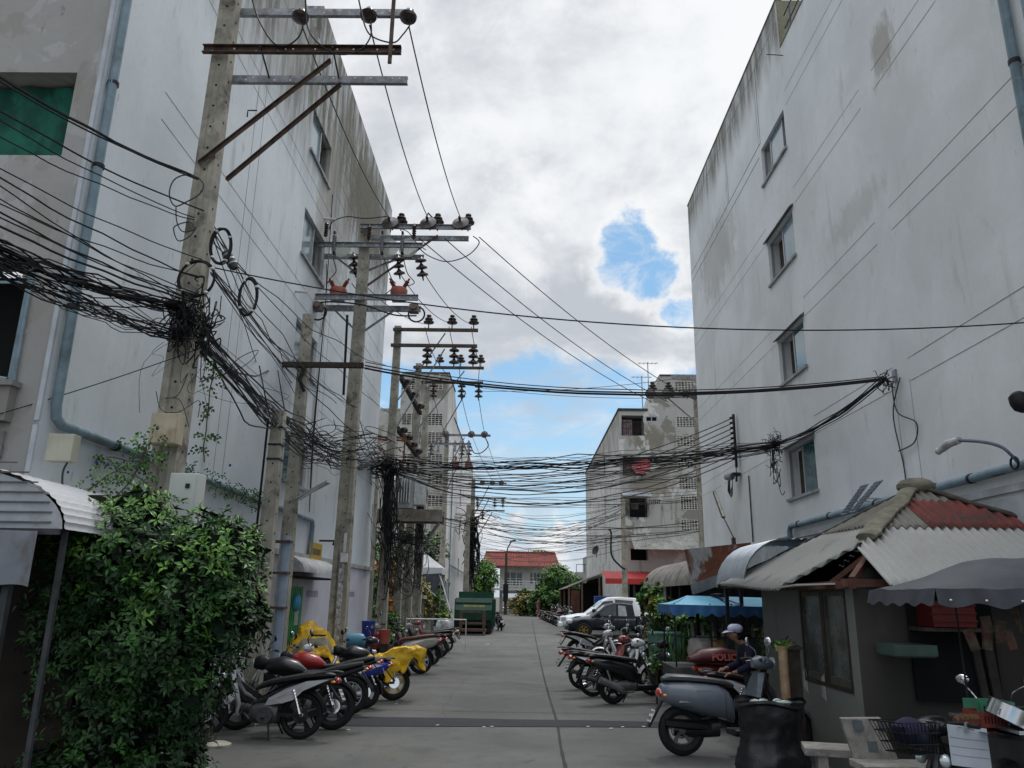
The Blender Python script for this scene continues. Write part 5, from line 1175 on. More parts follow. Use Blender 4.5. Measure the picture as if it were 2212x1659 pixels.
        for k in range(9):
            f=-1+2*k/8; g_.tube([(1.34,.15*f,z0_),(1.42,.20*f,z1_)],.004,4); g_.tube([(1.10,.15*f,z0_),(1.10,.20*f,z1_)],.004,4); g_.tube([(1.10,.15*f,z0_),(1.34,.15*f,z0_)],.004,4)
        g_.build('basket',BLKPL,t)
    return t
def GP(u,v): return D(u,v,Z=0)
SIL=paint('silver_paint',(.42,.43,.45)); BLK=paint('black_paint',(.008,.008,.010)); REDP=paint('red_paint',(.30,.015,.015)); BLUEP=paint('blue_paint',(.02,.035,.30)); WHT=paint('white_paint',(.72,.73,.75)); BEI=paint('beige_grey_paint',(.40,.37,.35)); GRY=paint('grey_blue_paint',(.115,.135,.165),.3); DBL=paint('navy_paint',(.015,.02,.05)); PNK=paint('faded_red_paint',(.28,.06,.06)); WINE=paint('wine_paint',(.09,.015,.02))
LB='motorcycles parked in a row along the left wall'; RB='motorcycles parked in a row on the right side'
def put(kind,label,u,v,h,dx=0,dy=0,**k):
    p=GP(u,v); return bike(kind,label,p.x+dx,p.y+dy,R(h),**k)
put('U','silver and black underbone motorcycle nearest on the left, half behind the bush',646,1597,181,body=SIL,body2=BLK,group=LB,s=1.1,lean=6)
put('N','black motorcycle with big dark tyres directly behind the silver and black one',716,1577,186,body=BLK,body2=BLKPL,group=LB,s=1.08,lean=6)
put('N','motorcycle with a shiny red tank and black seat, third in the left row',752,1545,190,body=REDP,body2=BLKPL,group=LB,s=1.05,lean=6,spokes='wire',rim=RIMS)
put('S','blue and white scooter with white grab rail, right before the yellow covered one',786,1531,193,body=BLUEP,body2=WHT,group=LB,lean=6)
cov=put('N','black motorcycle with gold wheel rims under a yellow raincoat',849,1513,198,body=BLK,body2=BLKPL,rim=RIMG,group=LB,s=1.05,lean=6)
put('S','beige grey scooter with a brown seat, just beyond the yellow covered one',908,1456,198,body=BEI,body2=BEI,seat=SEATBR,rim=RIMS,group=LB,lean=6,s=1.2)
put('S','dark scooter with brown seat, second beyond the yellow covered one',931,1437,197,body=WINE,body2=BLK,seat=SEATBR,group=LB,lean=6)
put('S','black scooter with a long grey seat, third beyond the yellow covered one',950,1421,196,body=BLK,body2=SIL,group=LB,lean=6)
put('U','red and white underbone, farthest of the left row by the white rail',962,1410,198,body=PNK,body2=WHT,group=LB,lean=6)
# bike carrying the tall delivery box, pointing the other way
db=put('U','navy motorcycle carrying the tall black delivery box by the green door',690,1570,20,dx=-1.12,dy=4.4,body=DBL,body2=BLK,group=LB,lean=-4)
# right row
put('S','black scooter nearest to the blue awning cart, rear wheel toward the street',1325,1521,14,body=BLK,body2=BLKPL,group=RB,s=1.12)
put('U','black motorcycle with chrome spoked wheel behind the black scooter',1281,1505,16,body=WHT,body2=BLK,rim=CHROME,spokes='wire',group=RB,s=1.1)
put('U','black motorcycle with a faded red tail, third in the right row',1257,1489,16,body=PNK,body2=PNK,group=RB,s=1.1)
put('U','black motorcycle with long dark seat, farthest with its tail in the right row',1247,1428,12,body=SIL,body2=BLK,group=RB,s=1.12)
for k,(u,v,hd,b,b2,lab) in enumerate(((1395,1450,172,WHT,BLK,'motorcycle with white headlight cowl facing the street behind the right row'),(1425,1436,168,BLK,BLKPL,'black motorcycle between the right row and the dark pickup'),(1450,1425,170,DBL,BLK,'navy motorcycle behind the black one, close to the green crate'))):
    put('U',lab,u,v,hd,body=b,body2=b2,group=RB,lean=6,mirmat=CHROME if k==0 else BLKPL)
put('G','large grey blue retro scooter in the right foreground beside the black bag',1475,1633,3,body=GRY,seat=plain('grey_seat',(.035,.04,.045),.45,0,.15,10,.05,spec=.5),s=1.17,lean=-3,rim=plain('spoked_dark_rim',(.16,.16,.17),.3,.7),mirmat=CHROME)
put('U','dark motorcycle with red and white panels between the retro scooter and the hut',1590,1575,6,body=WHT,body2=WINE,s=1.05,lean=-5,group=RB)
# rows by the shed
FG='motorcycles parked in front of the shed'
cols=[WHT,BLK,WINE,SIL,BLK,PNK,BLK,DBL,WHT,BLK,BEI,WINE]
for k in range(6):
    u=1203-6.6*k; v=1353-2.9*k; kd='USNUSU'[k]
    put(kd,('motorcycle with white fender at the near end of the row by the shed','black scooter, second in the row by the shed','wine red motorcycle, third in the row by the shed','silver motorcycle, fourth in the row by the shed','black scooter, fifth in the row by the shed','faded red motorcycle at the far end of the row by the shed')[k],u,v,12,body=cols[k],body2=BLK,fine=False,lean=-5,mirmat=CHROME,group=FG)
for k in range(5):
    p=GP(1262-8*k,1345-1.6*k); bike('SUNUS'[k],('wine coloured scooter at the shed opening','black motorcycle under the shed edge, next to the wine scooter','dark motorcycle in the middle of the second shed row','white motorcycle in the second shed row','beige scooter at the back of the second shed row')[k],p.x+.2,p.y+1.5+k,R(170),[WINE,BLK,BLK,WHT,BEI][k],BLK,fine=False,lean=5,mirmat=CHROME,group=FG)
bike('U','dark bicycle-like motorcycle parked just right of the green container',-1.15,49,R(100),BLK,BLK,fine=False,group=FG)
# ---------------------------------------------------------------- yellow raincoats + delivery box
YEL=plain('yellow_raincoat',(.66,.40,.012),.45,0,.22,5,.5,spec=.4,dirt=(.48,.27,.01)); BAND=plain('grey_reflective_band',(.20,.19,.15),.5,0,.2)
def cloth(name,label,fn,nu,nv,loc,band=None,rz=0):
    t=thing(name,label,'raincoat',loc,rz); g_=MB()
    def f(u,v):
        p=Vector(fn(u,v)); d=Vector((noise.noise(p*5),noise.noise(p*5+Vector((7,0,0))),noise.noise(p*5+Vector((0,9,0)))))*.05+Vector((noise.noise(p*14),noise.noise(p*14+Vector((3,0,0))),noise.noise(p*14+Vector((0,5,0)))))*.022
        return p+d
    g_.sheet(f,nu,nv)
    if band:
        for k,fc in enumerate(g_.f):
            j=k%nv; 
            if band[0]<=j/nv<band[1]: g_.m[k]=1
    o=g_.build('coat',[YEL,BAND],t); so_=o.modifiers.new('s','SOLIDIFY'); so_.thickness=.006; return t
c=cov.location; hh=R(198); fw=Vector((math.cos(hh),math.sin(hh),0)); sd_=Vector((-fw.y,fw.x,0))
def rain(u,v):
    # u along the bike from tail to tank, v across (-1..1)
    x=-.55+1.15*u; s_=(v-.5)*2; top=.92+.10*math.sin(u*5)+(.05 if u<.15 else 0); w=abs(s_); dr=.36-.12*math.sin(u*9)+.08*math.sin(u*23); lat=min(w,.42)*.52; drop=max(0,w-.42)/.58*dr
    return fw*x*1.05+sd_*(lat*(1 if s_>0 else -1)*(1+.08*math.sin(u*17)))+Vector((0,0,top-drop-.06*w))
cloth('raincoat','yellow raincoat spread over the black motorcycle with gold rims',rain,54,44,c,(.08,.2))
bx_=thing('delivery_box','tall black delivery box on the navy motorcycle, half under a yellow jacket','box',db.location+Vector((-.20,-.1,.62)),R(20))
g_=MB(); g_.box((0,0,.26),(.46,.46,.52)); g_.build('shell',plain('box_fabric',(.010,.012,.02),.8,0,.2,8),bx_,bevel=.03); g_=MB(); g_.box((0,0,.53),(.48,.48,.03)); g_.build('lid',plain('box_fabric',(.010,.012,.02)),bx_)
bo=bx_.location
def jack(u,v):
    a=(u-.5)*2;b=(v-.5)*2; r_=math.hypot(a,b); x=a*.52+b*.10; y=b*.45-a*.12; z=.60+.20*math.exp(-((a+.1)**2+(b-.1)**2)*5)-max(0,abs(a)-.5)*.75-max(0,abs(b)-.45)*.9
    return Vector((x,y,z))
cloth('raincoat','yellow rain jacket draped over the tall black delivery box',jack,40,40,bo,(.12,.2),R(38))
# ---------------------------------------------------------------- pickups
TINT=plain('tinted_glass',(.035,.045,.055),.08,0,.15,2,spec=1,coat=1); CLEARG=plain('pale_glass',(.30,.34,.36),.1,0,.2,5,spec=1,coat=1)
def pickup(label,x,y,rz,mat,s=1.0,long_cab=False,rimm=RIMG):
    t=thing('pickup_truck',label,'pickup truck',(x,y,0),rz); t.scale=(s,s,s)   # front bumper at x=0, body toward -x
    Lc=-3.35 if not long_cab else -3.7; Lb=-5.0
    fw=.86
    g_=MB(); g_.hull([(-.03,.42,.60,.55),(-.10,.36,.74,.72),(-.35,.34,.86,.82),(-.9,.34,.95,.86),(-1.45,.34,1.0,fw),(-2.2,.32,.98,fw+.01),(-3.0,.32,.98,fw+.01),(Lc,.32,.98,fw+.01)],20,pw=5); g_.build('body',mat,t)
    g_=MB(); w1,w2=.80,.66
    zr_=1.66 if not long_cab else 1.72
    secs=[(-1.20,.92,.97,w1,w1),(-1.95,.92,1.54,w1,.68),(-2.3,.92,zr_-.02,w1,.67),(-2.8,.92,zr_,w1,.67),(-3.25 if not long_cab else -3.55,.92,zr_-.05,w1,.66),(Lc+.02,.92,1.10 if not long_cab else 1.15,w1,w1-.05)]
    rings=[]
    for X_,zb_,zt2,wb,wt in secs: rings.append([Vector((X_,-wb,zb_)),Vector((X_,wb,zb_)),Vector((X_,wb-.01,zb_+(zt2-zb_)*.1)),Vector((X_,(wb+wt)/2,zb_+(zt2-zb_)*.6)),Vector((X_,wt,zt2-.05)),Vector((X_,wt-.10,zt2)),Vector((X_,-wt+.10,zt2)),Vector((X_,-wt,zt2-.05)),Vector((X_,-(wb+wt)/2,zb_+(zt2-zb_)*.6)),Vector((X_,-wb+.01,zb_+(zt2-zb_)*.1))])
    g_.loft(rings,smooth=True); cabo=g_.build('cab',mat,t,angle=30)
    def side(xa,za,xb,zb2,xc,zc2,xd,zd,name,m_):
        for s_ in (-1,1):
            f=lambda X_,Z_: Vector((X_,s_*(w1+.012-(w1-.675)*max(0,(Z_-.95))/.70),Z_))
            g_=MB(); g_.poly([f(xa,za),f(xb,zb2),f(xc,zc2),f(xd,zd)],.012,(0,1,0)); g_.build(name,m_,cabo)
    side(-1.52,1.03,-2.42,1.03,-2.42,1.55,-1.98,1.50,'window',TINT)
    if not long_cab: side(-2.52,1.03,-2.95,1.03,-2.88,1.50,-2.52,1.54,'window',CLEARG)
    else: side(-2.52,1.05,-3.15,1.05,-3.35,1.55,-2.52,1.60,'window',TINT)
    g_=MB(); g_.poly([(-1.30,-.70,1.02),(-1.30,.70,1.02),(-1.93,.60,1.53),(-1.93,-.60,1.53)],.02); g_.build('windscreen',TINT,cabo)
    g_=MB(); g_.mm((Lb,-fw,.52),(Lc-.04,-fw+.06,1.02)); g_.mm((Lb,fw-.06,.52),(Lc-.04,fw,1.02)); g_.mm((Lb,-fw+.061,.52),(Lb+.06,fw-.061,1.02)); g_.mm((Lc-.10,-fw+.061,.52),(Lc-.04,fw-.061,1.02)); g_.mm((Lb+.061,-fw+.061,.52),(Lc-.101,fw-.061,.56)); g_.build('cargo_bed',mat,t,bevel=.02)
    g_=MB(); g_.hull([(.05,.38,.54,.5),(.03,.34,.60,.78),(-.12,.34,.60,.86)],12,pw=5); g_.build('bumper',plain('bumper_dark',(.03,.032,.035),.5) if mat is BLK or not long_cab else mat,t)
    g_=MB(); g_.mm((-.03,-.42,.62),(.0,.42,.76)); g_.build('grille',CHROME,t)
    for s_ in (-1,1):
        g_=MB(); g_.hull([(-.28,.66,.84,.08,s_*.72),(-.10,.62,.80,.12,s_*.66),(-.05,.64,.76,.08,s_*.62)],8,pw=4); g_.build('headlight',LENS,t)
        g_=MB(); g_.hull([(-1.62,1.02,1.16,.05,s_*.95),(-1.5,1.0,1.18,.09,s_*.97),(-1.45,1.02,1.14,.05,s_*.97)],8,pw=4); g_.tube([(-1.55,s_*.82,1.04),(-1.52,s_*.92,1.05)],.02,6); g_.build('wing_mirror',BLKPL,t)
        g_=MB(); g_.mm((-2.30,s_*.885-.01,.86),(-2.12,s_*.885+.01,.90)); g_.build('door_handle',CHROME if long_cab else BLKPL,t)
        g_=MB(); g_.mm((-2.475,s_*.873-.004,.40),(-2.46,s_*.873+.004,.97)); g_.mm((-1.42,s_*.873-.004,.40),(-1.405,s_*.873+.004,.97)); build_islands(g_,'door_seam',DARK,t)
    for X_ in (-.82,-3.95):
        for s_ in (-1,1):
            g_=MB(); g_.lathe([(.43,-.02),(.43,.02)],(X_,s_*.865,.42),(0,1,0),20); g_.build('wheel_arch',DARK,t)
            g_=MB(); g_.torus((X_,s_*.82,.35),.27,.09,(0,1,0),26,8,ry=.10); wl=g_.build('wheel',RUBBER,t)
            g_=MB(); g_.torus((X_,s_*.90,.35),.205,.018,(0,1,0),24,6)
            for k in range(6):
                a=k*math.pi/3; g_.beam((X_,s_*.905,.35),(X_+.205*math.cos(a),s_*.905,.35+.205*math.sin(a)),.045,.02,(0,1,0))
            g_.lathe([(.045,-.02),(.045,.03)],(X_,s_*.90,.35),(0,1,0),10); g_.build('rim',rimm,wl)
    g_=MB(); g_.mm((-.01,-.2,.50),(.065,.2,.60)); g_.build('number_plate',PLATE,t); return t
p=GP(1224,1377)
pickup('black pickup truck with alloy wheels parked nose to the street on the right',p.x,p.y+.85,math.pi,plain('blue_black_paint',(.008,.012,.02),.35,0,.1,3,spec=.35,coat=.1),1.08)
pickup('white pickup truck parked behind the black pickup on the right',p.x-.25,p.y+3.1,math.pi,paint('pickup_white',(.80,.81,.82)),1.22,True,RIMS)
# ---------------------------------------------------------------- green container + trolley
gc=GP(1020,1371); cw_=GP(1060,1370).x-GP(980,1370).x
t=thing('waste_container','large green steel waste container standing on the street at the left','container',(gc.x,gc.y+.5,0))
GRN=plain('container_green',(.010,.055,.032),.5,0,.25,1.2,dirt=(.02,.06,.04)); GRND=plain('container_dark_green',(.008,.028,.02),.6,0,.3,2)
W2=cw_/2; zt_=D(1020,1278,Y=gc.y+.5).z
g_=MB(); g_.mm((-W2,.1,.45),(W2,4.5,zt_-.55)); g_.build('hopper',GRND,t,bevel=.03)
g_=MB(); g_.poly([(-W2-.02,-.05,zt_-1.0),(W2+.02,-.05,zt_-1.0),(W2+.02,.35,zt_-.35),(-W2-.02,.35,zt_-.35)],.06); g_.poly([(-W2-.02,-.05,zt_-1.01),(W2+.02,-.05,zt_-1.01),(W2+.02,.02,zt_-1.5),(-W2-.02,.02,zt_-1.5)],.05); g_.mm((-W2-.02,.36,zt_-.42),(W2+.02,4.5,zt_-.35)); g_.build('lid',GRN,t)
g_=MB(); g_.mm((-W2+.1,.8,zt_-.34),(W2-.02,1.0,zt_)); g_.mm((-W2+.1,4.2,zt_-.34),(W2-.02,4.4,zt_)); build_islands(g_,'top_rail',GRN,t)
g_=MB()
for y_ in (.5,1.5,2.5,3.5,4.4): 
    g_.mm((W2,y_,.3),(W2+.10,y_+.12,zt_-.4)); g_.mm((-W2-.10,y_,.3),(-W2,y_+.12,zt_-.4))
build_islands(g_,'rib',GRN,t)
g_=MB(); g_.mm((-W2,.06,.1),(-W2+.22,4.4,.45)); g_.mm((W2-.22,.06,.1),(W2,4.4,.45)); g_.mm((-W2+.25,.5,.15),(W2-.25,4.3,.4)); build_islands(g_,'skid',DARK,t)
g_=MB()
for s_ in (-1,1): g_.mm((s_*W2-.03,-.08,zt_-1.55),(s_*W2+.09,.10,zt_-1.45)); g_.mm((s_*W2-.03,.0,.5),(s_*W2+.06,.09,zt_-1.6))
build_islands(g_,'edge_frame',GRND,t)
mk=plain('faded_yellow_print',(.22,.20,.06),.8); g_=MB(); nn_=Vector((0,-.65,.4)).normalized()
for k in range(12):
    x_=-.55+k*.1; g_.poly([Vector((x_,.065,zt_-.83)),Vector((x_+.07,.065,zt_-.83)),Vector((x_+.07,.14,zt_-.71)),Vector((x_,.14,zt_-.71))],.08)
g_.build('printed_marks',mk,t)
g_=MB(); 
for k in range(4): g_.poly([Vector((-W2+.2+k*.1,.17,zt_-.66)),Vector((-W2+.27+k*.1,.17,zt_-.66)),Vector((-W2+.27+k*.1,.26,zt_-.52)),Vector((-W2+.2+k*.1,.26,zt_-.52))],.08)
g_.build('printed_marks',plain('white_print',(.4,.42,.4),.7),t)
tk=thing('trolley','brown wooden trolley frame on castors standing before the green container','trolley',(gc.x+.02,gc.y-.45,0))
WDB=plain('brown_wood_frame',(.085,.05,.038),.7,0,.3,4)
hT=D(1020,1318,Y=gc.y-.4).z
g_=MB()
for s_ in (-1,1): g_.mm((s_*.62-.08,-.08,.15),(s_*.62+.08,.08,hT))
g_.mm((-.535,-.06,hT-.14),(.535,.06,hT-.02)); g_.mm((-.535,-.06,hT-.75),(.535,.06,hT-.65)); g_.mm((-.535,-.09,.55),(.535,.09,.65)); g_.build('frame',WDB,tk)
g_=MB(); g_.mm((-.75,-.5,.2),(.75,-.095,.32)); g_.mm((-.75,.095,.2),(.75,.5,.32)); build_islands(g_,'deck_board',WDB,tk)
for sx in (-1,1):
    for sy in (-1,1): g_=MB(); g_.lathe([(.09,-.03),(.09,.03)],(sx*.65,sy*.4,.09),(1,0,0),10); g_.mm((sx*.65-.05,sy*.4-.05,.12),(sx*.65+.05,sy*.4+.05,.2)); g_.build('castor',STEEL,tk)
# ---------------------------------------------------------------- cables: every one an object
def cable(name,label,pts,r,group=None,mat=BLACK,n=5,cat='cable'):
    g_=MB(); g_.tube(pts,r,n); o=g_.build(name,mat); tag(o,label,cat,group); return o
def rv(s): return Vector((rnd.uniform(-s,s),rnd.uniform(-s,s),rnd.uniform(-s,s)))
def through(a,b,wob,n=16,sg=0,side=0):
    P=sag(a,b,sg,n,side); ph=rnd.uniform(0,9)
    return [p+Vector((noise.noise((ph,i*.35,0)),noise.noise((ph,i*.35,5)),noise.noise((ph,i*.35,9))))*wob*math.sin(math.pi*i/n)**.5 for i,p in enumerate(P)]
NP=Vector((NX+.1,8.8,0)); 
G1='black communication cables in the upper bundle reaching the near pole from the left'; G2='black communication cables in the lower bundle reaching the near pole from the left'
zb_=D(430,668,Y=8.8).z; zl_=D(430,730,Y=8.8).z
for k in range(26):
    a=D(-140,462+rnd.uniform(-16,20),Y=5.9)+rv(.05); b=Vector((NX+.05,8.78,zb_))+rv(.07)
    cable('cable','black cable in the upper thick bundle left of the near pole',through(a,b,.10,18,.10+rnd.uniform(-.04,.10)),rnd.choice((.004,.005,.007,.010)),G1)
for k in range(22):
    a=D(-140,508+rnd.uniform(-20,26),Y=6.0)+rv(.06); b=Vector((NX+.05,8.78,zl_))+rv(.07)
    cable('cable','black cable in the lower thick bundle left of the near pole',through(a,b,.12,18,.08+rnd.uniform(-.06,.12)),rnd.choice((.004,.005,.008)),G2)
G3='single cables crossing the left building toward the near pole'
for k,(va,ub,vb,r_) in enumerate(((130,428,385,.016),(140,428,388,.010),(205,440,455,.010),(222,420,470,.007),(262,420,475,.007),(330,435,560,.007),(345,430,600,.009),(360,430,655,.007),(425,430,650,.010),(440,432,640,.008),(395,445,640,.007),(412,440,600,.007),(460,436,655,.012))):
    cable('cable','single black cable slanting past the pipe and green sheet to the near pole',through(D(-60,va,Y=6.2),D(ub,vb,Y=8.82),.03,14,.08),r_,G3)
G4='black cables in the long bundle running along the left poles'
mid=D(812,992,Y=26.2)
for k in range(30):
    a=Vector((NX+.12,9.1,zb_-.25))+rv(.12); b=mid+rv(.28)
    cable('cable','black cable in the long bundle from the near pole to the third pole',through(a,b,.22,20,.55+rnd.uniform(-.15,.35)),rnd.choice((.006,.009,.013)),G4)
G5='thin cables fanning out above the long bundle beside the near pole'
for k in range(14):
    a=D(455,rnd.uniform(470,610),Y=9.1); b=D(rnd.uniform(640,850),rnd.uniform(780,990),Y=rnd.choice((16.2,18,26)))
    cable('cable','thin black cable fanning from the near pole down to the poles behind',through(a,b,.10,16,.25),.008,G5)
GS='black cables crossing the street in the main flat band'
for k in range(24):
    a=mid+Vector((0,.2,rnd.uniform(-.42,.3))); b=D(1678,964,X=6.35)+rv(.14)
    cable('cable','black cable in the flat band across the street to the knot on the right wall',through(a,b,.16,22,.12+rnd.uniform(0,.45)),rnd.choice((.007,.009,.013)),GS)
for k in range(9):
    z_=7.45-k*.16; a=mid+Vector((0,.3,rnd.uniform(-.3,.3)))
    cable('cable','grey twisted cable swinging up to the upright rack on the right wall',through(a,Vector((6.5,23.3,z_)),.08,22,1.05+.05*k),.016,'cables ending on the upright rack of the right wall',CABLE2)
for k in range(9):
    a=D(1678,960,X=6.35)+rv(.05); b=D(1910,818,X=6.3)+rv(.04)
    cable('cable','black cable running up from the knot to the bracket on the right wall',through(a,b,.04,14,.10+rnd.uniform(0,.12)),.011,'cables between the knot and the bracket on the right wall')
def cross(group,label,n_,L,Rr,sg,r_,wob=.08,mat=BLACK):
    for k in range(n_):
        f=k/max(1,n_-1); a=D(L[0],L[1]+(L[2]-L[1])*f+rnd.uniform(-2,2),Y=L[3]); b=D(Rr[0],Rr[1]+(Rr[2]-Rr[1])*rnd.random(),Y=Rr[3])
        cable('cable',label,through(a,b,wob,20,sg*rnd.uniform(.5,1.4)),r_*rnd.uniform(.5,.95),group,mat)
cross('thin cables crossing the street just under the main band','thin cable crossing the street right under the main flat band',9,(905,1015,1050,33),(1512,1000,1060,30),.35,.012)
cross('thin cables crossing at the transformer height','thin cable crossing the street level with the grey transformer',8,(915,1058,1085,33),(1510,1060,1085,30),.25,.012)
cross('thick sagging cables crossing below the transformer','thicker cable crossing the street below the grey transformer',6,(925,1110,1122,33),(1512,1115,1150,30),.5,.017)
cross('deep sagging cables between the far poles','cable sagging deeply between the far left pole and the thin right pole',12,(1028,1080,1135,61),(1345,1085,1120,45),1.5,.018)
cross('low cables between the far poles','low cable strung between the far left pole and the thin right pole',10,(1028,1140,1205,61),(1345,1140,1200,45),.6,.016)
cross('distant cables over the end house','faint distant cable strung over the end house roof',8,(1018,1120,1190,70),(1330,1140,1205,70),.8,.016,.1,CABLE2)
# long lines
for k,(r_,dz) in enumerate(((.022,0),(.017,.06),(.010,.14))):
    cable('cable',('thickest black cable stretched from the timber arm to the right wall bracket','second black cable stretched just above the thickest one across the street','thin cable strung just above the two thick ones across the street')[k],through(D(790,798,Y=16)+Vector((0,-.1,dz)),D(1910,820,X=6.35)+Vector((0,0,dz*.4)),.01,24,.42),r_)
cable('cable','thin black line crossing high over the street from the near pole to the right edge',through(D(448,575,Y=9.0),D(2300,690,X=6.4),.0,30,.42),.009)
cable('cable','thin cable along the lower left wall from the edge to the near pole',through(D(-40,905,Y=7.8),D(425,755,Y=8.9),.0,12,.03),.006)
cable('cable','short black cable from the near pole to the timber arm of the slender pole',through(D(455,770,Y=9.1),D(592,795,Y=16),.05,12,.2),.016)
cable('cable','slack black cable from the near pole to the short strapped pole',through(D(450,740,Y=9.1),D(600,915,Y=13),.06,14,.45),.012)
# high voltage spans
HV='high voltage wires between the near pole and the switch gear pole'
for a,b in zip(insN,DI): cable('power_line','upper wire from the near pole insulators back to the switch gear pole',sag(a+Vector((0,.1,-.1)),b,.25,18),.011,HV)
R1p=[Vector((D(u,870,Y=30).x,29.7,D(1440,v,Y=30).z)) for u,v in ((1405,872),(1440,872),(1500,868))]
for k,(u_,v_) in enumerate(((905,515),(960,515),(1035,512))): cable('power_line','wire slanting across the street from the switch gear pole to the right pole',sag(D(u_,v_,Y=18),R1p[k],.35,20),.013,'wires slanting over the street to the right pole')
for k,(s_,e_) in enumerate((((763,590),(918,700)),((862,588),(970,697)),((915,588),(1018,700)))): cable('power_line','wire from the hanging insulators to the pins of the third pole',sag(D(*s_,Y=18),D(*e_,Y=26.5),.25,14),.012,'wires between the second and third poles')
for (s_,e_,Ya,Yb) in (((918,706),(946,783),26.5,31),((970,706),(992,783),26.5,31),((1018,706),(1036,783),26.5,31),((946,783),(1000,830),31,33),((992,783),(996,826),31,33),((1036,783),(1033,826),31,33),((996,850),(1021,943),33,46),((1033,850),(1049,943),33,46),((935,850),(966,945),33,46),((966,945),(1047,1045),46,62),((1021,945),(1068,1045),46,62),((1049,945),(1087,1045),46,62)):
    cable('power_line','thin wire stepping down from arm to arm along the left poles',sag(D(*s_,Y=Ya),D(*e_,Y=Yb),.2,10),.014,'wires stepping along the far left poles')
for k,(ya,yb) in enumerate(((838,858),(845,812))): cable('cable',('thin wire crossing behind the thick cables, sagging toward the right pole','thin wire crossing behind the thick cables, rising toward the right pole')[k],sag(D(1040,ya,Y=33),D(1500,yb,Y=30),.2,16),.011)
# coils hung at the near pole
def coil(label,u,v,ru,rw,Y,tilt,n_=6):
    c=D(u,v,Y=Y); s_=Y/770*1024/2212*1.02; t=thing('cable_coil',label,'cable coil',c); q=Matrix.Rotation(tilt,3,'Z')
    for k in range(n_):
        g_=MB(); o=rv(.014); pts=[]
        for i in range(33):
            a=2*math.pi*i/32; pts.append(q@(Vector((math.cos(a)*ru*s_,0,math.sin(a)*rw*s_))+o+Vector((0,.01*math.sin(a*3+k),0))))
        g_.tube(pts,.010,5,caps=False); g_.build('loop',BLACK,t)
    g_=MB()
    for a in (.6,2.2,3.9,5.4): 
        g_.ball(q@Vector((math.cos(a)*ru*s_,0,math.sin(a)*rw*s_)),(.03,.035,.022),8)
    build_islands(g_,'cable_tie',WHITEP,t); return t
coil('large round black cable coil looped around the front of the near pole',425,602,41,44,8.72,0)
coil('upper oval black cable coil just right of the near pole',477,532,22,44,9.0,.3)
coil('lower oval black cable coil hanging on its own right of the near pole',536,640,19,44,9.3,.3)
cl_=thing('splice_closure','grey fibre splice closure hanging among the cables right of the near pole','splice closure',D(497,562,Y=9.1)); g_=MB(); g_.lathe([(.03,-.14),(.06,-.12),(.065,0),(.06,.1),(.04,.14)],(0,0,0),(.5,0,-.8),12); g_.build('shell',CABLE2,cl_)
for k in range(3): g_=MB(); g_.lathe([(.068,-.01),(.068,.01)],Vector((.5,0,-.8)).normalized()*(-.07+.07*k),(.5,0,-.8),12); g_.build('clamp',STEEL,cl_)
# loose loops on the pole's left
g_=MB(); g_.tube(spline([D(*q,Y=8.7) for q in ((430,385),(400,378),(375,390),(366,420),(378,445),(405,435),(430,420),(440,400),(430,385))],6),.009,5); g_.tube(spline([D(*q,Y=8.7) for q in ((380,445),(382,480),(395,500),(420,495),(410,480),(385,485),(375,495),(385,520),(410,510),(425,490))],6),.008,5)
tag(g_.build('loose_cable',CABLE2),'loose grey cable loops dangling left of the near pole under the braces','cable')
# tangles
def droop(label,top,bot,spread,n_,r_,bulge=.5):
    "mostly vertical hanging strands between two heights"
    g_=MB(); T=Vector(top);B=Vector(bot)
    for k in range(n_):
        a=T+Vector((rnd.gauss(0,spread[0]),rnd.gauss(0,spread[1]),rnd.uniform(-.4,.2))); f=rnd.uniform(.35,1.0); b=T.lerp(B,f)+Vector((rnd.gauss(0,spread[0]),rnd.gauss(0,spread[1]),0)); m1=a.lerp(b,.35)+Vector((rnd.gauss(0,spread[0])*bulge,rnd.gauss(0,spread[1])*bulge,0)); m2=a.lerp(b,.75)+Vector((rnd.gauss(0,spread[0])*bulge,0,-.1))
        P=[a,m1,m2,b]
        if rnd.random()<.55: P+=[b+Vector((rnd.gauss(0,.25),rnd.gauss(0,.2),.25)),b.lerp(a,.5)+Vector((rnd.gauss(0,spread[0]),0,0))]
        g_.tube(spline(P,6),r_*rnd.uniform(.6,1.5),4,caps=False)
    o=g_.build('cable_tangle',BLACK); tag(o,label,'cable tangle'); o['kind']='stuff'; return o
def tangle(label,c,rad,n_,r_,lean=(0,0,0),L=4,stuffy=True):
    g_=MB()
    for k in range(n_):
        p=Vector(c)+Vector((rnd.gauss(0,.5)*rad[0],rnd.gauss(0,.5)*rad[1],rnd.gauss(0,.5)*rad[2])); pts=[p]; d=Vector((rnd.gauss(0,1)*rad[0],rnd.gauss(0,1)*rad[1],rnd.gauss(0,1)*rad[2]))
        for j in range(L):
            d=d*.45+Vector((rnd.gauss(0,1)*rad[0],rnd.gauss(0,1)*rad[1],rnd.gauss(0,1)*rad[2]))*.75; pts.append(pts[-1]+d*.8); d=d-(pts[-1]-Vector(c))*.35
        g_.tube(spline(pts,5),r_*rnd.uniform(.6,1.3),4,caps=False)
    o=g_.build('cable_tangle',BLACK); tag(o,label,'cable tangle'); o['kind']='stuff'; return o
c0=Vector((NX+.08,8.72,zb_-.2))
tangle('dense knot of black cables strapped around the near pole',c0,(.12,.07,.17),70,.008)
tangle('dense knot of black cables strapped around the near pole',c0+Vector((.22,.1,-.05)),(.08,.08,.20),40,.008) 
tangle('loose thin wires trailing below the knot on the near pole',c0+Vector((.15,0,-.65)),(.30,.15,.30),9,.004)
for o in bpy.data.objects:
    if o.get('label','').startswith('dense knot of black cables strapped'): o['group']='cable knots on the near pole'
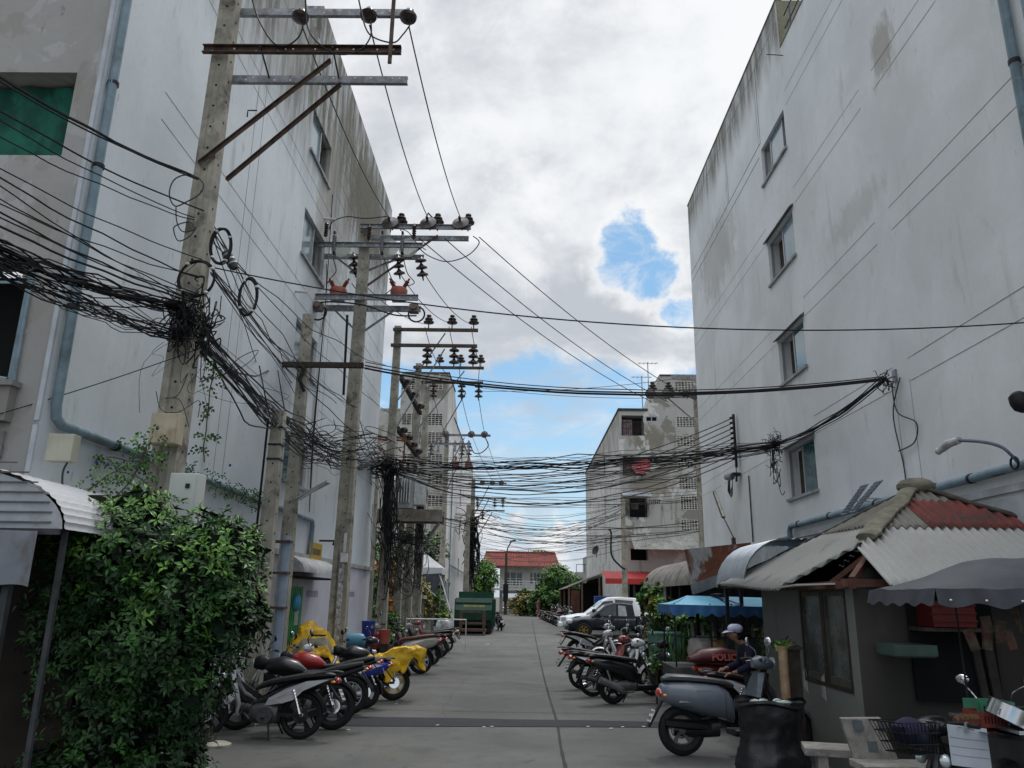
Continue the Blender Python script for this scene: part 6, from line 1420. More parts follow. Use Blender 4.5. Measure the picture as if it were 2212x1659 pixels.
tangle('messy nest of thin cables around the slender pole over the lamp',D(700,965,Y=17),(.8,.4,.24),36,.009)
tangle('messy black cables hanging around the third pole under the band',mid+Vector((.1,0,-.3)),(.5,.3,.25),60,.012)
droop('thick drooping mass of cables beside the transformer platform',D(842,1000,Y=26.2),D(838,1300,Y=26.2),(.16,.12),40,.014)
droop('drooping mass of cables on the poles right of the transformer',D(908,1050,Y=32.6),D(898,1290,Y=32.6),(.13,.15),34,.015)
tangle('black cable mass beneath the transformer platform',D(874,1165,Y=29.5),(.55,.3,.16),46,.016)
droop('hanging black wires between the transformer poles near the ground',D(868,1165,Y=29.4),D(868,1290,Y=29.4),(.4,.2),26,.013)
droop('bushy black cable mass on the farthest armed pole',D(1020,1120,Y=61.7),D(1018,1270,Y=61.7),(.28,.2),60,.032)
tangle('cable mess halfway down the farthest poles above the container',D(1005,1120,Y=60.5),(.7,.3,.35),26,.022)
tangle('frayed knot of black wires on the right wall beside the lowest window',D(1672,962,X=6.3),(.10,.22,.13),46,.007)
tangle('wires hanging under the frayed knot on the right wall',D(1672,1000,X=6.35),(.05,.10,.30),18,.008)
tangle('small cable knot at the bracket high on the right wall',D(1912,822,X=6.3),(.06,.10,.07),20,.008)
for k,(u0,v0,u1,v1,Y,s_) in enumerate(((600,800,640,905,14,1.0),(560,790,610,905,12,.9),(770,880,835,985,22,.9),(760,870,800,960,20,.7),(905,870,925,1060,33,.6))):
    cable('cable','drooping black cable loop hanging between the left poles',spline([D(u0,v0,Y=Y),D((u0*2+u1)/3,(v0+v1)/2+25,Y=Y),D((u0+u1*2)/3,v1+18,Y=Y),D(u1,v1,Y=Y+1)],6),.011,'drooping cable loops between the left poles')
# brackets on the right wall
bk=thing('wall_bracket','grey steel bracket on the right wall where the thick cables end','bracket',D(1935,812,X=6.6)); a=D(1912,820,X=6.35)-bk.location
g_=MB(); g_.beam((0,0,0),a,.05,.03); g_.box((-.02,0,0),(.03,.12,.22)); g_.build('arm',STEEL,bk)
bk=thing('cable_rack','upright black cable rack fixed on the right wall near its far end','rack',(6.5,23.3,6.0)); g_=MB(); g_.mm((-.03,-.05,-.1),(.03,.05,1.55)); g_.build('upright',DKMET,bk)
for k in range(9): g_=MB(); g_.tube([(-.02,0,1.45-k*.16),(-.12,0,1.43-k*.16)],.035,6); g_.build('clamp',DKMET,bk)
g_=MB()
for k in range(6): g_.tube(spline([(0,-.02-.02*k,1.3-k*.15),(-.03,-.05-.02*k,.4),(-.04,-.1,-.2),(-.05,-.2+.04*k,-.55)],6),.013,5)
g_.build('riser_cables',BLACK,bk)
sc_=thing('splice_closure','grey dome splice closure on the right wall below the upright rack','splice closure',D(1575,1030,X=6.35)); g_=MB(); g_.lathe([(.02,-.22),(.10,-.18),(.12,0),(.10,.16),(.05,.2)],(0,0,0),(-.2,.9,.1),12); g_.build('dome',plain('grey_dome',(.30,.31,.33),.5),sc_); g_=MB(); g_.mm((-.02,-.5,-.03),(.22,-.25,.06)); g_.build('bracket',DKMET,sc_)
g_=MB()
for k in range(5): g_.tube(spline([(0,.1-.04*k,-.1),(-.03,.1-.06*k,-.45-.04*k),(.0,-.25,-.35-.05*k),(0,-.35,-.05)],6),.012,5)
g_.build('cable_tails',BLACK,sc_)
# ---------------------------------------------------------------- foliage
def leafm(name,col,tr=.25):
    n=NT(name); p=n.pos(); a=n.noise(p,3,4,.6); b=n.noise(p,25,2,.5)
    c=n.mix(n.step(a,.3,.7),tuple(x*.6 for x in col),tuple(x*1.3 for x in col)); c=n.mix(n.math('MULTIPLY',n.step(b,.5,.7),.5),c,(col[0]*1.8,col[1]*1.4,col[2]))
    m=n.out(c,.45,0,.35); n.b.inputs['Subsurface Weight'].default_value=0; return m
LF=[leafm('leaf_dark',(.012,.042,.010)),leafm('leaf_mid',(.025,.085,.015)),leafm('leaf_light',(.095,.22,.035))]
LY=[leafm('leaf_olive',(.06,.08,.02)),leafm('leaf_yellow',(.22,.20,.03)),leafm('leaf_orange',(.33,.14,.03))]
BARK=plain('bark',(.07,.055,.04),.9,0,.35,8,.4)
def leaf(mb,p,d,n_,L,w,m=0):
    d=d.normalized(); s=d.cross(n_); 
    if s.length<1e-3: s=d.cross(Vector((0,1,0)))
    s.normalize(); u=s.cross(d); a=p; c=p+d*L-u*L*.18; b1=p+d*L*.5+s*w; b2=p+d*L*.5-s*w; mid=p+d*L*.5-u*w*.35
    mb.add([a,b1,c,b2,mid],[(0,1,4),(1,2,4),(2,3,4),(3,0,4)],m)
def foliage(t,clumps,nclu,L,w,mats,seed=1,rings=7,name='crown',light=.5,shell_=.55,zb=0,z0=0):
    r_=random.Random(seed); mb=MB(); tot=sum(c[3]*c[4]*c[5] for c in clumps)
    for cx,cy,cz,rx,ry,rz in clumps:
        for k in range(int(nclu*rx*ry*rz/tot)):
            while True:
                d=Vector((r_.uniform(-1,1),r_.uniform(-1,1),r_.uniform(-1,1)))
                if .1<d.length<1: break
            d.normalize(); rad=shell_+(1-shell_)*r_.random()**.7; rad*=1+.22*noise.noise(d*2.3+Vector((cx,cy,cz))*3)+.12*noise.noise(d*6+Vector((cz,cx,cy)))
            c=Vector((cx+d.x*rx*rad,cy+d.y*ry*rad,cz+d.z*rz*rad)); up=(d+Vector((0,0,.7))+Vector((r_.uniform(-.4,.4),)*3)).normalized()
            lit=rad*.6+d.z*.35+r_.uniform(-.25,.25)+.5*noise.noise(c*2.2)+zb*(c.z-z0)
            m=2 if lit>1-light*.62 else 1 if lit>.42 else 0  # darker greens for inner and lower leaves: shade put into leaf colour
            q=Vector((0,0,1)).rotation_difference(up).to_matrix(); a0=r_.uniform(0,6)
            for j in range(rings):
                a=a0+2*math.pi*j/rings+r_.uniform(-.7,.7); el=r_.uniform(-.25,1.1)
                dd=q@Vector((math.cos(a),math.sin(a),el)); leaf(mb,c+dd*r_.uniform(0,.35)*L,dd,up,L*r_.uniform(.6,1.15),w*r_.uniform(.7,1.2),m)
    return mb.build(name,mats,t)
def trunk(t,h,r0,limbs,seed=1,name='trunk'):
    r_=random.Random(seed); g_=MB(); g_.tube([(0,0,0),(.05*h,.02,h*.4),(.02*h,0,h)],[r0,r0*.75,r0*.45],8)
    for k in range(limbs):
        a=r_.uniform(0,6.28); b=Vector((.03*h,0,h*r_.uniform(.45,.9))); e=b+Vector((math.cos(a),math.sin(a),r_.uniform(.5,1)))*h*r_.uniform(.3,.5); g_.tube(spline([b,(b+e)/2+Vector((0,0,.05*h)),e],3),[r0*.4]*3+[r0*.25]*3+[r0*.12],5)
    return g_.build(name,BARK,t)
# the big bush on the left
bc=Vector((-3.95,7.9,0)); t=thing('bush','large dense green bush in the left foreground below the near pole','bush',bc)
def bq_(u,v,Y=7.9): p=D(u,v,Y=Y)-bc; return p
def px(r): return r*1024/2212*7.9/770*1.03
cl=[]
for u,v,ru,rv_,ry in ((300,1200,150,120,.75),(190,1260,120,110,.7),(420,1260,130,120,.75),(500,1220,75,95,.55),(330,1360,180,130,.85),(510,1330,70,85,.5),(230,1440,150,120,.75),(380,1460,110,110,.7),(280,1570,140,120,.7),(170,1350,110,100,.6),(310,1110,80,55,.45),(140,1200,60,50,.4),(330,1680,90,110,.6),(200,1680,120,100,.6),(470,1150,55,50,.4)):
    p=bq_(u,v); cl.append((p.x,p.y+rnd.uniform(-.15,.15),p.z,px(ru),ry,px(rv_)))
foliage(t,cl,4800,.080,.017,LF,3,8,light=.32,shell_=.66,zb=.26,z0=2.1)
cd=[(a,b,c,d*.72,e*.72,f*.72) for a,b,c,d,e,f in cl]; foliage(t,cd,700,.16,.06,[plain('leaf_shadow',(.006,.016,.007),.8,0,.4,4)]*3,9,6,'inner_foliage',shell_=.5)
g_=MB()
for k in range(9):
    a=k*.7; b=Vector((math.cos(a)*.18,math.sin(a)*.18,0)); e=Vector((math.cos(a)*rnd.uniform(.3,.8),math.sin(a)*.5,rnd.uniform(1.3,2.3))); g_.tube(spline([b,b*1.5+Vector((0,0,.7)),e],4),[.03]*5+[.02]*3+[.008],6)
build_islands(g_,'stem',BARK,t)
# vines on the pipe and wires
def vine(label,pts,n_,L,mats,seed,spread=.12,wob=.05):
    r_=random.Random(seed); P=spline(pts,6); t=thing('climbing_vine',label,'vine',P[0]); o=P[0]
    g_=MB(); g_.tube([p-o+Vector((noise.noise(p*3)*wob,0,noise.noise(p*4)*wob)) for p in P],.008,4); g_.build('stem',BARK,t)
    g_=MB()
    for k in range(n_):
        p=P[r_.randrange(len(P))]-o+Vector((r_.uniform(-1,1),r_.uniform(-1,1),r_.uniform(-1,1)))*spread; d=Vector((r_.uniform(-1,1),r_.uniform(-.5,.5),r_.uniform(-.6,.6))).normalized()
        for j in range(5): leaf(g_,p+d*j*L*.55,(d+Vector((0,0,.8 if j%2 else -.8))),Vector((0,-1,.3)),L,L*.3,r_.randrange(len(mats)))
    g_.build('leaves',mats,t); return t
vine('vine creeping along the blue drain pipe between bush and short pole',[D(*q,X=-5.05) for q in ((230,985),(330,1005),(420,1030),(500,1060),(560,1085))],150,.05,LF,4,.16)
vine('thin vine climbing straight up a hanging cable right of the near pole',[D(*q,Y=9.6) for q in ((440,1000),(443,930),(450,870),(458,810),(462,770))],34,.055,LF,5,.07)
vine('airy vine sprays rising above the bush left of the near pole',[D(*q,Y=8.3) for q in ((230,1100),(270,1050),(300,1010),(320,960),(310,1000))],46,.05,LF,6,.2)
vine('vine tufts with blue flowers trailing over the arched awning',[D(*q,Y=7.9) for q in ((160,1090),(200,1050),(250,1020),(300,1040),(330,1070))],32,.045,LF,7,.12)
g_=MB()
for u,v in ((207,998),(147,1020),(232,1003),(330,985),(497,1005)): g_.ball((0,0,0) if 0 else D(u,v,Y=7.9),(.014,.01,.016),6)
for k,q in enumerate(build_islands(g_,'pea_flower',plain('blue_flower',(.02,.02,.20),.6))): tag(q,'tiny dark blue pea flower on the vine above the bush','flower','blue flowers on the vine above the bush')
# trees at the end of the street
def tree(label,x,y,h,cl,n_,L,seed,mats=LF,name='tree',light=.6,tr=.14,cat='tree'):
    t=thing(name,label,cat,(x,y,0)); trunk(t,h*.6,tr,6,seed); foliage(t,cl,n_,L,L*.35,mats,seed,6,light=light,shell_=.35); return t
a=D(1045,1260,Y=90); tree('bright green tree left of the end house above the container',a.x,90,7,[(0,0,3.9,1.7,1.5,1.9),(-.6,0,2.4,2.0,1.6,1.8),(.3,0,5.2,1.1,1,.9)],900,.34,11,light=.9)
a=D(1203,1300,Y=88); tree('round leafy green tree right of the end house',a.x,88,5,[(0,0,3.9,2.3,1.8,1.3),(-1.0,0,2.9,1.6,1.5,1.1),(1.3,0,3.5,1.7,1.5,1.2),(.2,0,4.9,1.2,1.2,.8),(0,0,2.0,2.0,1.4,1.0)],1500,.27,12,light=.75)
a=D(1165,1200,Y=108); tree('treetop showing just above the end house roof',a.x,108,7,[(0,0,a.z+.1,1.6,1.3,.6)],120,.3,13)
hg=[('olive brown shrub before the end house wall, left part of the hedge',1140,88,LY,14,1.5),('dense dark green shrub before the end house, middle of the hedge',1172,87,LF,15,1.9),('green shrub nearest to the shed in the hedge',1205,86,LF,16,1.8)]
for lab,u,Y,m_,sd,h_ in hg:
    a=D(u,1320,Y=Y); t=thing('shrub',lab,'shrub',(a.x,Y,0)); foliage(t,[(0,0,h_*.75,2.3,1.1,h_*.8),(1.2,0,h_*.6,1.3,1,h_*.6)],600,.30,.10,m_,sd,6,light=.4,shell_=.3); trunk(t,.8,.08,2,sd,'stem')
a=D(1132,1320,Y=89); t=thing('shrub','small potted plant with big leaves by the end house gate','plant',(a.x,89,0)); foliage(t,[(0,0,1.6,.8,.6,1.1)],60,.6,.2,LF,19,5)
# garden between the left blocks
gd=[('orange leaved bush by the third pole on the left',-6.2,36,2.6,[LY[2],LY[1],LY[2]],21,(1.0,.8,.9)),('yellow flowering bush between the left poles',-5.6,40,2.1,[LY[0],LY[1],LY[1]],22,(1.1,.8,1.0)),('green bushy plant behind the left poles',-6.8,38,3.4,LF,23,(1.5,1,1.4)),('leafy green tree over the white canopy on the left',-6.0,47,4.6,LF,24,(1.8,1.4,1.3)),('low green plant at the corner of the white building on the left',-5.3,29.5,1.0,LF,25,(.7,.6,.8)),('yellow green bush next to the person in black on the left',-4.9,44.5,1.5,[LY[0],LY[1],LF[2]],26,(.8,.6,.9)),('dark green tree seen between the cable masses on the left',-6.6,31.5,3.8,LF,27,(.9,.8,1.6))]
for lab,x,y,zc_,m_,sd,rr_ in gd:
    t=thing('garden_bush' if zc_<4 else 'tree',lab,'bush' if zc_<4 else 'tree',(x,y,0)); foliage(t,[(0,0,zc_,*rr_),(.5,0,zc_*.6,rr_[0]*.7,rr_[1],rr_[2]*.7)],420,.20,.06,m_,sd,6,light=.8,shell_=.3); trunk(t,zc_,.06,4,sd,'stem')
cn=thing('canopy_tent','white and grey fabric canopy beside the left poles near the person','canopy',(-5.6,45,0)); WF=plain('white_fabric',(.48,.49,.50),.8,0,.1,3)
g_=MB(); ap=Vector((0,0,4.4))
for a_,b_ in (((-1.2,-1.1),(1.2,-1.1)),((1.2,-1.1),(1.2,1.1)),((1.2,1.1),(-1.2,1.1)),((-1.2,1.1),(-1.2,-1.1))): g_.add([ap,Vector((*a_,3.5)),Vector((*b_,3.5))],[(0,1,2)]); g_.add([Vector((*a_,3.5)),Vector((*b_,3.5)),Vector((*b_,3.15)),Vector((*a_,3.15))],[(0,1,2,3)])
g_.build('canopy',WF,cn); g_=MB()
for sx in (-1.15,1.15):
    for sy in (-1.05,1.05): g_.tube([(sx,sy,0),(sx,sy,3.5)],.03,6)
build_islands(g_,'pole',STEEL,cn)
g_=MB(); g_.poly([(-.2,-1.2,3.1),(1.2,-1.2,3.2),(.9,-1.2,2.0)]); g_.build('hanging_cloth',plain('dark_cloth',(.06,.065,.075),.8),cn)
g_=MB(); g_.beam((1.1,-1.15,3.1),(1.75,-1.3,1.2),.12,.04); g_.beam((.2,-1.15,2.6),(.9,-1.25,2.0),.1,.04); build_islands(g_,'side_strap',WF,cn)
tb=thing('street_table','low concrete table shelf behind the third and fourth poles','table',(-5.4,36,0)); g_=MB(); g_.mm((-1.2,-.5,1.85),(1.1,.5,2.0)); g_.build('table_top',CONC,tb); g_=MB(); g_.mm((-1.1,-.4,0),(-.9,.4,1.849)); g_.mm((.8,-.4,0),(1.0,.4,1.849)); build_islands(g_,'leg',CONCD,tb); g_=MB(); g_.mm((-.89,-.1,.0),(.79,.3,1.5)); g_.build('dark_shelf',DARK,tb)
# ---------------------------------------------------------------- people
SKIN=plain('skin',(.26,.14,.09),.6,0,.1,8); HAIR=plain('black_hair',(.008,.007,.007),.6)
def skinmesh(name,verts,edges,radii,mat,parent,sub=2,root=0):
    me=bpy.data.meshes.new(name); me.from_pydata([Vector(v) for v in verts],edges,[]); o=bpy.data.objects.new(name,me); COL.objects.link(o); o.parent=parent; me.materials.append(mat)
    m=o.modifiers.new('skin','SKIN'); m.use_smooth_shade=True
    sv=me.skin_vertices[0].data if me.skin_vertices else None
    if sv is None:
        me.skin_vertices if False else None
    for i,r_ in enumerate(radii):
        me.skin_vertices[0].data[i].radius=(r_,r_) if not isinstance(r_,tuple) else r_
        me.skin_vertices[0].data[i].use_root=(i==root)
    s_=o.modifiers.new('sub','SUBSURF'); s_.levels=sub; s_.render_levels=sub; return o
def person(label,x,y,rz,shirt,trousers,h=1.62,bend=.25,cap=None,reach=.45,bag=None):
    "faces local +x"
    t=thing('person',label,'person',(x,y,0),rz); k=h/1.7; S=lambda *p:tuple(q*k for q in p); b=bend
    hipz=.92; ch=(b*.35,0,1.28); nk=(b*.62,0,1.45); hd=(b*.95+.03,0,1.58)
    V=[S(0,0,hipz),S(b*.15,0,1.10),S(*ch),S(*nk),S(hd[0]-.02,0,1.52),S(*hd),   #0-5
       S(0,.10,.88),S(.03,.11,.48),S(-.02,.11,.08),S(.10,.12,.04),              #6-9 left leg
       S(0,-.10,.88),S(.02,-.11,.48),S(-.03,-.11,.08),S(.09,-.12,.04),          #10-13
       S(ch[0]+.02,.18,1.38),S(ch[0]+.05,.24,1.12),S(ch[0]+reach*.6,.20,1.02),S(ch[0]+reach*.75,.17,1.0),
       S(ch[0]+.02,-.18,1.38),S(ch[0]+.08,-.24,1.12),S(ch[0]+reach*.65,-.20,1.05),S(ch[0]+reach*.8,-.17,1.04)]
    E_=[(0,1),(1,2),(2,3),(3,4),(4,5),(0,6),(6,7),(7,8),(8,9),(0,10),(10,11),(11,12),(12,13),(2,14),(14,15),(15,16),(16,17),(2,18),(18,19),(19,20),(20,21)]
    RR=[.13,.12,.135,.055,.055,.09,.085,.06,.04,.035,.085,.06,.04,.035,.06,.043,.03,.028,.06,.043,.03,.028]; RR=[r*k for r in RR]
    body=skinmesh('body',V,E_,RR,SKIN,t)
    sl=lambda idx,dr:[V[i] for i in idx]
    # shirt: torso and half sleeves
    ii=[0,1,2,3,14,15,16,18,19,20]; mp={j:i for i,j in enumerate(ii)}; ee=[(mp[a],mp[c]) for a,c in E_ if a in mp and c in mp and (a,c)!=(2,3)]+[(mp[2],mp[3])]
    rr=[.155,.145,.16,.075,.08,.062,.048,.08,.062,.048]; skinmesh('shirt',[V[i] for i in ii],ee,[r*k for r in rr],shirt,t)
    ii=[0,6,7,8,10,11,12]; mp={j:i for i,j in enumerate(ii)}; ee=[(mp[a],mp[c]) for a,c in E_ if a in mp and c in mp]
    skinmesh('trousers',[V[i] for i in ii],ee,[r*k for r in (.15,.10,.08,.065,.10,.08,.065)],trousers,t)
    H=Vector(S(*hd)); 
    g_=MB(); g_.ball(H+Vector((.0,0,.02)),(.10*k,.078*k,.115*k),14); g_.ball(H+Vector((.10*k,0,-.0)),(.022,.014,.024),8)
    for s_ in (-1,1): g_.ball(H+Vector((-.005,s_*.078*k,.0)),(.018,.010,.028),8)
    g_.build('head',SKIN,t)
    g_=MB()
    for s_ in (-1,1): g_.ball(H+Vector((.088*k,s_*.03,.03)),(.010,.012,.007),8)
    build_islands(g_,'eye',DARK,t); g_=MB(); g_.ball(H+Vector((.088*k,0,-.045)),(.010,.022,.006),8); g_.build('mouth',plain('lips',(.2,.07,.06),.6),t)
    g_=MB(); g_.ball(H+Vector((-.02,0,.05)),(.105*k,.088*k,.10*k),14); g_.ball(H+Vector((-.06,0,-.02)),(.06,.07,.09),10); g_.build('hair',HAIR,t)
    for s_,wr,el in ((1,V[17],V[16]),(-1,V[21],V[20])):
        w=Vector(wr); d=(w-Vector(el)).normalized(); side=Vector((0,s_,0)); g_=MB(); g_.ball(w+d*.035,(.042,.036,.018),10)
        for j in range(4):
            o_=side*(.026-.017*j); L=(.060,.070,.066,.052)[j]; g_.tube([w+d*.05+o_,w+d*(.05+L*.5)+o_-Vector((0,0,.008)),w+d*(.05+L)+o_-Vector((0,0,.03))],[.009,.008,.006],6)
        g_.tube([w+d*.01-side*.03,w+d*.04-side*.055-Vector((0,0,.012)),w+d*.065-side*.05-Vector((0,0,.022))],[.011,.009,.007],6); g_.build('hand',SKIN,t)
    g_=MB()
    for j in (8,12): p=Vector(V[j]); g_.hull([(p.x-.09,0,.07,.035,p.y),(p.x,0,.10,.045,p.y),(p.x+.12,0,.06,.05,p.y),(p.x+.17,0,.035,.03,p.y)],8)
    build_islands(g_,'shoe',BLKPL,t)
    if cap:
        g_=MB(); c=H+Vector((-.02,0,.085)); g_.ball(c,(.118,.108,.075),16); g_.hull([(c.x+.06,c.z-.045,c.z-.02,.10),(c.x+.14,c.z-.05,c.z-.035,.085),(c.x+.20,c.z-.065,c.z-.055,.05)],10)
        for i,v in enumerate(g_.v): g_.v[i]=v+Vector((0,0,.008*math.sin(math.atan2(v.y,v.x-c.x)*12)))
        g_.build('cap',cap,t)
    return t
CAPM=plain('lilac_cap',(.42,.42,.55),.8,0,.22,30)
vp=D(1612,1360,Y=12.6)
person('person in a navy shirt and pale lilac cap bending over by the blue awning',vp.x+.10,12.6,R(183),plain('navy_shirt',(.012,.014,.035),.9,0,.25,6),plain('dark_trousers',(.015,.015,.02),.9),1.60,.30,CAPM)
a=D(1712,1290,Y=44)
a=D(935,1330,Y=43.5)
person('person in a black shirt standing between the left poles',a.x,43.5,R(190),plain('black_shirt',(.012,.011,.011),.9),plain('grey_trousers',(.10,.11,.12),.9),1.75,.05,None,.25)
# ---------------------------------------------------------------- corrugated hut
FIB=wall('fibre_cement',(.30,.30,.28),(.17,.165,.15),(.24,.225,.19),.9,bump=.3); FIBP=wall('fibre_cement_pale',(.36,.36,.34),(.26,.25,.23),(.34,.32,.28),.6); FIBD=wall('fibre_cement_dark',(.20,.19,.165),(.07,.065,.055),(.12,.10,.075),.9); FIBR=plain('red_fibre_cement',(.17,.045,.038),.8,0,.25,4,.2,dirt=(.06,.04,.035))
hut=thing('hut','small grey rendered hut with a torn corrugated pyramid roof on the right','hut',(3.93,9.5,0))
AP=Vector((5.77,11.35,3.62)); ez=2.20; hw=2.37; PT=.115; AM=.022
def tier(name,mat,side,z0,z1,lo,hi,lift,cut=None,sagf=0):
    "one tier of a roof plane: side -x or -y; lo..hi along the eave"
    g_=MB(); n_=int((hi-lo)/PT*8); zs=(AP.z-ez)
    def f(u,v):
        s_=lo+(hi-lo)*u; c=AP.y if side=='x' else AP.x; fr=1-abs(s_-c)/hw           # height fraction of hip at s
        fa=(z0-ez)/zs; fb=min(fr,(z1-ez)/zs)
        if cut: fa=max(fa,cut(s_))
        fa=min(fa,fb); q=fa+(fb-fa)*v; wv=AM*math.cos(2*math.pi*s_/PT); off=hw*(1-q); z=ez+zs*q+lift+wv-.05*math.sin((s_-lo)*1.1)*(1-q)*sagf
        return Vector((AP.x-off-wv*.4,s_,z)) if side=='x' else Vector((s_,AP.y-off-wv*.4,z))
    g_.sheet(f,n_,5); o=g_.build(name,mat,hut,world=True); m=o.modifiers.new('s','SOLIDIFY'); m.thickness=.008; return o
cutx=lambda y:0 if y>10.65 else (10.65-y)/.70*.40
tier('roof_sheet',FIB,'x',ez,3.02,9.3,13.7,0,cutx,1); tier('roof_sheet',FIBD,'x',2.98,3.6,AP.y-1.05,AP.y+1.05,.02)
tier('roof_sheet',FIBP,'y',ez-.02,3.0,4.12,8.1,0); tier('roof_sheet',FIBD,'y',2.94,3.6,4.6,5.75,.02); tier('roof_sheet',FIBR,'y',2.94,3.36,5.28,7.0,.035); tier('roof_sheet',FIBD,'y',2.94,3.6,5.76,7.0,.022)
g_=MB(); g_.add([AP+Vector((0,0,-.03)),Vector((AP.x+hw,AP.y-hw,ez)),Vector((AP.x+hw,AP.y+hw,ez)),Vector((AP.x-hw,AP.y+hw,ez))],[(0,1,2),(0,2,3)]); g_.build('back_roof',FIBD,hut,world=True)
MORT=plain('mortar_ridge',(.19,.175,.135),.95,0,.3,5,.5,dirt=(.10,.095,.07))
def ridge(a,b,r_,mat=MORT):
    g_=MB(); P=[]; RRr=[]
    for i in range(15):
        f=i/14; p=Vector(a).lerp(Vector(b),f); P.append(p+Vector((noise.noise(p*3)*.03,0,noise.noise(p*2.3)*.03))); RRr.append(r_*(1+.25*noise.noise(p*4)))
    g_.tube(P,[q*1.1 for q in RRr],12,flat=.4); g_.build('ridge_cap',mat,hut,world=True)
ridge(AP+Vector((-.05,0,.03)),Vector((4.34,9.95,2.80)),.12); ridge(AP+Vector((0,0,.03)),(AP.x+hw,AP.y-hw,ez+.05),.09,plain('dark_ridge',(.07,.06,.05),.95,0,.4,5)); ridge(AP+Vector((0,0,.02)),(AP.x-hw,AP.y+hw,ez+.04),.07,plain('dark_ridge',(.07,.06,.05)))
g_=MB(); g_.ball(AP+Vector((0,0,.03)),(.28,.22,.13),12); g_.build('ridge_crown',MORT,hut,world=True)
HWL=wall('hut_render',(.175,.18,.165),(.10,.10,.095),(.17,.16,.13),.7,low=(.55,.25,(.10,.12,.095))); HWD=wall('hut_render_shaded',(.065,.06,.056),(.06,.055,.05),(.09,.08,.07),.4)  # front wall is a darkened copy of the render, its shade put into the colour
wa=D(1725,1272,X=3.93); wb_=D(1846,1500,X=3.93); ya,yb=sorted((wa.y,wb_.y)); wz0,wz1=wb_.z,wa.z
g_=MB(); facade(g_,(3.93,9.5,0),(0,1,0),(-1,0,0),3.6,0,2.16,[(ya-9.5,wz0,yb-9.5,wz1)],.14); g_.build('side_wall',HWL,hut,world=True)
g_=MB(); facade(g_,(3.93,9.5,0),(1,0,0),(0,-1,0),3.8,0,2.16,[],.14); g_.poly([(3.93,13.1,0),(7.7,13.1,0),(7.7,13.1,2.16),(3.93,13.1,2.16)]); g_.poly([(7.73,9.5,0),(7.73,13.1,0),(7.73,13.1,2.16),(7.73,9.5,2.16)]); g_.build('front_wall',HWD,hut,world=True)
FRW=plain('brown_window_frame',(.035,.028,.023),.6,0,.3,8)
g_=MB(); X_=3.95
for a,b in ((ya,ya+.05),(yb-.05,yb)): g_.mm((X_-.03,a,wz0),(X_+.03,b,wz1))
g_.mm((X_-.03,ya+.05,wz0),(X_+.03,yb-.05,wz0+.05)); g_.mm((X_-.03,ya+.05,wz1-.05),(X_+.03,yb-.05,wz1)); ym=(ya+yb)/2; g_.mm((X_-.025,ym-.05,wz0+.05),(X_+.03,ym+.05,wz1-.05)); wf=g_.build('window',FRW,hut,world=True)
for a,b in ((ya+.05,ym-.05),(ym+.05,yb-.05)):
    g_=MB(); s_=.045; 
    for p,q in ((a,a+s_),(b-s_,b)): g_.mm((X_-.01,p,wz0+.05),(X_+.028,q,wz1-.05))
    g_.mm((X_-.01,a+s_,wz0+.05),(X_+.028,b-s_,wz0+.14)); g_.mm((X_-.01,a+s_,wz1-.10),(X_+.028,b-s_,wz1-.05)); sh_=g_.build('sash',plain('olive_sash',(.07,.07,.055),.6,0,.3,6),wf,world=True)
    g_=MB(); g_.mm((X_+.012,a+s_,wz0+.14),(X_+.018,b-s_,wz1-.10)); g_.build('pane',plain('dirty_green_glass',(.075,.09,.08),.25,0,.45,2.5,dirt=(.035,.04,.038),spec=.8),sh_,world=True)
g_=MB()
for yy,zz2 in ((10.6,.95),(11.25,.98)): g_.poly([(3.924,yy,zz2-.18),(3.924,yy+.16,zz2-.13),(3.924,yy+.14,zz2+.1),(3.924,yy+.02,zz2+.16)])
build_islands(g_,'flaked_paint',plain('flaked_plaster',(.36,.36,.33),.9),hut,world=True)
g_=MB(); TR=plain('rusty_truss',(.10,.045,.03),.8,0,.35,6)
g_.beam((3.75,9.35,2.22),(7.7,9.35,2.22),.08,.09); g_.beam((3.85,9.3,2.2),(3.85,13,2.2),.08,.09); g_.beam((3.9,9.4,2.25),(4.9,10.5,2.95),.07,.09); g_.beam((3.95,10.3,2.2),(4.5,9.9,2.7),.06,.06); build_islands(g_,'rafter',TR,hut,world=True)
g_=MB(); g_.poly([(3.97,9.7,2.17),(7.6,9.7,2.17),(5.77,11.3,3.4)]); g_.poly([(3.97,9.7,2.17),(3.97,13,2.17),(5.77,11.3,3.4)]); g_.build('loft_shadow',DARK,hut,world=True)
g_=MB(); g_.poly([(3.3,10.6,2.16),(3.42,9.95,2.2),(3.95,9.6,2.22),(4.0,9.75,2.24)],.02); g_.build('broken_sheet',FIBP,hut,world=True)
# fittings on the dark front wall
F9=lambda cx,cy,Y:D((3000+.7292*cx)*.54216,(1850+.7292*cy)*.54216,Y=Y)
a=F9(885,1065,9.4);b=F9(1385,1305,9.4); op=thing('doorway_panel','black opening with a leaning dark board in the shaded hut front','doorway',((a.x+b.x)/2,9.46,b.z)); w_=b.x-a.x;h_=a.z-b.z+.9
g_=MB(); g_.mm((-w_/2,-.02,0),(w_/2,.03,h_)); g_.build('panel',DARK,op); g_=MB(); g_.beam((w_*.28,-.06,-.1),(w_*.20,-.06,h_*.62),.08,.04); g_.beam((w_*.42,-.06,-.1),(w_*.36,-.06,h_*.62),.10,.04); build_islands(g_,'board',plain('dark_board',(.05,.042,.037),.8),op)
a=F9(772,975,9.0);b=F9(1000,1068,9.0); bk=thing('wall_basket','shallow green plastic tray fixed on the dark hut front','tray',((a.x+b.x)/2,9.2,b.z+.02)); W_=(b.x-a.x)/2; GP_=plain('green_tray',(.05,.085,.07),.6,0,.15,6)
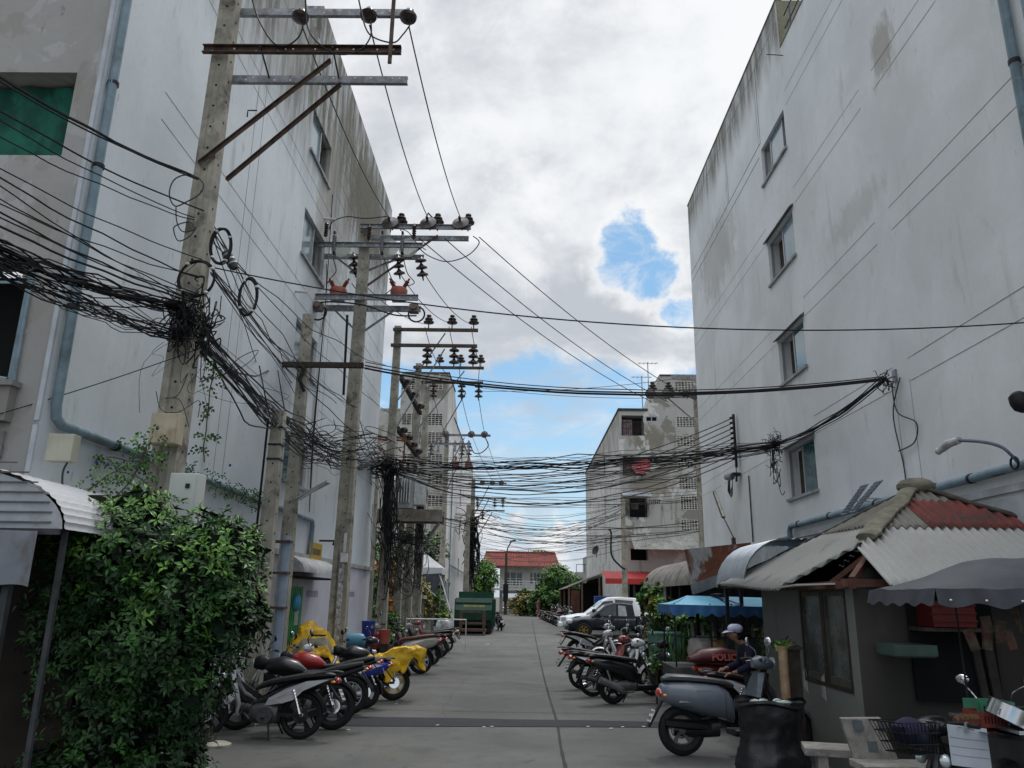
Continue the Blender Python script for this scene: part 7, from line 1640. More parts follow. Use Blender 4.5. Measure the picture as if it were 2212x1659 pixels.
g_=MB(); g_.mm((-W_,-.22,0),(W_,.22,.015)); g_.mm((-W_,-.235,.016),(W_,-.22,.13)); g_.mm((-W_,.22,.016),(W_,.235,.13)); g_.mm((-W_-.015,-.235,.016),(-W_-.001,.235,.13)); g_.mm((W_+.001,-.235,.016),(W_+.015,.235,.13)); g_.build('tray',GP_,bk)
a=F9(985,745,9.0);b=F9(1240,893,9.0); rc=thing('crate','red plastic crate on the high shelf of the dark hut front','crate',((a.x+b.x)/2,9.25,b.z)); W_=(b.x-a.x)/2;H_=a.z-b.z; RC_=plain('red_crate',(.085,.01,.009),.5,0,.15,6)
g_=MB(); g_.mm((-W_,-.2,0),(W_,-.18,H_)); g_.mm((-W_,.15,0),(W_,.17,H_)); g_.mm((-W_,-.179,0),(-W_+.02,.149,H_)); g_.mm((W_-.02,-.179,0),(W_,.149,H_)); g_.mm((-W_+.021,-.179,0),(W_-.021,.149,.02))
for k in range(3): g_.mm((-W_-.01,-.21,H_*(.2+.3*k)),(W_+.01,-.2005,H_*(.2+.3*k)+.02))
g_.build('shell',RC_,rc); g_=MB(); g_.mm((-W_-.1,-.18,-.05),(W_+.2,.2,-.01)); g_.build('shelf',WOODD,rc)
# ---------------------------------------------------------------- stone bench and table
STN=plain('terrazzo_stone',(.27,.255,.23),.8,0,.2,9,.3,dirt=(.15,.145,.13))
p0=F9(235,1520,9.2)
be=thing('stone_bench','pale terrazzo bench seat at the foot of the hut corner','bench',(p0.x+.45,9.0,0)); zt_=p0.z
g_=MB(); g_.box((0,0,zt_-.04),(.85,.42,.08),R(-14)); g_.build('seat',STN,be,bevel=.01); g_=MB(); g_.box((-.25,.02,(zt_-.08)/2),(.10,.3,zt_-.082),R(-14)); g_.box((.25,-.08,(zt_-.08)/2),(.10,.3,zt_-.082),R(-14)); build_islands(g_,'leg',STN,be)
p1=F9(580,1390,8.7); st=thing('stone_bench','terrazzo bench with an upright slab back, worn blue tiles, before the hut','bench',(p1.x+.08,8.7,0))
g_=MB(); g_.poly([(-.26,.05,p1.z-.0),(.16,.05,p1.z+.01),(.30,-.02,.35),(-.16,-.02,.35)],.06,(0,1,.1)); g_.build('back_rest',STN,st,bevel=.008); g_=MB(); g_.box((.35,-.20,.42),(1.15,.42,.07)); g_.build('seat',STN,st,bevel=.01); g_=MB(); g_.box((-.05,-.2,.19),(.12,.3,.38)); g_.box((.75,-.2,.19),(.12,.3,.38)); build_islands(g_,'leg',STN,st)
g_=MB(); 
for k in range(3): g_.poly([(-.16+.13*k,-.012-.0*k,.82-.2*(k%2)),(-.06+.13*k,-.012,.82-.2*(k%2)),(-.05+.13*k,-.025,.72-.2*(k%2)),(-.15+.13*k,-.025,.72-.2*(k%2))],.01)
build_islands(g_,'inlay_tile',plain('blue_grey_tile',(.10,.12,.13),.6),st)
# ---------------------------------------------------------------- dark canopy cart in the right foreground
ct=thing('food_cart','food cart under a dark grey tarpaulin canopy at the right edge','food cart',(4.6,7.2,0))
TARP=plain('dark_tarpaulin',(.050,.055,.065),.7,0,.25,3,.3)
cz=2.0
def tarp(u,v):
    x=-1.20+2.6*u; y=-.62+1.25*v; e=min(u/.10,1)*min((1-u)/.1,1); f=math.sin(math.pi*min(max(v,0),1)); z=cz+.12+(.30*math.sin(math.pi*min(u*.8+.12,1))*(f**.6))*min(1,u/.25)**.6+.02*noise.noise((x*4,y*4,0)); return Vector((x,y,z))
g_=MB(); g_.sheet(tarp,40,16)
E0=[tarp(u/40,0) for u in range(41)]; L0=[tarp(0,v/16) for v in range(17)]
g_.sheet(lambda u,v:Vector((-1.20+2.6*u,-.62-.02*v+.015*math.sin(u*60)*v,tarp(u,0).z-(.12+.02*math.sin(u*37)+.02*math.sin(u*11))*v)),90,3)
g_.sheet(lambda u,v:Vector((-1.20-.03*v,-.62+1.25*u,tarp(0,u).z-(.13+.015*math.sin(u*30))*v)),24,3)
cpy=g_.build('canopy',TARP,ct,angle=60)
g_=MB()
for k in range(9): g_.ball((-1.1+k*.29,-.65,cz+.03),(.012,.008,.012),6)
build_islands(g_,'eyelet',CHROME,ct)
g_=MB()
for sx in (-.45,1.3):
    for sy in (-.5,.5): g_.tube([(sx,sy,.75),(sx,sy,cz+.2)],.010,6)
build_islands(g_,'canopy_pole',DKMET,ct)
g_=MB(); g_.mm((-.55,-.45,.35),(1.2,.5,1.0)); g_.build('cabinet',plain('stainless_dull',(.10,.10,.11),.4,.6,.25,4),ct,bevel=.01)
g_=MB(); g_.mm((-.62,-.5,1.001),(1.3,.55,1.03)); g_.build('counter',plain('stainless',(.33,.34,.37),.25,.9,.15,5),ct,bevel=.006)
for sx in (-.3,.9):
    g_=MB(); g_.torus((sx,-.48,.28),.24,.04,(0,1,0),22,8); w_=g_.build('wheel',RUBBER,ct); g_=MB(); g_.lathe([(.05,-.03),(.05,.03)],(sx,-.48,.28),(0,1,0),10)
    for k in range(8): a=k*math.pi/4; g_.tube([(sx,-.48,.28),(sx+.21*math.cos(a),-.48,.28+.21*math.sin(a))],.006,4)
    g_.build('rim',CHROME,w_)
o9=lambda cx,cy,Y:F9(cx,cy,Y)
a=F9(1060,1430,6.7);b=F9(1310,1659,6.7)
pn=thing('paper_sheet','white paper sheet with faint ruled lines clipped to the cart front','paper',((a.x+b.x)/2,6.70,(a.z+b.z)/2)); W_=(b.x-a.x)/2;H_=(a.z-b.z)/2
g_=MB(); g_.sheet(lambda u,v:Vector((-W_+2*W_*u,-.012*math.sin(u*5)-.0,-H_+2*H_*v-.10*(u-.5)*W_*2)),14,10); g_.build('sheet',plain('white_paper',(.40,.43,.48),.8,0,.08,4),pn); g_=MB()
for k in range(3): g_.sheet(lambda u,v,k=k:Vector((-W_*.95+1.9*W_*u,-.012*math.sin(u*5)-.003,H_*(.35-.42*k)+.004*v-.10*(u-.5)*W_*2)),10,1)
build_islands(g_,'ruled_line',plain('pencil_line',(.2,.21,.24),.9),pn); g_=MB(); g_.box((-.02,-.02,H_+.0),(.03,.02,.07)); g_.build('clip',CHROME,pn)
a=F9(1420,1375,6.9); pt_=thing('cooking_pot','wide shiny stainless pot leaning on the cart counter at the right edge','pot',a); PM=plain('polished_steel',(.55,.56,.58),.18,1,.08)
q_=Matrix.Rotation(.45,3,'Y'); g_=MB(); g_.lathe([(.17,-.07),(.19,-.06),(.19,.06),(.20,.065),(.19,.07),(.05,.075)],(0,0,0),(.45,-.1,.9),24); g_.build('pot_body',PM,pt_); g_=MB(); g_.torus((-.14,-.1,.03),.03,.006,(0,1,0),12,6); g_.build('pot_handle',PM,pt_)
a=F9(1360,1455,6.8); ty_=thing('metal_tray','flat stainless tray under the pot on the cart','tray',a+Vector((.06,0,-.02))); g_=MB(); g_.lathe([(.20,-.02),(.30,.02),(.31,.025),(.29,.02),(.2,-.012)],(0,0,0),(0,0,1),28); g_.build('tray',PM,ty_)
for lab,cx,cy,w_,h_,col,nm in (('pale green plastic crate on the cart behind the pot',1290,1335,.30,.14,(.07,.26,.15),'green'),('brick red plastic basket next to the green crate on the cart',1268,1385,.22,.12,(.25,.05,.04),'red')):
    a=F9(cx,cy,7.35 if nm=='green' else 7.15); c_=thing('crate',lab,'crate',a); m_=plain(nm+'_crate_plastic',col,.5,0,.12); g_=MB()
    for s_ in (-1,1): g_.mm((-w_/2,s_*.13-.006,-h_/2),(w_/2,s_*.13+.006,h_/2)); g_.mm((s_*w_/2-.006,-.12,-h_/2),(s_*w_/2+.006,.12,h_/2))
    g_.mm((-w_/2+.01,-.12,-h_/2),(w_/2-.01,.12,-h_/2+.01)); g_.build('shell',m_,c_); g_=MB()
    for k in range(7): g_.mm((-w_/2+.03+k*w_/8,-.138,-h_/2+.03),(-w_/2+.04+k*w_/8,-.1365,h_/2-.03))
    build_islands(g_,'slot',DARK,c_)
a=F9(1170,1400,6.9); br2=thing('bread_bag','bag of brown sausages or bread lying at the cart front','food bag',a)
g_=MB(); 
for k in range(4): g_.tube([(-.10+.04*k,0,.01*k),(-.02+.04*k,.04,.02),(.03+.04*k,.10,.0)],[.022,.028,.02],8)
build_islands(g_,'bread_roll',plain('bread_brown',(.16,.08,.04),.7,0,.3,12),br2)
g_=MB(); a=F9(1500,930,7.4); hb_=thing('hanging_goods','bundle of dim hanging packets under the canopy at the right edge','goods',a+Vector((-.05,0,0)))
for k in range(10): g_.box((-.45+.09*k,rnd.uniform(-.1,.1),rnd.uniform(-.1,.25)),(.08,.03,rnd.uniform(.12,.22)),(0,rnd.uniform(-.3,.3),rnd.uniform(-.4,.4)))
build_islands(g_,'packet',plain('dim_packets',(.09,.07,.045),.5,0,.7,9,dirt=(.16,.04,.03)),hb_)
g_=MB(); g_.tube([(-.5,0,.36),(.5,0,.36)],.01,5); g_.build('rail',STEEL,hb_)
# motorcycle with basket, coming toward the camera, and a second one with silver cowl behind it
p=F9(900,1540,7.0); bb=bike('U','black motorcycle with a wire front basket, between the stone bench and the cart',4.45,7.05,R(192),BLK,BLK,lean=4,basket=True,group=None,mirrors=False,s=1.05)
bn=thing('cloth_bundle','dark navy cloth bundle lying in the wire basket','bundle',bb.location+Vector((-1.28,-.27,1.0))); g_=MB(); g_.ball((0,0,0),(.15,.13,.11),14)
for i,v in enumerate(g_.v): g_.v[i]=v*(1+.25*noise.noise(v*9))
g_.build('cloth',plain('navy_cloth',(.012,.014,.04),.9,0,.3,12),bn)
bike('U','motorcycle with shiny silver cowl and oval mirror behind the basket',5.55,8.15,R(196),SIL,BLK,lean=4,mirmat=CHROME,s=1.05)
# ---------------------------------------------------------------- black bag, cardboard tube, board
B8=lambda cx,cy,Y:D((2150+.4973*cx)*.54216,(2250+.4973*cy)*.54216,Y=Y)
a=B8(1840,1085,9.9); bgx=a.x; bt=a.z
bg_=thing('rubbish_bag','big black plastic bag standing open between the retro scooter and the hut','bag',(bgx,9.9,0)); g_=MB(); rings=[]
for i in range(30):
    f=i/29; z=bt*f; r0=.40+.03*math.sin(f*9)-.06*f+(.05 if f>.95 else 0); ring=[]
    for j in range(56):
        an=2*math.pi*j/56; rr=r0*(1+.06*noise.noise((math.cos(an)*2,math.sin(an)*2,f*2.5))+.035*math.sin(an*7+f*3)); rr*=1+.05*noise.noise((math.cos(an)*7,math.sin(an)*7,f*6))+.04*noise.noise((math.cos(an)*3,math.sin(an)*3,f*14)); ring.append(Vector((math.cos(an)*rr,math.sin(an)*rr*.8,z+(.03*math.sin(an*3+1) if f>.9 else 0))))
    rings.append(ring)
g_.loft(rings,caps=False); g_.build('bag',plain('black_bag_plastic',(.010,.010,.012),.38,0,.2,8,.4,spec=.5),bg_)
g_=MB()
for k in range(16): g_.ball((rnd.uniform(-.25,.25),rnd.uniform(-.2,.2),bt-.06+rnd.uniform(-.02,.05)),(.07,.05,.03),7,rot=Matrix.Rotation(rnd.uniform(0,3),3,'Z'))
o=g_.build('rubbish',plain('clear_wrappers',(.30,.36,.35),.25,0,.6,12,spec=.8,dirt=(.05,.12,.07)),bg_); o['kind']='stuff'
a=B8(1945,655,10.3);b=B8(1945,1090,10.3); tb=thing('cardboard_tube','tall brown cardboard tube standing behind the black bag against the hut','cardboard tube',(a.x,10.3,0))
g_=MB(); g_.lathe([(.055,0),(.055,a.z),(.047,a.z),(.047,a.z-.1)],(0,0,0),n=16); g_.build('tube',plain('cardboard',(.26,.165,.095),.8,0,.12,5),tb); g_=MB(); g_.lathe([(.0565,b.z+.1),(.0565,b.z+.6)],(0,0,0),n=16); g_.build('tape',plain('brown_tape',(.30,.20,.12),.25,spec=.6),tb)
a=B8(2020,655,10.5); db2=thing('board','dark upright plank with a ragged top beside the cardboard tube','board',(a.x,10.5,0)); g_=MB(); g_.mm((-.08,-.03,0),(.09,.03,a.z-.04)); g_.poly([(-.08,-.031,a.z-.04),(.09,-.031,a.z-.04),(.13,-.031,a.z-.02),(.05,-.031,a.z+.03),(-.05,-.031,a.z)],.05,(0,1,0)); g_.build('plank',WOODD,db2)
# ---------------------------------------------------------------- blue awning cart
y0,y1=14.6,15.9; cA=D(1465,1325,Y=y0); cB=D(1702,1330,Y=y0); zt_=D(1520,1287,Y=(y0+y1)/2).z; zr=D(1600,1308,Y=y0).z
bc2=thing('food_cart','food cart with a sky blue scalloped awning on thin black posts','food cart',((cA.x+cB.x)/2,(y0+y1)/2,0)); hx=(cB.x-cA.x)/2+.15; hy_=(y1-y0)/2
BLU=plain('blue_awning',(.17,.42,.58),.6,0,.12,2,.2); BLU2=plain('deep_blue_valance',(.04,.13,.30),.65,0,.15,3)
g_=MB(); tp=[Vector((-hx+.45,0,zt_)),Vector((hx-.1,0,zt_-.02))]; c4=[Vector((-hx,-hy_,zr)),Vector((hx,-hy_,zr-.02)),Vector((hx,hy_,zr)),Vector((-hx,hy_,zr))]
def bil(a,b,c,d,nu=16,nv=5,mb=g_):
    mb.sheet(lambda u,v:a.lerp(b,u).lerp(d.lerp(c,u),v)+Vector((0,0,-.03*math.sin(math.pi*v)*(1+.4*math.sin(u*17)))),nu,nv)
bil(c4[0],c4[1],tp[1],tp[0]); bil(c4[2],c4[3],tp[0],tp[1]); bil(c4[3],c4[0],tp[0],tp[0]); bil(c4[1],c4[2],tp[1],tp[1]); g_.build('canopy',BLU,bc2)
g_=MB()
def val(a,b,n_):
    g_.sheet(lambda u,v:a.lerp(b,u)+Vector((0,-.01-.02*math.sin(u*n_*2*math.pi)*v,-.005-(.13+.07*abs(math.sin(math.pi*u*n_)))*v)),n_*8,3)
val(c4[0],c4[1],9); val(c4[3],c4[0],5); val(c4[2],c4[3],9); g_.build('valance',BLU2,bc2)
g_=MB(); g_.beam(Vector((.15,-hy_-.005,zr+.01)),Vector((-.15,-.02,zt_+.01)),.10,.006); g_.build('ribbon',plain('ribbon_blue',(.02,.04,.16),.6),bc2)
g_=MB(); g_.lathe([(.0,0),(.14,.0),(.13,.03),(.02,.04)],(-.1,0,zt_+.01),n=12); g_.build('roof_lamp',BLKPL,bc2)
g_=MB()
for x_ in (-hx+.1,-hx+.75,0.0,hx-.5,hx-.05):
    for s_ in (-1,1): g_.tube([(x_,s_*(hy_-.08),.35),(x_,s_*(hy_-.08),zr+.02)],.016,6)
build_islands(g_,'post',DKMET,bc2); g_=MB(); g_.tube([(-hx+.1,-hy_+.08,1.35),(hx-.1,-hy_+.08,1.35)],.012,6); g_.build('rail',DKMET,bc2)
g_=MB(); g_.mm((-hx+.05,-hy_+.05,.62),(-hx+1.25,hy_-.05,.84)); g_.build('pan',plain('dull_zinc',(.09,.09,.088),.5,.4,.25,4),bc2,bevel=.015)
g_=MB(); g_.mm((-hx+1.3,-hy_+.05,.55),(hx-.05,hy_-.05,.95)); g_.build('cabinet',plain('dark_zinc',(.05,.05,.052),.5,.3,.3,4),bc2,bevel=.015)
g_=MB(); g_.mm((-hx+1.4,-.1,.96),(hx-.4,.45,1.32)); g_.build('glass_case',plain('case_glass',(.10,.12,.12),.15,0,.3,3,spec=.8),bc2)
for x_ in (-hx+.5,hx-.6):
    for s_ in (-1,1):
        g_=MB(); g_.torus((x_,s_*(hy_-.05),.28),.24,.035,(0,1,0),20,6); w_=g_.build('wheel',RUBBER,bc2); g_=MB(); 
        for k in range(10): a=k*math.pi/5; g_.tube([(x_,s_*(hy_-.05),.28),(x_+.22*math.cos(a),s_*(hy_-.05),.28+.22*math.sin(a))],.005,4)
        g_.build('rim',CHROME,w_)
a=B8(1330,650,15.2); pb=thing('plastic_bag','full translucent plastic bag with orange contents on the blue awning cart','bag',Vector((a.x,15.2,.84)))
g_=MB(); g_.ball((-.08,0,.25),(.25,.2,.27),16); 
for i,v in enumerate(g_.v): g_.v[i]=v*(1+.18*noise.noise(v*6))
g_.build('bag',plain('pale_film',(.45,.42,.38),.3,0,.15,8,spec=.6),pb); g_=MB(); g_.ball((.18,-.03,.22),(.20,.2,.24),14)
for i,v in enumerate(g_.v): g_.v[i]=v*(1+.2*noise.noise(v*7))
g_.build('contents',plain('orange_contents',(.38,.22,.09),.5,0,.25,8),pb)
g_=thing('jar_row','row of dim jars and bottles on the glass case of the blue awning cart','jars',bc2.location+Vector((.2,.0,1.325)))
for k in range(9): m_=MB(); m_.lathe([(.045,0),(.045,.16),(.02,.2),(.02,.24)],(-.75+.19*k,.2,0),n=8); m_.build('jar',plain('dim_jar',(.12,.10,.08),.3,0,.6,5,spec=.7),g_)
# dark red seat with big letters
a=B8(1540,700,14.0); rs=bike('S','scooter with a dark red lettered seat cover parked in front of the blue awning cart',a.x-.10,14.1,R(4),WINE,BLK,seat=plain('maroon_cover',(.09,.02,.022),.4,0,.15,6,spec=.5),lean=-4,s=1.2,mirrors=False)
g_=MB(); g_.hull([(-.52,.80,.88,.10),(-.35,.78,.99,.17),(-.05,.77,1.02,.20),(.25,.75,.96,.19),(.42,.74,.84,.10)],14); sc2=g_.build('seat_cover',plain('maroon_cover',(.09,.02,.022)),rs)
for s_ in (-1,1): lettering(rs,'cover_lettering','POLICE',.13,(-.02,s_*.205,.87),(-s_,0,0),(0,-s_*.25,1),plain('faded_red_letters',(.40,.10,.09),.6),.004,.004)
# ---------------------------------------------------------------- plants, crates beside the cart
def stalks(label,x,y,n_,h,mats,seed,z0=.0,spread=.35,pot=True,wide=.03):
    r_=random.Random(seed); t=thing('potted_plant',label,'plant',(x,y,z0))
    g_=MB()
    for k in range(n_):
        a=r_.uniform(0,6.28); b=Vector((math.cos(a)*.08,math.sin(a)*.08,.25)); hh_=h*r_.uniform(.6,1.1); e=b+Vector((math.cos(a)*spread*r_.random()*1.4,math.sin(a)*spread*r_.random(),hh_)); m2=b.lerp(e,.6)+Vector((0,0,.12)); P=spline([b,m2,e],4)
        for i in range(len(P)-1):
            w=wide*(1-i/len(P)); s_=Vector((-math.sin(a),math.cos(a),0)); g_.add([P[i]-s_*w,P[i]+s_*w,P[i+1]+s_*w*.8,P[i+1]-s_*w*.8],[(0,1,2,3)],r_.randrange(len(mats)))
    g_.build('leaves',mats,t)
    g_=MB(); g_.lathe([(.12,0),(.17,.28),(.18,.3),(.15,.29)],(0,0,0),n=14); g_.build('pot',plain('pot_dark',(.07,.06,.05),.8,0,.3),t); return t
for k,(cx,cy,Y,lab,m_) in enumerate(((930,640,18.5,'tall yellowish bladed plant in a pot left of the blue awning cart',[LY[0],LY[1],LF[1]]),(1010,640,17.5,'green bladed potted plant just left of the cart pan',LF),(1230,600,16.8,'spiky potted plant seen through the cart posts',[LY[0],LF[2],LF[1]]),(1130,620,18.0,'pale green potted plant behind the cart pan',[LF[2],LY[0],LF[1]]))):
    a=B8(cx,cy,Y); stalks(lab,a.x,Y,26,1.15,m_,40+k)
def leafy(label,p,rr_,n_,L,m_,seed,h0=0):
    t=thing('potted_plant',label,'plant',(p.x,p.y,h0)); foliage(t,[(0,0,p.z-h0,*rr_)],n_,L,L*.4,m_,seed,5,'leaves',.8,.2); g_=MB(); g_.tube([(0,0,0),(.03,0,p.z-h0)],.02,6); g_.build('stem',BARK,t); return t
leafy('yellow green climbing plant at the left corner of the blue awning',B8(900,290,19)+Vector((0,0,0)),(.30,.3,.55),60,.13,[LY[0],LY[1],LF[2]],51)
leafy('yellow green leaves spilling down beside the blue awning post',B8(1010,380,18.6),(.38,.3,.4),60,.13,[LY[0],LY[1],LF[2]],52)
leafy('leafy plant hanging near the front of the black scooter',B8(930,800,16.4),(.16,.16,.22),30,.09,[LY[0],LF[2],LF[1]],53)
leafy('green leafy plant behind the vendor beside the hut wall',B8(1880,600,13.4),(.28,.2,.22),40,.10,[LF[1],LF[2],LF[2]],54)
leafy('frothy green plant above the cardboard tube',B8(1960,640,10.9),(.16,.12,.07),26,.06,[LF[2],LF[2],LY[0]],55)
leafy('dill like yellow green plant behind the vendor shoulder',B8(1850,560,13.8),(.14,.12,.18),30,.06,[LY[0],LF[2],LY[1]],56)
leafy('dark leafy mass behind the cart posts',B8(1230,500,18),(.5,.3,.35),80,.12,LF,57)
for lab,cx,cy,Y,w_,h_,m_ in (('dark green rubbish bin with a lid left of the blue awning cart',1010,490,19,.80,.95,plain('bin_green',(.015,.09,.055),.5)),('pale green plastic box under the green bin lid',1010,560,18.2,.75,.55,plain('pale_green_box',(.10,.22,.17),.5,0,.15))):
    a=B8(cx,cy,Y); c_=thing('plastic_bin',lab,'bin',(a.x,Y,max(0,a.z-h_))); g_=MB(); g_.box((0,0,h_/2),(w_*.92,.5,h_),taper=1.08); g_.build('tub',m_,c_,bevel=.02); g_=MB(); g_.box((0,0,h_+.03),(w_*1.05,.58,.06)); g_.build('lid',m_,c_,bevel=.015)
# stalls under awnings along the right wall
stl=thing('market_stall','row stall under a striped barrel awning along the right wall','market stall',(4.9,17,0))
STR=NT('brown_striped_sheet'); p_=STR.pos(); wv=STR.new('ShaderNodeTexWave',wave_type='BANDS',bands_direction='X'); STR.put(wv.inputs['Vector'],p_); wv.inputs['Scale'].default_value=1.6; wv.inputs['Distortion'].default_value=.3; STRM=STR.out(STR.mix(STR.step(wv.outputs['Fac'],.75,.9),(.33,.31,.28),(.16,.075,.03)),.7)
zb0=D(1370,1240,X=3.75).z; y_near=17.0; y_far=24.6
def arch(mb,x0,z0,x1,z1,ya,yb,n_,amp,pitch):
    mb.sheet(lambda u,v:Vector((x0+(x1-x0)*(1-math.cos(v*math.pi/2))-0*amp,ya+(yb-ya)*u,z0+(z1-z0)*math.sin(v*math.pi/2)))+Vector((-math.cos(v*math.pi/2),0,math.sin(v*math.pi/2)))*amp*math.cos(2*math.pi*(yb-ya)*u/pitch),int((yb-ya)/pitch*6),8)
loc=stl.location
g_=MB(); zt2=D(1482,1188,Y=17).z; arch(g_,3.75,2.32,4.75,zt2,y_near,y_far,40,.012,.16); g_.build('awning',plain('awning_sheet',(.30,.28,.25),.8,0,.25,3,dirt=(.15,.13,.11)),stl,world=True)
g_=MB(); pts=[Vector((3.75+1.0*(1-math.cos(v*math.pi/16)),y_near-.01,2.32+(zt2-2.32)*math.sin(v*math.pi/16))) for v in range(9)]; g_.add(pts+[Vector((5.0,y_near-.01,2.34))],[tuple(range(10))]); g_.build('end_panel',STRM,stl,world=True)
g_=MB(); g_.mm((4.3,16.9,0),(4.4,17.0,2.4)); g_.mm((4.0,22,0),(4.08,22.1,2.4)); g_.mm((3.80,19.2,0),(3.86,19.26,2.4)); build_islands(g_,'post',DKMET,stl,world=True)
g_=MB(); g_.mm((5.3,16.5,0),(5.35,25,2.4)); g_.mm((4.6,24.5,0),(5.29,24.6,2.5)); g_.mm((4.6,16.0,2.42),(6.5,25,2.46)); g_.build('back_wall',plain('stall_dark',(.03,.028,.026),.9,0,.5,2),stl,world=True)
g_=MB(); g_.mm((4.5,17.2,.7),(5.2,24,.78)); g_.mm((4.6,17.3,1.3),(5.2,24,1.34)); build_islands(g_,'shelf',WOODD,stl,world=True)
for k in range(8): g_=MB(); g_.box((4.8,17.6+k*.8,.95),(.4,.5,rnd.uniform(.2,.4))); g_.build('goods_box',plain('goods%d'%(k%4),[(.12,.10,.08),(.06,.08,.10),(.16,.13,.10),(.08,.05,.04)][k%4],.7,0,.4,6),stl,world=True)
RSH=NT('rust_stained_sheet'); p_=RSH.pos(); f_=RSH.step(RSH.noise(RSH.map(p_,(1,1,.5)),1.6,6,.65,.5),.44,.54); RSM=RSH.out(RSH.mix(f_,(.30,.29,.28),RSH.mix(RSH.noise(p_,6,4),(.09,.03,.018),(.16,.055,.028))),.75)
q=[D(1478,1187,Y=15.9),D(1622,1172,Y=14.4),D(1600,1222,Y=14.6),D(1495,1262,Y=15.8)]
sh=thing('rusty_sheet','rust stained metal sheet roof between the striped and silver awnings','metal sheet',q[3]); g_=MB(); g_.poly([p-q[3] for p in q],.02); g_.build('sheet',RSM,sh); g_=MB(); w=q[2]-q[3]; g_.beam((0,0,-.1),w+Vector((0,0,-.12)),.05,.2); g_.build('gutter',plain('gutter_grey',(.14,.14,.135),.7,0,.3,4),sh)
g_=MB(); g_.tube([(.1,.1,-.2),(.1,.1,-(q[3].z-.0))],.04,6); g_.tube([w+Vector((0,.1,-.2)),Vector((w.x,w.y+.1,-q[3].z))],.04,6); build_islands(g_,'post',DKMET,sh)
a0=D(1550,1250,Y=14.3)
sa=thing('silver_awning','silver corrugated barrel awning tucked behind the hut roof','awning',a0); g_=MB(); z1_=D(1640,1172,Y=13.6).z
arch(g_,a0.x,a0.z-.15,a0.x+.75,z1_,12.6,14.4,20,.016,.11); g_.build('awning',plain('silver_sheet',(.42,.45,.49),.35,.5,.15,5),sa,world=True); g_=MB(); g_.sheet(lambda u,v:Vector((a0.x+.75+1.9*u,12.6+1.8*v,z1_+.012*math.cos(u*90))),120,2); g_.build('flat_sheet',CORR,sa,world=True)
g_=MB(); g_.mm((a0.x+.1,14.2,0),(a0.x+.16,14.26,a0.z)); g_.build('post',DKMET,sa,world=True)
# shed beside the far right block
shd=thing('shed','dark open shed with a sloping thin roof beside the far right block','shed',(3.9,56,0))
pA=D(1213,1258,Y=66); g_=MB(); corr(g_,(3.7,79,2.75),(3.7,64,2.75),(6.5,64,3.9),(6.5,79,3.9),40,.03); g_.build('roof',plain('shed_roof',(.16,.15,.13),.8,0,.3,2),shd,world=True)
g_=MB(); g_.mm((3.9,78.5,0),(6.5,78.6,2.8)); g_.mm((4.9,66,0),(6.5,66.1,3.2)); g_.mm((6.40,64.2,0),(6.5,78,3.6)); g_.build('inner_wall',plain('shed_dark',(.02,.018,.016),.9,0,.4),shd,world=True)
g_=MB()
for x_,y_ in ((3.85,64.2),(4.9,64.2),(6.3,64.2),(3.85,71),(3.85,78)): g_.mm((x_-.07,y_-.07,0),(x_+.07,y_+.07,2.75+(x_-3.85)*.4))
build_islands(g_,'post',plain('shed_post',(.16,.12,.09),.8),shd,world=True)
g_=MB(); g_.mm((4.0,64.1,.9),(4.7,64.14,2.6)); g_.build('red_board',plain('brown_red_board',(.12,.05,.035),.8,0,.3,2),shd,world=True)
bt_=thing('water_tank','blue square plastic tank in the shed opening beside the white pickup','tank',(6.0,58,0)); g_=MB(); g_.box((0,0,1.6),(1.35,1.0,1.1)); g_.build('tank',plain('tank_blue',(.02,.07,.28),.5,0,.12),bt_,bevel=.05); g_=MB(); g_.box((0,0,.52),(1.3,.9,1.02)); g_.build('stand',DARK,bt_)
rs_=thing('traffic_marker','small red and white marker figure at the start of the shed motorcycles','marker',(D(1163,1300,Y=86).x,86,0)); g_=MB(); g_.lathe([(.15,0),(.12,.7),(.2,.95),(.22,1.3),(.15,1.6),(.05,1.65)],(0,0,0),n=10); g_.build('board',plain('marker_red',(.42,.16,.16),.6,0,.3,2),rs_)
# green awning beside building, right
ga=thing('garden_umbrella','low green canopy edge behind the white pickup','canopy',(8.0,50,0)); g_=MB(); g_.lathe([(1.0,2.15),(.9,2.35),(.3,2.5),(.02,2.55)],(0,0,0),n=8); g_.build('canopy',plain('canopy_green',(.07,.24,.15),.7),ga); g_=MB(); g_.tube([(0,0,0),(0,0,2.5)],.03,6); g_.build('pole',STEEL,ga)
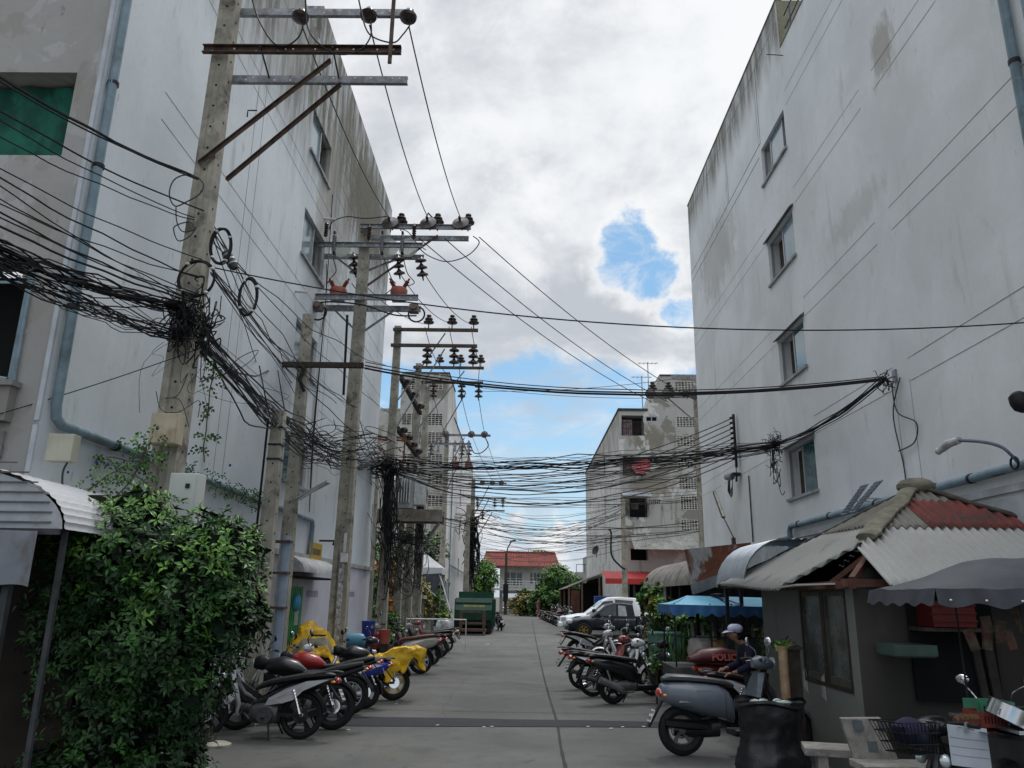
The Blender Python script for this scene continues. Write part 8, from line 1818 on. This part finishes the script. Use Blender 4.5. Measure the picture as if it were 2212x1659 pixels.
# ---------------------------------------------------------------- left foreground awning stall
xe=-3.92; zb0=D(135,1143,X=xe).z; yn=D(135,1143,X=xe).y
sl_=thing('market_stall','dark stall under a dirty white ribbed arched awning at the left edge','market stall',(-4.6,yn,0))
TRA=wall('dirty_white_awning',(.50,.51,.53),(.16,.13,.11),(.26,.21,.18),.9)
g_=MB(); xt_,zt3=-5.15,D(0,1012,Y=yn+.3).z+.0
def archl(u,v):
    a=v*math.pi/2; st=.010*(1 if (v*14)%1<.15 else 0); return Vector((xe-(abs(xt_-xe))*(1-math.cos(a)),yn+1.75*u,zb0+(zt3-zb0)*math.sin(a)))+Vector((math.cos(a),0,math.sin(a)))*(.012*abs(math.cos(math.pi*1.75*u/.16))**.5+st)
g_.sheet(archl,90,42); g_.build('awning',TRA,sl_,world=True)
g_=MB(); P=[Vector((xe-(abs(xt_-xe))*(1-math.cos(v*math.pi/24)),yn-.006,zb0+(zt3-zb0)*math.sin(v*math.pi/24)*.97)) for v in range(13)]; P=P+[Vector((-6.4,yn-.006,zt3*.99)),Vector((-6.4,yn-.006,zb0))]; g_.add(P,[tuple(range(len(P)))]); g_.build('end_panel',plain('translucent_panel',(.36,.38,.41),.6,0,.15,4,dirt=(.25,.22,.20)),sl_,world=True)
g_=MB()
for k in range(7): z_=zb0+.05+k*.085; g_.mm((-6.4,yn-.02,z_),(xe-.10-.09*k*k*.12,yn-.01,z_+.012))
build_islands(g_,'panel_seam',plain('seam_dark',(.12,.12,.12),.8),sl_,world=True)
g_=MB(); g_.mm((-6.4,yn-.05,zb0-.05),(xe,yn-.02,zb0)); g_.mm((-4.33,yn-.03,0),(-4.27,yn+.03,zb0-.05)); g_.mm((xe-.06,yn+.1,0),(xe-.02,yn+.14,zb0)); build_islands(g_,'post',plain('dim_steel',(.05,.055,.06),.6,.3,.3,6),sl_,world=True)
g_=MB(); g_.mm((-6.4,yn+.9,0),(-4.1,yn+.95,2.9)); g_.mm((-4.15,yn+.96,0),(-4.1,8.0,2.7)); g_.mm((-6.4,yn+.1,zb0+.02),(-4.1,8,zb0+.05)); g_.build('dark_interior',plain('stall_dark_brown',(.016,.012,.009),.9,0,.6,1.5),sl_,world=True)
a=D(0,1145,Y=yn-.1);b=D(60,1268,Y=yn-.1); g_=MB(); g_.sheet(lambda u,v:Vector((b.x-1.4*u,yn-.1+.04*math.sin(u*22),a.z-(a.z-b.z)*v+.02*math.sin(u*15)*v)),40,6); g_.build('hanging_sheet',plain('grey_tarp',(.22,.24,.28),.7,0,.2,2,.2,dirt=(.12,.10,.10)),sl_,world=True)
# small corrugated arched awning over the green door
a=D(623,1203,X=-4.9); g0=thing('door_awning','small pale ribbed arched awning over the green door on the left wall','awning',(-5.15,17.8,2.3)); g_=MB()
zt_=D(640,1203,X=-5.15).z; zb_2=D(700,1240,X=-4.6).z
g_.sheet(lambda u,v:Vector((-4.60-.58*(1-math.cos(v*math.pi/2)),16.7+3.2*u,zb_2+(zt_-zb_2)*math.sin(v*math.pi/2)+.012*math.cos(u*3.2/.16*2*math.pi))),120,8); g_.poly([(-4.60-.58*(1-math.cos(v*math.pi/16)),16.69,zb_2+(zt_-zb_2)*math.sin(v*math.pi/16)) for v in range(9)]+[(-5.17,16.69,zb_2)]); g_.build('awning',plain('pale_rib_sheet',(.42,.44,.45),.6,0,.2,4,dirt=(.25,.25,.25)),g0,world=True)
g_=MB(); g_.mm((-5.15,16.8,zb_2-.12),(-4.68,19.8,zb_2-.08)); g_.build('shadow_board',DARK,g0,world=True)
bb2=thing('plastic_bag','blue plastic bag hanging beside the green door','bag',D(640,1302,X=-4.95)); g_=MB(); g_.ball((0,0,0),(.10,.14,.20),10); g_.build('bag',plain('blue_bag',(.06,.28,.45),.4),bb2); g_=MB(); g_.tube([(0,0,.18),(0,0,.4)],.008,4); g_.build('handle',plain('blue_bag',(.06,.28,.45)),bb2)
# leaning post with concrete foot by the bush
pf_=D(468,1612,Z=0); lp=thing('leaning_post','dark leaning post set in a round concrete foot beside the silver motorcycle','post',pf_); g_=MB(); tp_=D(398,1480,Y=pf_.y)-pf_; g_.tube([(-.08,0,.03),tp_],.045,8); g_.build('post',WOODD,lp); g_=MB(); g_.lathe([(.19,0),(.19,.03),(.12,.055),(.02,.06)],(0,0,0),n=14)
g_.build('concrete_foot',CONC,lp)
# things along the left wall behind the motorcycles
gc_=thing('gas_cylinder','pale blue gas cylinder lying on crates behind the yellow covered motorcycle','gas cylinder',D(755,1385,Y=20)); g_=MB(); g_.lathe([(.05,-.5),(.15,-.45),(.19,-.35),(.19,-.15),(.20,-.15),(.20,-.11),(.19,-.11),(.19,.25),(.15,.35),(.05,.4)],(0,0,0),(1,.1,.05),18); g_.build('cylinder',plain('cylinder_blue',(.07,.22,.33),.4,0,.12),gc_); g_=MB(); g_.box((0,0,-.5),(.9,.5,.6)); g_.build('crate',WOODD,gc_)
for lab,u,v,r_,h_,col,cat in (('blue bagged bucket by the wall left of the beige scooter',795,1365,.18,.55,(.02,.04,.26),'bucket'),('red tank or bucket behind the beige scooter',810,1385,.20,.35,(.28,.02,.02),'bucket'),('faded red bucket closer to the beige scooter',830,1375,.16,.35,(.38,.09,.07),'bucket')):
    a=D(u,v,Y=21); b_=thing('bucket',lab,cat,(a.x,21,a.z-h_/2)); g_=MB(); g_.lathe([(r_*.8,0),(r_,h_*.9),(r_*1.05,h_),(r_*.9,h_*.98)],(0,0,0),n=14); g_.build('pail',plain('pail'+str(u),col,.45,0,.15),b_); g_=MB(); g_.box((0,0,-(a.z-h_/2)/2-.0),(.3,.3,a.z-h_/2-.01)); g_.build('stand',WOODD,b_)
wr=thing('barrier_rail','low white metal rail frame behind the last left motorcycles','rail',D(935,1368,Y=27)); g_=MB(); g_.tube([(-.9,0,-.6),(-.9,0,.45),(1.1,0,.45),(1.1,0,-.6)],.025,6,smooth=False); g_.build('frame',WHITEP,wr)
pbg=thing('plastic_bag','clear plastic bag pile beside the green container','bag',D(960,1372,Z=0)); g_=MB(); g_.ball((0,0,.4),(.5,.4,.45),12)
for i,v in enumerate(g_.v): g_.v[i]=v*(1+.2*noise.noise(v*4))
g_.build('bag',plain('clear_bag',(.32,.33,.34),.3,0,.4,5,spec=.7),pbg)
bdg=thing('rubbish_bag','black rubbish bag pile left of the trolley behind the white rail','bag',D(938,1395,Y=34)); g_=MB(); g_.ball((0,0,0),(.55,.4,.5),10); g_.build('bag',BLKPL,bdg)
# litter
g_=MB(); LIT=plain('white_litter',(.55,.55,.55),.8)
for k,(u,v) in enumerate(((857,1516),(752,1578),(855,1522),(1003,1388),(1052,1392),(945,1568),(1062,1571),(1270,1571),(1320,1575),(1345,1572),(1390,1571),(1045,1572))):
    p=GP(u,v); s_=.03 if v>1450 else .12; g2=MB(); g2.poly([(-s_,-s_*.6,.012),(s_,-s_*.4,.014),(s_*.7,s_*.6,.02),(-s_*.8,s_*.5,.013)]); o=g2.build('litter_scrap',LIT); o.location=(p.x,p.y,0); tag(o,'white scrap of litter lying on the street','litter','white litter scraps on the street')
